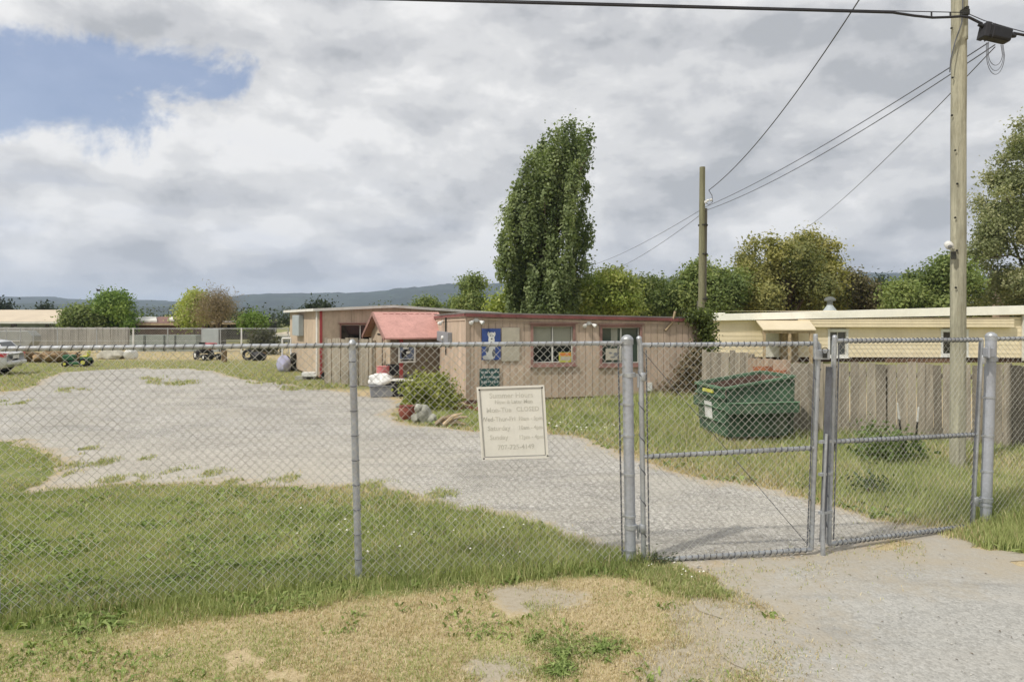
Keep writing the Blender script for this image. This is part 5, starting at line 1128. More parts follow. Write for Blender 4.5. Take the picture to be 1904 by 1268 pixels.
# main black cable, messenger and splice box
def cat_pts(a, b, sag, n=24): return [a.lerp(b, i / n) - Vector((0, 0, sag * 4 * (i / n) * (1 - i / n))) for i in range(n + 1)]
mb = MB(); A_ = P(560, 9.75, py=-5); B_ = P(1660, 9.75, py=24); C_ = P(1735, 9.75, py=33.5); D_ = P(1790, 9.74, py=31); E_ = P(1802, 9.74, py=33); F_ = P(1826, 9.74, py=45)
mb.tube(cat_pts(A_ + (A_ - B_) * 0.5, A_, 0.0, 4)[:-1] + cat_pts(A_, B_, 0.0, 16) + [P(1700, 9.75, py=30), C_, P(1765, 9.75, py=32.5), D_, E_, P(1812, 9.74, py=38), F_], 0.019, 8); mb.tube([P(1884, 9.74, py=62), P(1904, 9.74, py=66), P(1990, 9.74, py=78), P(2400, 9.7, py=90)], 0.019, 8)
o = obj('overhead_cable', mb, 'cable', None, True); tag(o, 'thick black overhead cable crossing the top of the photo to the splice box', 'cable')
mb = MB(); mb.tube([A_ + (A_ - B_) * 0.5 + Vector((0, 0, 0.03)), A_ + Vector((0, 0, 0.03)), P(1640, 9.75, py=20.5), P(1795, 9.74, py=24), P(1830, 9.74, py=39), P(1885, 9.74, py=55), P(1904, 9.74, py=60), P(2400, 9.7, py=78)], 0.0065, 6)
for px, y0, y1 in ((1732, 23, 33), (1767, 24, 33)): mb.tube([P(px, 9.745, py=y0), P(px, 9.745, py=y1)], 0.012, 6)
o = obj('messenger_wire', mb, 'cable', None, True); tag(o, 'thin steel support wire strung just above the thick black cable', 'wire')
sb = thing('splice_box', P(1853, 9.74, py=62), 'black splice closure hanging from the cable right of the utility pole', 'splice box')
mb = MB(); ax_ = (P(1882, 9.74, py=62) - P(1830, 9.74, py=50)).normalized(); upv = Vector((-ax_.z, 0, ax_.x)); c = P(1853, 9.74, py=64)
mb.box(c + ax_ * 0.01, ax_ * 0.175, Vector((0, 0.085, 0)), upv * 0.098); obj('case', mb, 'black', sb, False, 0.03)
mb = MB(); mb.box(c - ax_ * 0.185, ax_ * 0.035, Vector((0, 0.09, 0)), upv * 0.108); mb.box(c - ax_ * 0.10, ax_ * 0.008, Vector((0, 0.09, 0)), upv * 0.103); obj('end_cap', mb, 'cable', sb, False, 0.012)
mb = MB(); mb.lathe(c - ax_ * 0.22 + upv * 0.07, [(0.035, 0), (0.022, 0.05), (0.02, 0.07)], 10, axis=-ax_); obj('cable_boot', mb, 'black', sb, True); mb = MB(); mb.lathe(c + ax_ * 0.18 + upv * 0.03, [(0.04, 0), (0.03, 0.07), (0.02, 0.1)], 10, axis=ax_); obj('cable_boot', mb, 'black', sb, True)
mb = MB()
for (x0, x1, yb, rr) in ((1834, 1868, 139, 0.0045), (1838, 1864, 122, 0.0045), (1836, 1866, 132, 0.004)):
    pts_ = [P(x0, 9.7, py=80)] + [P((x0 + x1) / 2 - (x1 - x0) / 2 * math.cos(a), 9.7, py=100 + (yb - 100) * math.sin(a)) for a in np.linspace(0.1, math.pi - 0.1, 14)] + [P(x1 - 3, 9.7, py=84)]
    mb.tube(pts_, rr, 5)
obj('slack_loop', mb, 'wrap', sb, True)
# second pole
p2 = thing('old_pole', P(1304, 23.0, z=0), 'dark spliced wooden pole with metal bands behind the pink building', 'utility pole')
mb = MB(); mb.tube([P(1303, 22.85, z=0), P(1306, 22.85, py=311)], [0.115, 0.095], 14, (1.25, 1.3, 1.0)); obj('upper_shaft', mb, 'oldpole', p2, True)
mb = MB(); mb.tube([P(1301, 23.1, z=0), P(1303, 23.1, py=560)], [0.14, 0.13], 14, 0.8); mb.tube([P(1307, 22.95, py=562), P(1310, 22.95, py=388)], [0.115, 0.095], 12, 0.9); obj('splice_timber', mb, 'oldpole', p2, True)
for py in (419, 473, 556): mb = MB(); mb.lathe(P(1307, 22.9, py=py), [(0.165, -0.025), (0.168, 0), (0.165, 0.025)], 14); obj('metal_band', mb, 'dark', p2)
for px, py in ((1312, 376), (1316, 373), (1322, 372)): mb = MB(); mb.lathe(P(px, 22.7, py=py), [(0.03, -0.04), (0.05, -0.02), (0.03, 0), (0.05, 0.02), (0.03, 0.04)], 8, axis=(1, 0, 0.2)); obj('insulator', mb, 'white', p2, True)
mb = MB(); mb.tube([P(1318, 22.7, py=354), P(1324, 22.7, py=364), P(1325, 22.7, py=376), P(1318, 22.7, py=381), P(1313, 22.7, py=378)], 0.012, 5); obj('drip_loop', mb, 'wrap', p2, True)
def wire(a, b, sag, r, label, more=None):
    mb = MB(); pts_ = cat_pts(a, b, sag, 30)
    if more: pts_ += cat_pts(b, more[0], more[1], 20)[1:]
    mb.tube(pts_, r, 5); o = obj('service_wire', mb, 'wrap', None, True); tag(o, label, 'wire'); return o
wire(P(1740, 10.2, py=-230), P(1318, 22.7, py=354), 0.55, 0.013, 'dark twisted service wire curving down from the top of the photo to the old pole')
wire(P(1838, 9.8, py=80), P(1314, 22.7, py=384), 0.16, 0.009, 'upper of two parallel wires passing behind the old pole toward the poplar', (P(1060, 62, py=500), 0.5))
wire(P(1850, 9.8, py=84), P(1314, 22.7, py=391), 0.24, 0.009, 'lower of two parallel wires passing behind the old pole toward the poplar', (P(1064, 62, py=512), 0.9))
wire(P(1850, 9.8, py=88), P(1452, 45.5, py=446), 0.55, 0.008, 'thin lone wire dropping behind the utility pole toward the broad olive tree')

# ------------------------------------------------------------------ things by the entry
def rbox(mb, c, sx, sy, sz, ang=0.0, tint=1.0, taper=1.0):
    c = Vector(c); u = Vector((math.cos(ang), math.sin(ang), 0)) * sx / 2; v = Vector((-math.sin(ang), math.cos(ang), 0)) * sy / 2
    q = [c - u - v, c + u - v, c + u + v, c - u + v]; p_ = [c - u * taper - v * taper, c + u * taper - v * taper, c + u * taper + v * taper, c - u * taper + v * taper]
    return mb.hexa([x for x in p_] + [x + Vector((0, 0, sz)) for x in q], tint)
b_ = G(706, 739); bin_ = thing('storage_bin', b_ + Vector((0, 0.25, 0)), 'grey plastic tote heaped with a white bag by the entry porch', 'bin')
mb = MB(); rbox(mb, b_ + Vector((0, 0.25, 0.005)), 0.68, 0.5, 0.30, 0.25, 1.0, 0.92); obj('tub', mb, 'greybin', bin_, False, 0.02)
mb = MB(); rbox(mb, b_ + Vector((0, 0.25, 0.31)), 0.74, 0.56, 0.035, 0.25, 0.8); obj('rim', mb, 'greybin', bin_, False, 0.01)
mb = MB(); mb.blob(b_ + Vector((0, 0.27, 0.47)), (0.33, 0.26, 0.22), 26, 16, 0.17, 3, zmin=0.35); mb.blob(b_ + Vector((-0.14, 0.25, 0.5)), (0.2, 0.2, 0.17), 14, 9, 0.22, 8, zmin=0.35); mb.blob(b_ + Vector((0.12, 0.22, 0.55)), (0.17, 0.18, 0.14), 14, 9, 0.22, 9, zmin=0.35); o = obj('white_bag', mb, 'white', None, True); tag(o, 'crumpled white plastic bag heaped on the grey tote', 'bag')
tb = G(748, 738); tbt = thing('black_tote', tb + Vector((0, 0.2, 0)), 'black bin with pale flat lid between the grey tote and the round bush', 'bin')
mb = MB(); rbox(mb, tb + Vector((0, 0.2, 0.01)), 0.66, 0.5, 0.46, 0.1, 1.0, 0.9); obj('tub', mb, 'black', tbt, False, 0.02)
mb = MB(); rbox(mb, tb + Vector((-0.05, 0.2, 0.475)), 0.75, 0.55, 0.03, 0.1); obj('lid', mb, 'whitetrim', tbt, False, 0.008)
mb = MB(); rbox(mb, tb + Vector((0.2, 0.35, 0.51)), 0.4, 0.3, 0.10, 0.2, 1.0); o = obj('black_tray', mb, 'black', None, False, 0.02); tag(o, 'low black tray lying on the pale lidded bin', 'tray')
pb = P(712, 20.6, z=0); mb = MB(); mb.lathe(pb, [(0.16, 0.0), (0.2, 0.82), (0.22, 0.84), (0.0, 0.85)], 16); o = obj('pink_bucket', mb, mat('pink_plastic', (0.6, 0.2, 0.2), 0.5, 0.1, 4), None, True); tag(o, 'tall pink bucket standing behind the grey tote', 'bucket')
ch = thing('folding_chair', P(727, 20.5, z=0), 'dark folding chair between the pink bucket and the porch wall', 'chair'); c = P(727, 20.5, z=0)
mb = MB(); rbox(mb, c + Vector((0, 0, 0.44)), 0.4, 0.38, 0.03, 0.3); obj('seat', mb, 'black', ch); mb = MB(); rbox(mb, c + Vector((0.02, 0.17, 0.55)), 0.4, 0.03, 0.35, 0.3); obj('backrest', mb, 'black', ch)
for dx, dy in ((-0.17, -0.17), (0.17, -0.17), (-0.17, 0.17), (0.17, 0.17)): mb = MB(); mb.tube([c + Vector((dx * 1.1, dy * 1.1, 0)), c + Vector((dx, dy, 0.44))], 0.012, 6); obj('leg', mb, 'dark', ch)
# round bush
def bush(name, label, c, lobes, N, size, cols, seed, cat='bush', **kw):
    r = thing(name, c, label, cat); mb = MB(); c = Vector(c); lb = [(c + Vector(l[0]), l[1], 0.5) for l in lobes]
    for l in lb: mb.tube([c, c.lerp(l[0], 0.6) + Vector((0.02, 0, 0.02)), l[0]], [0.02, 0.014, 0.005], 5)
    obj('stem', mb, 'bark', r, True); leafcloud('foliage', lb, N, size, cols, r, seed=seed, ground=0.01, **kw); return r
bc = G(797, 766) + Vector((0, 0.35, 0))
bush('round_bush', 'dense round yellow-green bush at the left corner of the pink building', bc, [((0, 0, 0.42), (0.46, 0.45, 0.42)), ((-0.35, 0, 0.36), (0.34, 0.35, 0.32)), ((0.33, -0.05, 0.34), (0.32, 0.35, 0.34)), ((0.1, 0.1, 0.66), (0.35, 0.32, 0.24)), ((-0.15, -0.15, 0.55), (0.32, 0.3, 0.26)), ((0.48, -0.1, 0.2), (0.22, 0.25, 0.2))], 7500, 0.085, [(0.14, 0.17, 0.04), (0.30, 0.33, 0.08), (0.48, 0.48, 0.14)], 51, gap=0.42, stretch=1.3, gs=0.6)
q = G(757, 781); mb = MB(); mb.lathe(q, [(0.10, 0.0), (0.17, 0.08), (0.20, 0.24), (0.17, 0.30), (0.19, 0.33), (0.14, 0.33), (0.12, 0.28)], 18); o = obj('clay_pot', mb, 'terra', None, True); tag(o, 'red brown clay pot at the gravel edge in front of the round bush', 'pot')
# weathered stone animal: a seated goat-like lump of pale rock
q = G(786, 786); st = MB(); st.blob(q + Vector((0.02, 0.05, 0.18)), (0.17, 0.14, 0.22), 14, 10, 0.12, 5, zmin=0.0); st.blob(q + Vector((-0.10, -0.02, 0.33)), (0.09, 0.09, 0.10), 12, 8, 0.12, 6); st.blob(q + Vector((0.18, 0.05, 0.08)), (0.14, 0.12, 0.13), 12, 8, 0.15, 7, zmin=0.0); st.blob(q + Vector((-0.16, -0.05, 0.12)), (0.09, 0.08, 0.09), 12, 8, 0.2, 8, zmin=0.0)
o = obj('garden_stone', st, 'stone', None, True); tag(o, 'humped pale grey garden stone between the clay pot and the driftwood', 'stone')
q = G(826, 792); dr = MB(); rg = random.Random(12)
for i in range(7):
    a = rg.uniform(-0.5, 0.6); L_ = rg.uniform(0.25, 0.45); s_ = q + Vector((rg.uniform(-0.25, 0.25), rg.uniform(-0.1, 0.25), 0.04)); e = s_ + Vector((math.cos(a) * L_, math.sin(a) * L_ * 0.4, rg.uniform(0.0, 0.26)))
    dr.tube([s_, s_.lerp(e, 0.5) + Vector((0, 0, 0.06)), e], [0.05, 0.042, 0.02], 7, rg.uniform(0.7, 1.3))
o = obj('driftwood', dr, 'drift', None, True); tag(o, 'pile of twisted tan driftwood roots before the round bush', 'driftwood')
for i, (px, py, s_) in enumerate(((745, 757, 0.14), (852, 764, 0.13), (872, 762, 0.12), (893, 764, 0.13), (862, 758, 0.1))):
    mb = MB(); mb.blob(G(px, py) + Vector((0, 0, s_ * 0.3)), (s_, s_ * 0.8, s_ * 0.55), 12, 8, 0.15, i, zmin=0.0); o = obj('border_rock', mb, 'stone' if i == 0 else 'terra', None, True)
    tag(o, ['pale rock left of the clay pot', 'leftmost reddish rock in the row at the pink building corner', 'second from right of the reddish rocks along the pink wall', 'rightmost reddish rock in the row, nearest the hours sign', 'small reddish rock set back among the row at the building corner'][i], 'rock', 'reddish border rocks' if i else None)
# ---- yard clutter left of the buildings
q = G(524, 692); mb = MB(); mb.blob(q + Vector((0, 0.3, 0.3)), (0.30, 0.3, 0.42), 14, 10, 0.12, 4, zmin=0.0); o = obj('covered_chair', mb, 'lav', None, True); tag(o, 'lavender grey covered seat on the grass left of the tan building', 'chair')
q = G(541, 690); mb = MB(); rg = random.Random(5)
for i in range(6): mb.blob(q + Vector((rg.uniform(-0.22, 0.22), rg.uniform(0, 0.3), 0.12 + 0.11 * i)), (rg.uniform(0.1, 0.2), 0.18, 0.13), 10, 7, 0.2, i, tint=rg.uniform(0.7, 3), zmin=0.0)
o = obj('junk_heap', mb, 'dark', None, True); tag(o, 'dark heap of junk against the left side of the tan building', 'junk')
mb = MB(); c = q + Vector((-0.12, 0.3, 0.62)); mb.bar(c, c + Vector((0.5, 0.1, 0)), 0.35, 0.10); o = obj('white_board', mb, 'white', None, False, 0.02); tag(o, 'white board lying on the dark junk heap by the tan building', 'board')
fr_ = thing('garden_rack', P(532, 29.5, z=0), 'white open frame standing behind the junk heap at the tan building', 'frame'); mb = MB(); a_ = P(525, 29.5, z=0); b_ = P(541, 29.5, z=0); zt_ = ZP(629, 29.5)
mb.tube([a_, a_ + Vector((0, 0, zt_))], 0.04, 8); mb.tube([b_, b_ + Vector((0, 0, zt_))], 0.04, 8); mb.tube([a_ + Vector((0, 0, zt_)), b_ + Vector((0, 0, zt_))], 0.05, 8); mb.tube([a_ + Vector((0, 0, zt_ * 0.8)), b_ + Vector((0, 0, zt_ * 0.8))], 0.03, 8); obj('frame', mb, 'white', fr_)
q = G(567, 706); cr = thing('crate', q, 'low white crate with dark underside before the tan building side wall', 'crate'); mb = MB(); rbox(mb, q + Vector((0.1, 0.2, 0.11)), 0.48, 0.4, 0.16, 0.1); obj('box', mb, 'white', cr, False, 0.015)
mb = MB(); rbox(mb, q + Vector((0.1, 0.2, 0.005)), 0.42, 0.36, 0.10, 0.1); obj('base', mb, 'dark', cr); 
mb = MB(); q = G(555, 707); rbox(mb, q + Vector((0, 0.15, 0.0)), 0.28, 0.28, 0.15, 0.1); o = obj('grey_block', mb, 'stone', None, False, 0.01); tag(o, 'small grey block left of the low white crate', 'block')
q = G(603, 708); mb = MB(); mb.lathe(q + Vector((0, 0.1, 0.16)), [(0.08, -0.06), (0.15, -0.06), (0.16, 0), (0.15, 0.06), (0.08, 0.06)], 16, axis=(0.3, -1, 0.1)); o = obj('spare_tyre', mb, 'black', None, True); tag(o, 'small black tyre leaning at the left end of the board screen', 'tyre')
def tyre(px, py, r_, label, ax=(0.2, -1, 0.1)):
    q = G(px, py); mb = MB(); prof = [(r_ * 0.55, -0.09), (r_ * 0.93, -0.10), (r_, -0.05), (r_, 0.05), (r_ * 0.93, 0.10), (r_ * 0.55, 0.09), (r_ * 0.52, 0)]
    c = q + Vector((0, 0.15, r_ * 0.97)); a = Vector(ax).normalized(); x = a.orthogonal().normalized(); y = a.cross(x); rings = []
    for rr, z in prof:
        b = len(mb.v)
        for k in range(18): an = 2 * math.pi * k / 18; mb.v.append(tuple(c + a * z + (x * math.cos(an) + y * math.sin(an)) * rr))
        rings.append(b)
    for a_, b in zip(rings, rings[1:] + rings[:1]):
        for k in range(18): mb.face((a_ + k, a_ + (k + 1) % 18, b + (k + 1) % 18, b + k), 1.0)
    o = obj('tyre', mb, 'black', None, True); tag(o, label, 'tyre')
tyre(459, 670, 0.30, 'upright black tyre left of the black bag on the far grass')
q = G(477, 671); mb = MB(); mb.blob(q + Vector((0, 0.2, 0.22)), (0.38, 0.3, 0.28), 12, 8, 0.18, 9, zmin=0); o = obj('black_bag', mb, 'black', None, True); tag(o, 'black rubbish bag beside the upright tyre on the far grass', 'bag')
for (x0, x1, y0, y1, lb, m_) in ((413, 421, 652, 673, 'short brown stump post right of the red mower', 'brush'), (489, 494, 655, 668, 'thin rusty brown stake right of the black bag', 'brush')):
    b_ = G((x0 + x1) / 2, y1); mb = MB(); rbox(mb, b_, (x1 - x0) / F * b_.y, 0.2, ZP(y0, b_.y), 0.1); o = obj('stump_post', mb, m_, None, False, 0.02); tag(o, lb, 'post')
def mower(px, py, L_, paint, label, ang, scale=1.0, low=None):
    low = low or paint
    q = G(px, py); r = thing('ride_on_mower', q, label, 'mower'); u = Vector((math.cos(ang), math.sin(ang), 0)); v = Vector((-math.sin(ang), math.cos(ang), 0)); s = scale
    def bx(nm, a, b, z, sa, sb_, sz, m_, bev=0.02, par=None, tp=1.0):
        mb = MB(); c = q + u * a * s + v * b * s + Vector((0, 0, z * s)); rbox(mb, c, sa * s, sb_ * s, sz * s, ang, 1, tp); return obj(nm, mb, m_, par or r, False, bev)
    bx('hood', -0.52, 0, 0.38 if low == paint else 0.62, 0.72, 0.48, 0.38, paint, 0.06); bx('deck', 0.0, 0, 0.14, 0.8, 1.0, 0.16, low, 0.03); bx('rear_body', 0.45, 0, 0.36, 0.55, 0.7, 0.22, low, 0.05)
    bx('seat', 0.38, 0, 0.60, 0.42, 0.44, 0.08, 'yellow' if paint == 'tractor' else 'dark', 0.03); bx('seat_back', 0.6, 0, 0.66, 0.1, 0.42, 0.34, 'yellow' if paint == 'tractor' else 'dark', 0.03)
    mb = MB(); c = q + u * (-0.12 * s) + Vector((0, 0, 0.6 * s)); mb.tube([c, c + u * 0.1 * s + Vector((0, 0, 0.28 * s))], 0.02, 6); cc = c + u * 0.1 * s + Vector((0, 0, 0.28 * s)); mb.tube([cc + (v * math.cos(a) + (u * 0.8 + Vector((0, 0, 0.5))).normalized() * math.sin(a)) * 0.16 * s for a in np.linspace(0, 6.28, 14)], 0.015, 5); obj('steering_wheel', mb, 'dark', r)
    for a, b, rr in ((-0.62, 0.4, 0.19), (-0.62, -0.4, 0.19), (0.45, 0.42, 0.27), (0.45, -0.42, 0.27)):
        mb = MB(); c = q + u * a * s + v * b * s + Vector((0, 0, rr * s)); mb.lathe(c, [(rr * 0.5 * s, -0.08), (rr * 0.95 * s, -0.08), (rr * s, 0), (rr * 0.95 * s, 0.08), (rr * 0.5 * s, 0.08)], 16, axis=v); wl = obj('wheel', mb, 'black', r, True)
        mb = MB(); mb.lathe(c, [(rr * 0.48 * s, -0.085), (rr * 0.48 * s, 0.085)], 12, axis=v); obj('rim', mb, 'yellow' if paint == 'tractor' else 'white', wl)
    return r
mower(146, 681, 1.5, 'tractor', 'green ride-on mower parked on the lawn right of the white car', 0.2, 0.74)
mower(385, 669, 1.3, 'redp', 'red ride-on mower on the far grass below the white kennel panels', 2.4, 0.95, 'dark')
q = G(206, 668); mb = MB(); mb.blob(q + Vector((-0.1, 0.3, 0.2)), (0.75, 0.4, 0.38), 16, 8, 0.18, 3, zmin=0); o = obj('tarp_mound', mb, 'tarp', None, True); tag(o, 'low pale mound under a tarp right of the green mower', 'tarp')
q = G(237, 668); mb = MB(); mb.blob(q + Vector((0, 0.3, 0.25)), (0.36, 0.35, 0.36), 12, 8, 0.15, 5, zmin=0); o = obj('white_boulder', mb, 'white', None, True); tag(o, 'rounded white boulder beside the kennel post on the far grass', 'boulder')
mb = MB(); rg = random.Random(6)
for i in range(16): q = G(rg.uniform(42, 122), 674); mb.blob(q + Vector((0, rg.uniform(0, 0.8), rg.uniform(0.1, 0.35))), (rg.uniform(0.25, 0.5), 0.35, rg.uniform(0.18, 0.3)), 9, 6, 0.28, i, tint=rg.uniform(0.5, 1.5), zmin=0)
bp_ = obj('brush_pile', mb, 'brush', None, True); tag(bp_, 'long brown pile of dry brush between the white car and the green mower', 'brush pile')
rg = random.Random(77); C0 = []
for i in range(60): q = G(rg.uniform(40, 122), 673); C0.append((q + Vector((0, rg.uniform(0, 1), rg.uniform(0.1, 0.5))), (0.3, 0.3, 0.15), rg.random()))
# ---- kennels, far fence, trailer, far buildings
kr = random.Random(8)
zk = ZP(611, 44)
pts = [P(-120, 47.5, z=0), P(0, 47.2, z=0), P(232, 46.6, z=0)]
plankfence('far_fence', 'long grey board fence far behind the lawn at left', [P(-500, 50, z=0), P(60, 49, z=0), P(238, 48.5, z=0)], [1.6, 1.62, 1.62], 0.3, 'greywood', 0.01, 9, 2.6, jit=0.02, tl=(0.88, 1.12))
ken = thing('kennel_run', P(370, 44, z=0), 'row of chain link dog runs with thin pale posts far behind the gravel', 'kennel')
def kpanel(A, B, z1, parent, pitch=0.16, r=0.004):
    A = Vector(A); B = Vector(B); mb = MB(); mb.tube([A + Vector((0, 0, z1)), B + Vector((0, 0, z1))], 0.022, 6); obj('rail', mb, 'galv', parent); mb = MB(); mb.tube([A + Vector((0, 0, z1 * 0.5)), B + Vector((0, 0, z1 * 0.5))], 0.012, 6); obj('rail', mb, 'galv', parent)
    return chainlink(A, B, 0.05, z1, 'wire_mesh', parent, out=0.02, pitch=pitch, r=r)
kx = [(-30, 44), (12, 44), (38, 44), (62, 44), (107, 44), (180, 44), (248, 44), (312, 44), (375, 44), (410, 44), (449, 44), (475, 44), (512, 44), (536, 44)]
kp = [P(a, b, z=0) for a, b in kx]
for a, b in zip(kp, kp[1:]): kpanel(a, b, zk, ken)
for i, a in enumerate(kp):
    mb = MB(); mb.tube([a, a + Vector((0, 0, zk + 0.05))], 0.032 if i not in (6, 10) else 0.05, 8, 1.0); obj('post', mb, 'white' if i in (6, 10) else 'galv', ken)
for (x0, x1) in ((250, 275), (280, 312), (316, 332), (336, 372)):     # dark roofed dog houses inside the runs
    a = P(x0, 46.5, z=0); b = P(x1, 46.5, z=0); mb = MB(); c = (a + b) / 2; rbox(mb, c, (b - a).length, 1.2, 1.12, 0); dh = obj('doghouse_wall', mb, 'farwall', None); tag(dh, {250: 'leftmost grey doghouse inside the far kennel runs', 280: 'grey doghouse second from left in the kennel runs', 316: 'narrow grey doghouse third from left in the kennel runs', 336: 'wide grey doghouse nearest the pale metal shed'}[x0], 'doghouse', 'doghouses in the kennel runs'); dh.name = 'doghouse'
    mb = MB(); w_ = (b - a).length; rbox(mb, c + Vector((0, -0.02, 1.125)), w_ + 0.15, 1.45, 0.06, 0); obj('roof', mb, 'dark', dh) if False else None
mb = MB(); a = P(376, 45.2, z=0); b = P(407, 45.2, z=0); c = (a + b) / 2; rbox(mb, c + Vector((0, 0.4, 0)), (b - a).length, 0.9, ZP(612, 45.2), 0); ms = obj('metal_shed', mb, 'metalshed', None); tag(ms, 'small pale blue-grey metal shed standing in the kennel row', 'shed')
mb = MB(); rbox(mb, P(409, 45.1, z=0) + Vector((0.02, 0.4, 0)), 0.10, 0.85, ZP(613, 45.2), 0); obj('edge_trim', mb, 'dark', ms)
bush('grey_bush', 'grey-green wispy bush behind the wire fence left of the tan building', P(490, 42, z=0), [((-0.3, 0, 0.9), (0.6, 0.5, 0.7)), ((0.45, 0, 0.8), (0.5, 0.5, 0.6)), ((0, 0, 0.4), (0.8, 0.5, 0.5))], 3000, 0.16, [(0.08, 0.085, 0.06), (0.15, 0.15, 0.11)], 55)
tr = thing('travel_trailer', P(10, 46, z=0), 'pale grey travel trailer with rounded end behind the white car', 'trailer'); mb = MB(); a = P(-150, 45.5, z=0.35); b = P(60, 45.5, z=0.35); z1 = ZP(615, 45.5)
mb.prism([a, b - Vector((0.3, 0, 0)), b + Vector((0, 0, 0.35)), Vector((b.x, b.y, z1 - 0.35)), Vector((b.x - 0.35, b.y, z1)), Vector((a.x, a.y, z1))], (0, 0.9, 0)); obj('body', mb, mat('pale_grey_aluminium', (0.27, 0.28, 0.265), 0.5, 0.05, 1), tr, False, 0.05)
mb = MB(); c = P(48, 45.48, z=0); mb.bar(P(-100, 45.46, py=636), P(40, 45.46, py=634), 0.02, 0.06); obj('trim_line', mb, 'whitetrim', tr)
mb = MB(); mb.lathe(P(10, 45.6, z=0.3), [(0.3, -0.1), (0.3, 0.1)], 14, axis=(0, 1, 0)); obj('wheel', mb, 'black', tr)
def house(name, label, x0, x1, Yd, dpt, pyeave, pyridge, roof, wall, hip=0.0, xr=None, over=0.5, wins=()):
    a = P(x0, Yd, z=0); b = P(x1, Yd, z=0); r = thing(name, (a + b) / 2, label, 'house'); ze = ZP(pyeave, Yd); zr = ZP(pyridge, Yd + dpt / 2)
    mb = MB(); mb.box(((a.x + b.x) / 2, Yd + dpt / 2 + over, ze / 2 - 0.02), ((b.x - a.x) / 2 - over * 0.5, 0, 0), (0, dpt / 2 - 0.1, 0), (0, 0, ze / 2 - 0.03)); obj('wall', mb, wall, r)
    mb = MB(); lx = a.x + hip; rx = b.x - hip; ym = Yd + dpt / 2
    mb.prism([(a.x, Yd, ze), (b.x, Yd, ze), (rx, ym, zr), (lx, ym, zr)], (0, 0.02, 0.12)); mb.prism([(lx, ym, zr), (rx, ym, zr), (b.x, Yd + dpt, ze), (a.x, Yd + dpt, ze)], (0, 0.02, 0.12)); obj('roof', mb, roof, r)
    mb = MB(); mb.box(((a.x + b.x) / 2, Yd - 0.04, ze + 0.0), ((b.x - a.x) / 2, 0, 0), (0, 0.03, 0), (0, 0, 0.10)); obj('eave_board', mb, 'whitetrim' if wall == 'farwall' else 'drift', r)
    for (w0, w1, y0, y1) in wins:
        mb = MB(); p_ = P(w0, Yd + over + 0.02, py=y1); q_ = P(w1, Yd + over + 0.02, py=y0); mb.box(((p_.x + q_.x) / 2, Yd + over + 0.05, (p_.z + q_.z) / 2), ((q_.x - p_.x) / 2, 0, 0), (0, 0.04, 0), (0, 0, (q_.z - p_.z) / 2)); obj('window', mb, 'dark_glass', r)
    return r
house('long_house', 'long house with pale tan roof at far left behind the grey fence', -420, 127, 72, 12, 600, 578, 'farroof', 'farwall', 0.0, over=0.7, wins=((84, 90, 603, 608), (94, 99, 603, 608), (20, 30, 602, 608)))
house('flat_house', 'low flat roofed house with pale eave right of the green trees at left', 182, 252, 70, 9, 600.5, 597, 'rooftop', 'dark', 0.0)
house('brown_house', 'low brown roofed house with patchy shingles behind the kennels', 246, 352, 66, 9, 603, 591, 'brownroof', 'brownroof', 0.3)
house('flat_house', 'low flat roofed house with pale eave below the brown leafless tree', 352, 460, 70, 9, 601.5, 598, 'rooftop', 'dark', 0.0)
house('small_house', 'small pale roofed house beside the tan building at its left', 508, 560, 62, 6, 623, 619, 'farroof', 'farwall', 0.2)
mb = MB(); 
for (x0, x1, y0, y1) in ((248, 292, 592, 599), (312, 324, 592, 597)):
    mb.prism([P(x0, 66.5, py=y1), P(x1, 66.5, py=y1), P(x1 - 2, 69, py=y0), P(x0 + 3, 69, py=y0)], (0, 0, 0.16))
bt = obj('roof_tarp', mb, 'whitetrim', None); tag(bt, 'pale patches of tarp lying on the brown roof behind the kennels', 'tarp')

# ---- white car at the left edge
cq = G(20, 699); car = thing('parked_car', Vector((cq.x - 2.0, cq.y + 0.9, 0)), 'white hatchback parked on the lawn, cut off by the left photo edge', 'car')
CA = R(14); cu_ = Vector((math.cos(CA), math.sin(CA), 0)); cv = Vector((-math.sin(CA), math.cos(CA), 0)); R0 = G(44, 700) + Vector((-0.95, 0.3, 0))     # rear-right corner on the ground
def CP(a, b, z): q = R0 - cu_ * a + cv * b; return Vector((q.x, q.y, z))      # a = distance forward from the tail, b across, z up
W_ = 1.72
sec = [(0.0, 0.42, 0.86, 0.10), (0.10, 0.30, 0.98, 0.03), (0.45, 0.26, 1.02, 0.0), (1.2, 0.24, 0.99, 0.0), (2.4, 0.24, 0.96, 0.0), (3.3, 0.24, 0.93, 0.0), (3.9, 0.26, 0.84, 0.04), (4.2, 0.36, 0.70, 0.14)]
mb = MB(); rings = []
for a, z0, z1, ins in sec:
    b = len(mb.v); prof = [(ins + 0.10, z0), (ins + 0.02, z0 + 0.12), (ins, (z0 + z1) / 2), (ins + 0.05, z1 - 0.05), (ins + 0.16, z1)]
    for bb, z in prof: mb.v.append(tuple(CP(a, bb, z)))
    for bb, z in prof[::-1]: mb.v.append(tuple(CP(a, W_ - bb, z)))
    rings.append(b)
for a, b in zip(rings, rings[1:]):
    for k in range(10): mb.face((a + k, a + (k + 1) % 10, b + (k + 1) % 10, b + k), 1.0)
mb.face([rings[0] + k for k in range(10)], 1.0); mb.face([rings[-1] + k for k in range(10)][::-1], 1.0); obj('body', mb, 'carpaint', car, 'all')
mb = MB(); rings = []
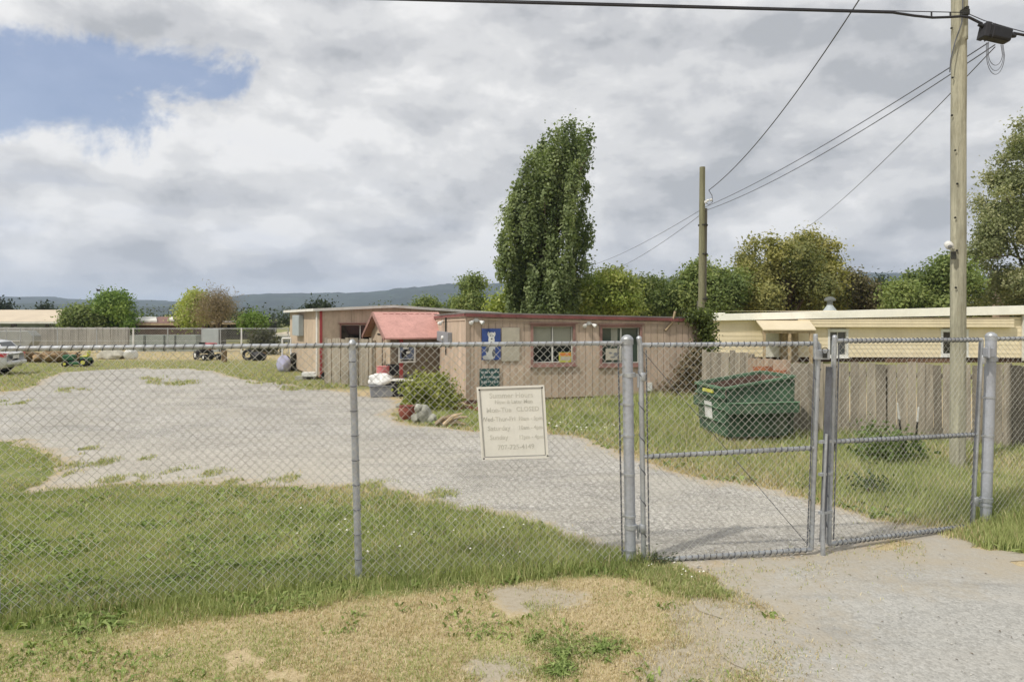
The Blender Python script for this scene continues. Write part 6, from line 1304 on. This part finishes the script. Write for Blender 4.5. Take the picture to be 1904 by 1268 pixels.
for a, z0, z1, ins, tp in ((0.12, 0.96, 1.02, 0.14, 0.2), (0.42, 0.97, 1.36, 0.10, 0.24), (0.9, 0.97, 1.44, 0.08, 0.22), (1.9, 0.95, 1.46, 0.08, 0.22), (2.6, 0.94, 1.36, 0.10, 0.26), (3.25, 0.93, 0.97, 0.14, 0.3)):
    b = len(mb.v)
    for bb, z in ((ins, z0), (tp, z1), (W_ - tp, z1), (W_ - ins, z0)): mb.v.append(tuple(CP(a, bb, z)))
    rings.append(b)
for a, b in zip(rings, rings[1:]):
    for k in range(4): mb.face((a + k, a + (k + 1) % 4, b + (k + 1) % 4, b + k), 1.0)
mb.face([rings[0] + k for k in range(4)], 1.0); mb.face([rings[-1] + k for k in range(4)][::-1], 1.0); obj('cabin', mb, 'carpaint', car, 'all')
mb = MB()
def cq4(pts, off, tint=1.0): mb.prism([CP(*p) for p in pts], off, tint)
cq4([(0.50, 0.10, 1.02), (0.95, 0.085, 1.02), (1.0, 0.195, 1.37), (0.68, 0.21, 1.35)], cv * -0.02); cq4([(1.05, 0.085, 1.02), (1.75, 0.085, 1.02), (1.75, 0.195, 1.38), (1.1, 0.195, 1.38)], cv * -0.02); cq4([(1.85, 0.085, 1.01), (2.85, 0.10, 1.0), (2.4, 0.21, 1.33), (1.85, 0.195, 1.38)], cv * -0.02)
cq4([(0.20, 0.28, 1.09), (0.20, W_ - 0.28, 1.09), (0.42, W_ - 0.32, 1.33), (0.42, 0.32, 1.33)], cu_ * 0.02 + Vector((0, 0, 0.01))); obj('window', mb, 'dark_glass', car)
for b in (0.0, W_ - 0.28):
    mb = MB(); mb.prism([CP(0.05, b + 0.0, 0.74), CP(0.05, b + 0.28, 0.76), CP(0.03, b + 0.28, 0.88), CP(0.10, b + 0.0, 0.90), CP(0.45, b - 0.005 if b == 0 else b + 0.285, 0.86)][:4], cu_ * 0.03); mb.prism([CP(0.42, -0.01, 0.80), CP(0.06, 0.015, 0.74), CP(0.06, 0.015, 0.90), CP(0.42, -0.005, 0.87)], cv * 0.02) if b == 0 else None; obj('tail_light', mb, 'tail', car)
mb = MB(); mb.bar(CP(-0.05, 0.12, 0.5), CP(-0.05, W_ - 0.12, 0.5), 0.14, 0.16); obj('bumper', mb, 'carpaint', car, False, 0.05)
mb = MB(); mb.bar(CP(-0.01, 0.6, 0.72), CP(-0.01, 1.1, 0.72), 0.02, 0.13); obj('number_plate', mb, 'white', car)
for a in (0.75, 3.35):
    for b in (0.08, W_ - 0.08):
        mb = MB(); mb.lathe(CP(a, b, 0.31), [(0.2, -0.09), (0.29, -0.1), (0.31, -0.06), (0.31, 0.06), (0.29, 0.1), (0.2, 0.09)], 20, axis=cv); wl = obj('wheel', mb, 'black', car, True); mb = MB(); mb.lathe(CP(a, b, 0.31), [(0.19, -0.1), (0.19, 0.1)], 14, axis=cv); obj('rim', mb, 'galv', wl)
mb = MB(); mb.bar(CP(0.3, 0.5, 0.27), CP(3.8, 0.5, 0.27), 0.5, 0.1); mb.bar(CP(0.3, 1.2, 0.27), CP(3.8, 1.2, 0.27), 0.5, 0.1); obj('underbody', mb, 'dark', car)

q = P(183, 60, py=540); bd = MB(); bd.blob(q, (0.20, 0.09, 0.08), 10, 6, 0.05, 1); bd.prism([q + Vector((-0.1, 0, 0.02)), q + Vector((0.12, 0, 0.02)), q + Vector((0.0, -0.42, 0.16))], (0, 0, 0.02)); bd.prism([q + Vector((-0.1, 0, 0.02)), q + Vector((0.12, 0, 0.02)), q + Vector((0.0, 0.42, 0.16))], (0, 0, 0.02))
o = obj('flying_bird', bd, 'dark', None, False); tag(o, 'tiny dark bird in the sky above the trees at left', 'bird')
# meadow weeds
bush('leafy_weed', 'dark green leafy weed clump under the pale stakes in the tall grass', G(1690, 880) + Vector((0, 0.4, 0)), [((-0.25, 0, 0.25), (0.35, 0.35, 0.25)), ((0.2, 0, 0.3), (0.35, 0.35, 0.28)), ((-0.05, 0.2, 0.38), (0.3, 0.3, 0.2))], 1300, 0.075, [(0.07, 0.11, 0.035), (0.14, 0.20, 0.06), (0.24, 0.31, 0.10)], 61, 'weed', gap=0.5)
bush('leafy_weed', 'small dark thistle clump low in the grass behind the right gate leaf', G(1612, 925), [((0, 0, 0.14), (0.16, 0.16, 0.12)), ((0.12, 0.05, 0.18), (0.12, 0.12, 0.1))], 260, 0.06, [(0.09, 0.12, 0.06), (0.17, 0.22, 0.12)], 62, 'weed', gap=0.2)
bush('leafy_weed', 'grey-green tuft of weeds at the foot of the left gate post', G(1210, 1053) + Vector((0, 0.03, 0)), [((0, 0, 0.05), (0.16, 0.07, 0.07)), ((0.16, 0.02, 0.04), (0.14, 0.07, 0.06))], 500, 0.03, [(0.05, 0.07, 0.035), (0.13, 0.16, 0.09)], 63, 'weed', gap=0.2, stretch=0.6)

# ------------------------------------------------------------------ grass
def blades(name, X, Y, Z, h, w, cols, lean=0.45, seed=1, bend=True):
    rg = np.random.default_rng(seed); n = len(X); a = rg.random(n) * 2 * np.pi; fa = rg.random(n) * 2 * np.pi
    dirx, diry = np.cos(a), np.sin(a); wx, wy = np.cos(fa) * w * 0.5, np.sin(fa) * w * 0.5; ln = lean * (0.3 + rg.random(n))
    x1 = X + dirx * h * ln * 0.35; y1 = Y + diry * h * ln * 0.35; z1 = Z + h * 0.55
    x2 = X + dirx * h * ln; y2 = Y + diry * h * ln; z2 = Z + h * np.sqrt(np.maximum(0.1, 1 - ln * ln * 0.6))
    z0 = Z - 0.01
    if bend:
        V = np.stack([np.stack([X - wx, Y - wy, z0], 1), np.stack([X + wx, Y + wy, z0], 1), np.stack([x1 + wx * .8, y1 + wy * .8, z1], 1), np.stack([x1 - wx * .8, y1 - wy * .8, z1], 1), np.stack([x2, y2, z2], 1)], 1).reshape(-1, 3)
        b = (np.arange(n) * 5)[:, None]; Fq = np.concatenate([b + [[0, 1, 2]], b + [[0, 2, 3]], b + [[3, 2, 4]]], 0); rep = 5
    else:
        V = np.stack([np.stack([X - wx, Y - wy, z0], 1), np.stack([X + wx, Y + wy, z0], 1), np.stack([x2, y2, z2], 1)], 1).reshape(-1, 3)
        b = (np.arange(n) * 3)[:, None]; Fq = b + [[0, 1, 2]]; rep = 3
    return V, Fq, np.repeat(cols, rep, 0)
def sample(poly, N, seed, px=(-350, 2150), py=(640, 1400), fuzz=0.12, ymax=60):
    """points over a plan region, denser towards the viewer's end the way one sees turf thin out"""
    rg = np.random.default_rng(seed); out = []; tot = 0
    xs_ = np.array([p[0] for p in poly]); ys_ = np.array([p[1] for p in poly]); y0, y1 = max(ys_.min() - fuzz, 3.2), min(ys_.max() + fuzz, ymax)
    while tot < N:
        k = N * 3; v = rg.random(k); Yq = 1 / (1 / y0 + (1 / y1 - 1 / y0) * v)      # density ~ 1/Y^2
        hwid = np.clip((xs_.max() - xs_.min()) / 2 + fuzz, 0, 1e9); Xq = (xs_.max() + xs_.min()) / 2 + (rg.random(k) * 2 - 1) * hwid
        ok = (np.abs(Xq) < Yq * 0.95 + 1.2) & (rg.random(k) < np.clip(6.0 / Yq, 0, 1) ** 0.7)
        Xq, Yq = Xq[ok], Yq[ok]
        f = sdf(Xq, Yq, poly) + 0.05 - (fbm(Xq * 1.3, Yq * 1.3, 5, 5) - 0.5) * 0.5 - (vn(Xq * 5, Yq * 5, 9) - 0.5) * 0.2 + (rg.random(len(Xq)) - 0.5) * fuzz
        ok = f > 0; out.append(np.stack([Xq[ok], Yq[ok]], 1)); tot += ok.sum()
        if len(out) > 60: break
    o = np.concatenate(out)[:N]; return o[:, 0], o[:, 1]
def colmix(a, b, f): return np.array(a)[None] * (1 - f[:, None]) + np.array(b)[None] * f[:, None]
GREENC = [(0.20, 0.255, 0.09), (0.385, 0.43, 0.175), (0.60, 0.60, 0.30)]
DRYC = [(0.40, 0.31, 0.18), (0.60, 0.50, 0.31), (0.78, 0.69, 0.47)]
def ramp3(c, f): f = np.clip(f, 0, 0.999) * 2; i = f.astype(int); fr = (f - i)[:, None]; c = np.array(c); return c[i] * (1 - fr) + c[np.minimum(i + 1, 2)] * fr
parts = []
rgn = np.random.default_rng(5)
def turf(poly, N, seed, hfun, dryf, w=0.006, lean=0.5, bend=True, fuzz=0.12, ymax=60, thin=0.0, holes=()):
    x, y = sample(poly, N, seed, fuzz=fuzz, ymax=ymax)
    if thin: k = fbm(x * 1.6, y * 1.6, seed + 60, 4) > thin; x, y = x[k], y[k]
    for h_, pr in holes:
        k = ~((sdf(x, y, h_) + (fbm(x * 2, y * 2, 71) - 0.5) * 0.6 > 0) & (rgn.random(len(x)) < pr)); x, y = x[k], y[k]
    n = len(x); dr = np.clip(dryf(x, y) + rgn.normal(size=n) * 0.13, 0, 1)
    pick = (rgn.random(n) < dr)
    c = np.where(pick[:, None], ramp3(DRYC, rgn.random(n)), ramp3(GREENC, fbm(x * 2.2, y * 2.2, seed + 8) * 0.7 + rgn.random(n) * 0.5 - 0.1))
    h = hfun(x, y) * (0.35 + 0.68 * rgn.random(n)); ww = w * (0.6 + 0.8 * rgn.random(n)) * np.clip(y / 6, 1, 4)
    parts.append(blades('g', x, y, np.zeros(n), h, ww, c, lean, seed, bend))
fl = [tuple(p[:2]) for p in (g0 + Vector((-3, -0.8, 0)), g0, g1, g2)]
def dfence(x, y):    # distance in front of the fence line
    yy = np.interp(x, [p[0] for p in fl], [p[1] for p in fl]); return y - yy
def hgreen(x, y):
    d = dfence(x, y); e = np.exp(-(d + 0.02) ** 2 / 0.05); left = np.clip((x + 3.2) / 3.0, 0.0, 1.0); return (0.6 + 1.7 * fbm(x * 4, y * 4, 91) ** 2) * 0.055 + 0.075 * e * (0.5 + fbm(x * 3, y * 3, 44)) * np.where(d < -0.15, 0.5, 1) + 0.085 * left * fbm(x * 1.2, y * 1.2, 45) * 1.3
def dgreen(x, y): 
    d = dfence(x, y); return np.clip((fbm(x * 0.9, y * 1.3, 47) - 0.42) * 1.9 - np.exp(-(d + 0.1) ** 2 / 0.12) * 0.5, 0.04, 0.75)
turf(GREEN, 92000, 101, hgreen, dgreen, 0.006, 0.55)
BARE1 = gp([(930, 1095), (1100, 1090), (1140, 1120), (1060, 1140), (960, 1130)]); BARE2 = gp([(860, 1215), (1000, 1210), (1020, 1268), (900, 1290), (840, 1250)]); BARE3 = gp([(1260, 1135), (1500, 1130), (1500, 1500), (1270, 1500), (1210, 1250), (1260, 1190)])
turf(FRONT, 150000, 102, lambda x, y: 0.022 + 0.028 * fbm(x * 2.5, y * 2.5, 48), lambda x, y: np.clip(0.74 + (fbm(x * 1.5, y * 1.5, 49) - 0.5) * 2.2 + (fbm(x * 5, y * 5, 92) - 0.5) * 0.9 - np.clip((-x - 1.0) * 0.12, 0, 0.35), 0.1, 1), 0.0045, 1.0, thin=0.27, holes=((BARE1, 0.8), (BARE2, 0.85), (BARE3, 0.74)))
turf(FRONT, 16000, 120, lambda x, y: 0.05 + 0.03 * fbm(x * 3, y * 3, 93), lambda x, y: np.clip(0.7 + (fbm(x * 1.5, y * 1.5, 49) - 0.5) * 2.2, 0.1, 1), 0.0042, 1.5, thin=0.54, holes=((BARE1, 0.9), (BARE2, 0.9)))
turf(TUFT, 6500, 103, lambda x, y: 0.05 + 0.05 * fbm(x * 3, y * 3, 50), lambda x, y: 0.22 + 0 * x, 0.006, 0.7)
turf(WEED, 3600, 104, lambda x, y: 0.022 + 0.02 * fbm(x * 3, y * 3, 50), lambda x, y: 0.25 + 0 * x, 0.009, 1.1, fuzz=0.35, thin=0.46)
turf(PATCH, 12000, 105, lambda x, y: 0.05 + 0 * x, lambda x, y: 0.15 + 0 * x, 0.007, 0.7, thin=0.40)
LOTD = LOT
def broad(poly, N, seed, sz, col, thin):
    x, y = sample(poly, N, seed, fuzz=0.1); k = fbm(x * 2.4, y * 2.4, seed) > thin; x, y = x[k], y[k]; n = len(x)
    parts.append(blades('g', x, y, np.full(n, 0.01), sz * (0.4 + rgn.random(n)), sz * 0.55 * (0.5 + rgn.random(n)), ramp3(col, rgn.random(n)), 2.2, seed, True))
CLOV = [(0.13, 0.19, 0.055), (0.24, 0.32, 0.095), (0.38, 0.45, 0.17)]
broad(GREEN, 14000, 130, 0.05, CLOV, 0.56); broad(FRONT, 9000, 131, 0.035, CLOV, 0.60); broad(WEED, 1500, 132, 0.035, CLOV, 0.40); broad(MEADOW, 9000, 133, 0.09, CLOV, 0.58)
def hmead(x, y): 
    d = -sdf(x, y, LOTD); return 0.06 + 0.26 * np.clip(d / 1.2, 0, 1) * (0.5 + 0.8 * fbm(x * 1.1, y * 1.1, 51)) * np.clip((x + 2.2) / 5, 0.28, 1) * (1 - 0.75 * np.exp(-((x - 4.5) ** 2 / 1.8 + (y - 11.4) ** 2 / 1.6)))
def dmead(x, y): d = -sdf(x, y, LOTD); return np.clip(0.7 - d * 1.3, 0.0, 0.75) + np.clip((fbm(x * 0.7, y * 0.7, 52) - 0.42) * 1.3, 0.0, 0.45)
turf(MEADOW, 135000, 106, hmead, dmead, 0.0065, 0.42, ymax=20)
turf(BACK, 26000, 107, lambda x, y: 0.09 + 0 * x, lambda x, y: 0.30 + np.clip((y - 33) * 0.12, 0, 0.45) + (fbm(x * 0.3, y * 0.5, 53) - 0.5) * 0.8, 0.010, 0.5, False)
EDGE = [p for p in LOT]
x, y = sample(LOT, 16000, 110, ymax=20); dd_ = sdf(x, y, LOT); k = rgn.random(len(x)) < np.exp(-dd_ / 0.16) * 0.9; x, y = x[k], y[k]; n = len(x)
x3, y3 = sample(DRIVE, 60000, 111, ymax=8); d3 = sdf(x3, y3, DRIVE); k = (rgn.random(len(x3)) < np.exp(-np.clip(d3, 0, 9) / 0.22) * (0.25 + 0.8 * (fbm(x3 * 2.2, y3 * 2.2, 88) > 0.5))) & (x3 < y3 * 0.62); x, y = np.concatenate([x, x3[k]]), np.concatenate([y, y3[k]]); n = len(x)
parts.append(blades('g', x, y, np.zeros(n), 0.035 * (0.4 + rgn.random(n)) * np.clip(y / 9, 1, 2), 0.006 * np.clip(y / 6, 1, 4) * np.ones(n), np.where((rgn.random(n) < 0.6)[:, None], ramp3(DRYC, rgn.random(n)), ramp3(GREENC, rgn.random(n))), 1.2, 12, True))
# stray tufts in the gravel
TU = [(155, 838, 16, 5), (260, 857, 13, 4), (325, 878, 12, 3.5), (352, 880, 14, 5), (390, 880, 12, 3.5), (415, 882, 8, 3), (190, 860, 22, 4), (110, 885, 22, 5), (120, 868, 26, 3), (320, 712, 50, 5), (285, 704, 24, 3), (30, 748, 26, 4), (130, 726, 30, 3), (475, 700, 40, 6), (560, 722, 45, 5), (610, 718, 40, 4), (500, 712, 40, 4), (85, 850, 30, 6), (470, 893, 30, 5), (445, 900, 30, 4), (230, 893, 40, 4), (60, 898, 40, 7), (820, 921, 30, 4), (700, 905, 30, 4), (540, 890, 20, 3)]
X_ = []; Y_ = []
for px, py, rx, ry in TU:
    n = int(60 + rx * ry * 5); a = rgn.random(n) * 6.28; r = np.sqrt(rgn.random(n)); qx = px + np.cos(a) * r * rx; qy = py + np.sin(a) * r * ry
    Yq = F * H / (qy - HY); X_.append((qx - CX) / F * Yq); Y_.append(Yq)
x = np.concatenate(X_); y = np.concatenate(Y_); n = len(x); x = x + rgn.normal(size=len(x)) * 0.06; y = y + rgn.normal(size=len(x)) * 0.15; k = fbm(x * 4, y * 2.5, 77) > 0.5; x, y = x[k], y[k]; n = len(x)
c = np.where((rgn.random(n) < 0.25)[:, None], ramp3(DRYC, rgn.random(n)), ramp3(GREENC, rgn.random(n)))
parts.append(blades('g', x, y, np.zeros(n), 0.045 * (0.5 + rgn.random(n)) * np.clip(y / 12, 1, 2), 0.007 * np.clip(y / 6, 1, 4) * np.ones(n), c, 0.8, 9, True))
Vs, Fs, Cs, o_ = [], [], [], 0
for V, Fq, Cc in parts: Vs.append(V); Fs.append(Fq + o_); Cs.append(Cc); o_ += len(V)
o = arr('grass', np.concatenate(Vs), np.concatenate(Fs), 'grassm', None, np.concatenate(Cs)); tag(o, kind='stuff')
# small white flowers and fallen petals
X_ = []; Y_ = []; Z_ = []
def spots(poly, n, seed, z):
    x, y = sample(poly, n, seed); X_.append(x); Y_.append(y); Z_.append(z * (0.4 + rgn.random(len(x))))
spots(gp([(560, 935), (800, 960), (1120, 1030), (1100, 1060), (700, 1075), (500, 1000)]), 26, 201, 0.12)
spots(gp([(1195, 1048), (1300, 1075), (1290, 1095), (1210, 1075)]), 12, 202, 0.05)
spots(gp([(1790, 985), (2100, 990), (2100, 1040), (1800, 1015)]), 90, 203, 0.03)
spots(gp([(1000, 780), (1160, 790), (1160, 812), (1010, 800)]), 45, 204, 0.08)
x, y, z = map(np.concatenate, (X_, Y_, Z_)); n = len(x); s = 0.009 * (0.7 + rgn.random(n)) * np.clip(y / 7, 1, 2)
V = np.stack([np.stack([x - s, y, z], 1), np.stack([x, y - s * .7, z + s * .4], 1), np.stack([x + s, y, z + s * .3], 1), np.stack([x, y + s * .7, z + s], 1)], 1).reshape(-1, 3)
o = arr('wildflowers', V, (np.arange(n) * 4)[:, None] + [[0, 1, 2, 3]], mat('petal_white', (0.75, 0.73, 0.66), 0.8, 0.05, 9, tint=False)); tag(o, kind='stuff')
x, y = sample(DRIVE, 90, 401, ymax=8); x2, y2 = sample(FRONT, 70, 402, ymax=8); x = np.concatenate([x, x2]); y = np.concatenate([y, y2]); n = len(x); s = 0.010 * (0.5 + rgn.random(n)); a = rgn.random(n) * 6.28; z = 0.014 + np.where(np.arange(n) > 89, 0.02, 0)
V = np.stack([np.stack([x - s * np.cos(a), y - s * np.sin(a), z], 1), np.stack([x + s * .4 * np.sin(a), y - s * .4 * np.cos(a), z + .004], 1), np.stack([x + s * np.cos(a), y + s * np.sin(a), z], 1), np.stack([x - s * .4 * np.sin(a), y + s * .4 * np.cos(a), z + .006], 1)], 1).reshape(-1, 3)
o = arr('fallen_leaves', V, (np.arange(n) * 4)[:, None] + [[0, 1, 2, 3]], mat('dead_leaf', (0.12, 0.085, 0.05), 0.8, 0.3, 9, tint=False)); tag(o, kind='stuff')
# loose stones on lot and drive
x1, y1 = sample(LOT, 3800, 301, ymax=16); x2, y2 = sample(DRIVE, 1100, 302, ymax=8); x = np.concatenate([x1, x2]); y = np.concatenate([y1, y2]); n = len(x)
s = (0.005 + 0.011 * rgn.random(n) ** 3)[:, None] * np.where(np.arange(n) < len(x1), 1.0, 0.6)[:, None]; base = np.array([[1, 0, 0.3], [0.2, 0.9, 0.2], [-0.9, 0.3, 0.3], [-0.5, -0.8, 0.2], [0.6, -0.8, 0.3], [0.1, 0, 1.0]])
V = base[None] * s[:, None] * (0.7 + 0.6 * rgn.random((n, 6, 1))) + np.stack([x, y, np.full(n, 0.008)], 1)[:, None]
Fq = np.concatenate([(np.arange(n) * 6)[:, None] + [f] for f in ([0, 1, 5], [1, 2, 5], [2, 3, 5], [3, 4, 5], [4, 0, 5])], 0)
tc_ = (0.6 + 0.8 * rgn.random(n))[:, None] * np.array([[1, 0.98, 0.94]]); o = arr('loose_stones', V.reshape(-1, 3), Fq, mat('loose_stone', (0.36, 0.355, 0.335), 0.9, 0.1, 9), None, np.repeat(tc_, 6, 0)); tag(o, kind='stuff')

# ------------------------------------------------------------------ haze
hzm = bpy.data.materials.new('haze'); hzm.use_nodes = True; t = NT(hzm.node_tree)
v = t.n('ShaderNodeVolumePrincipled', i={'Color': (0.62, 0.74, 1.0, 1), 'Density': 0.00018, 'Anisotropy': 0.2})
t.n('ShaderNodeOutputMaterial', i={'Volume': v.outputs[0]})
mb = MB(); mb.box((0, 0, 110), (9700, 0, 0), (0, 9700, 0), (0, 0, 111.5)); o = obj('haze', mb, hzm); tag(o, kind='stuff')
S.cycles.volume_bounces = 1 if hasattr(S, 'cycles') else 0
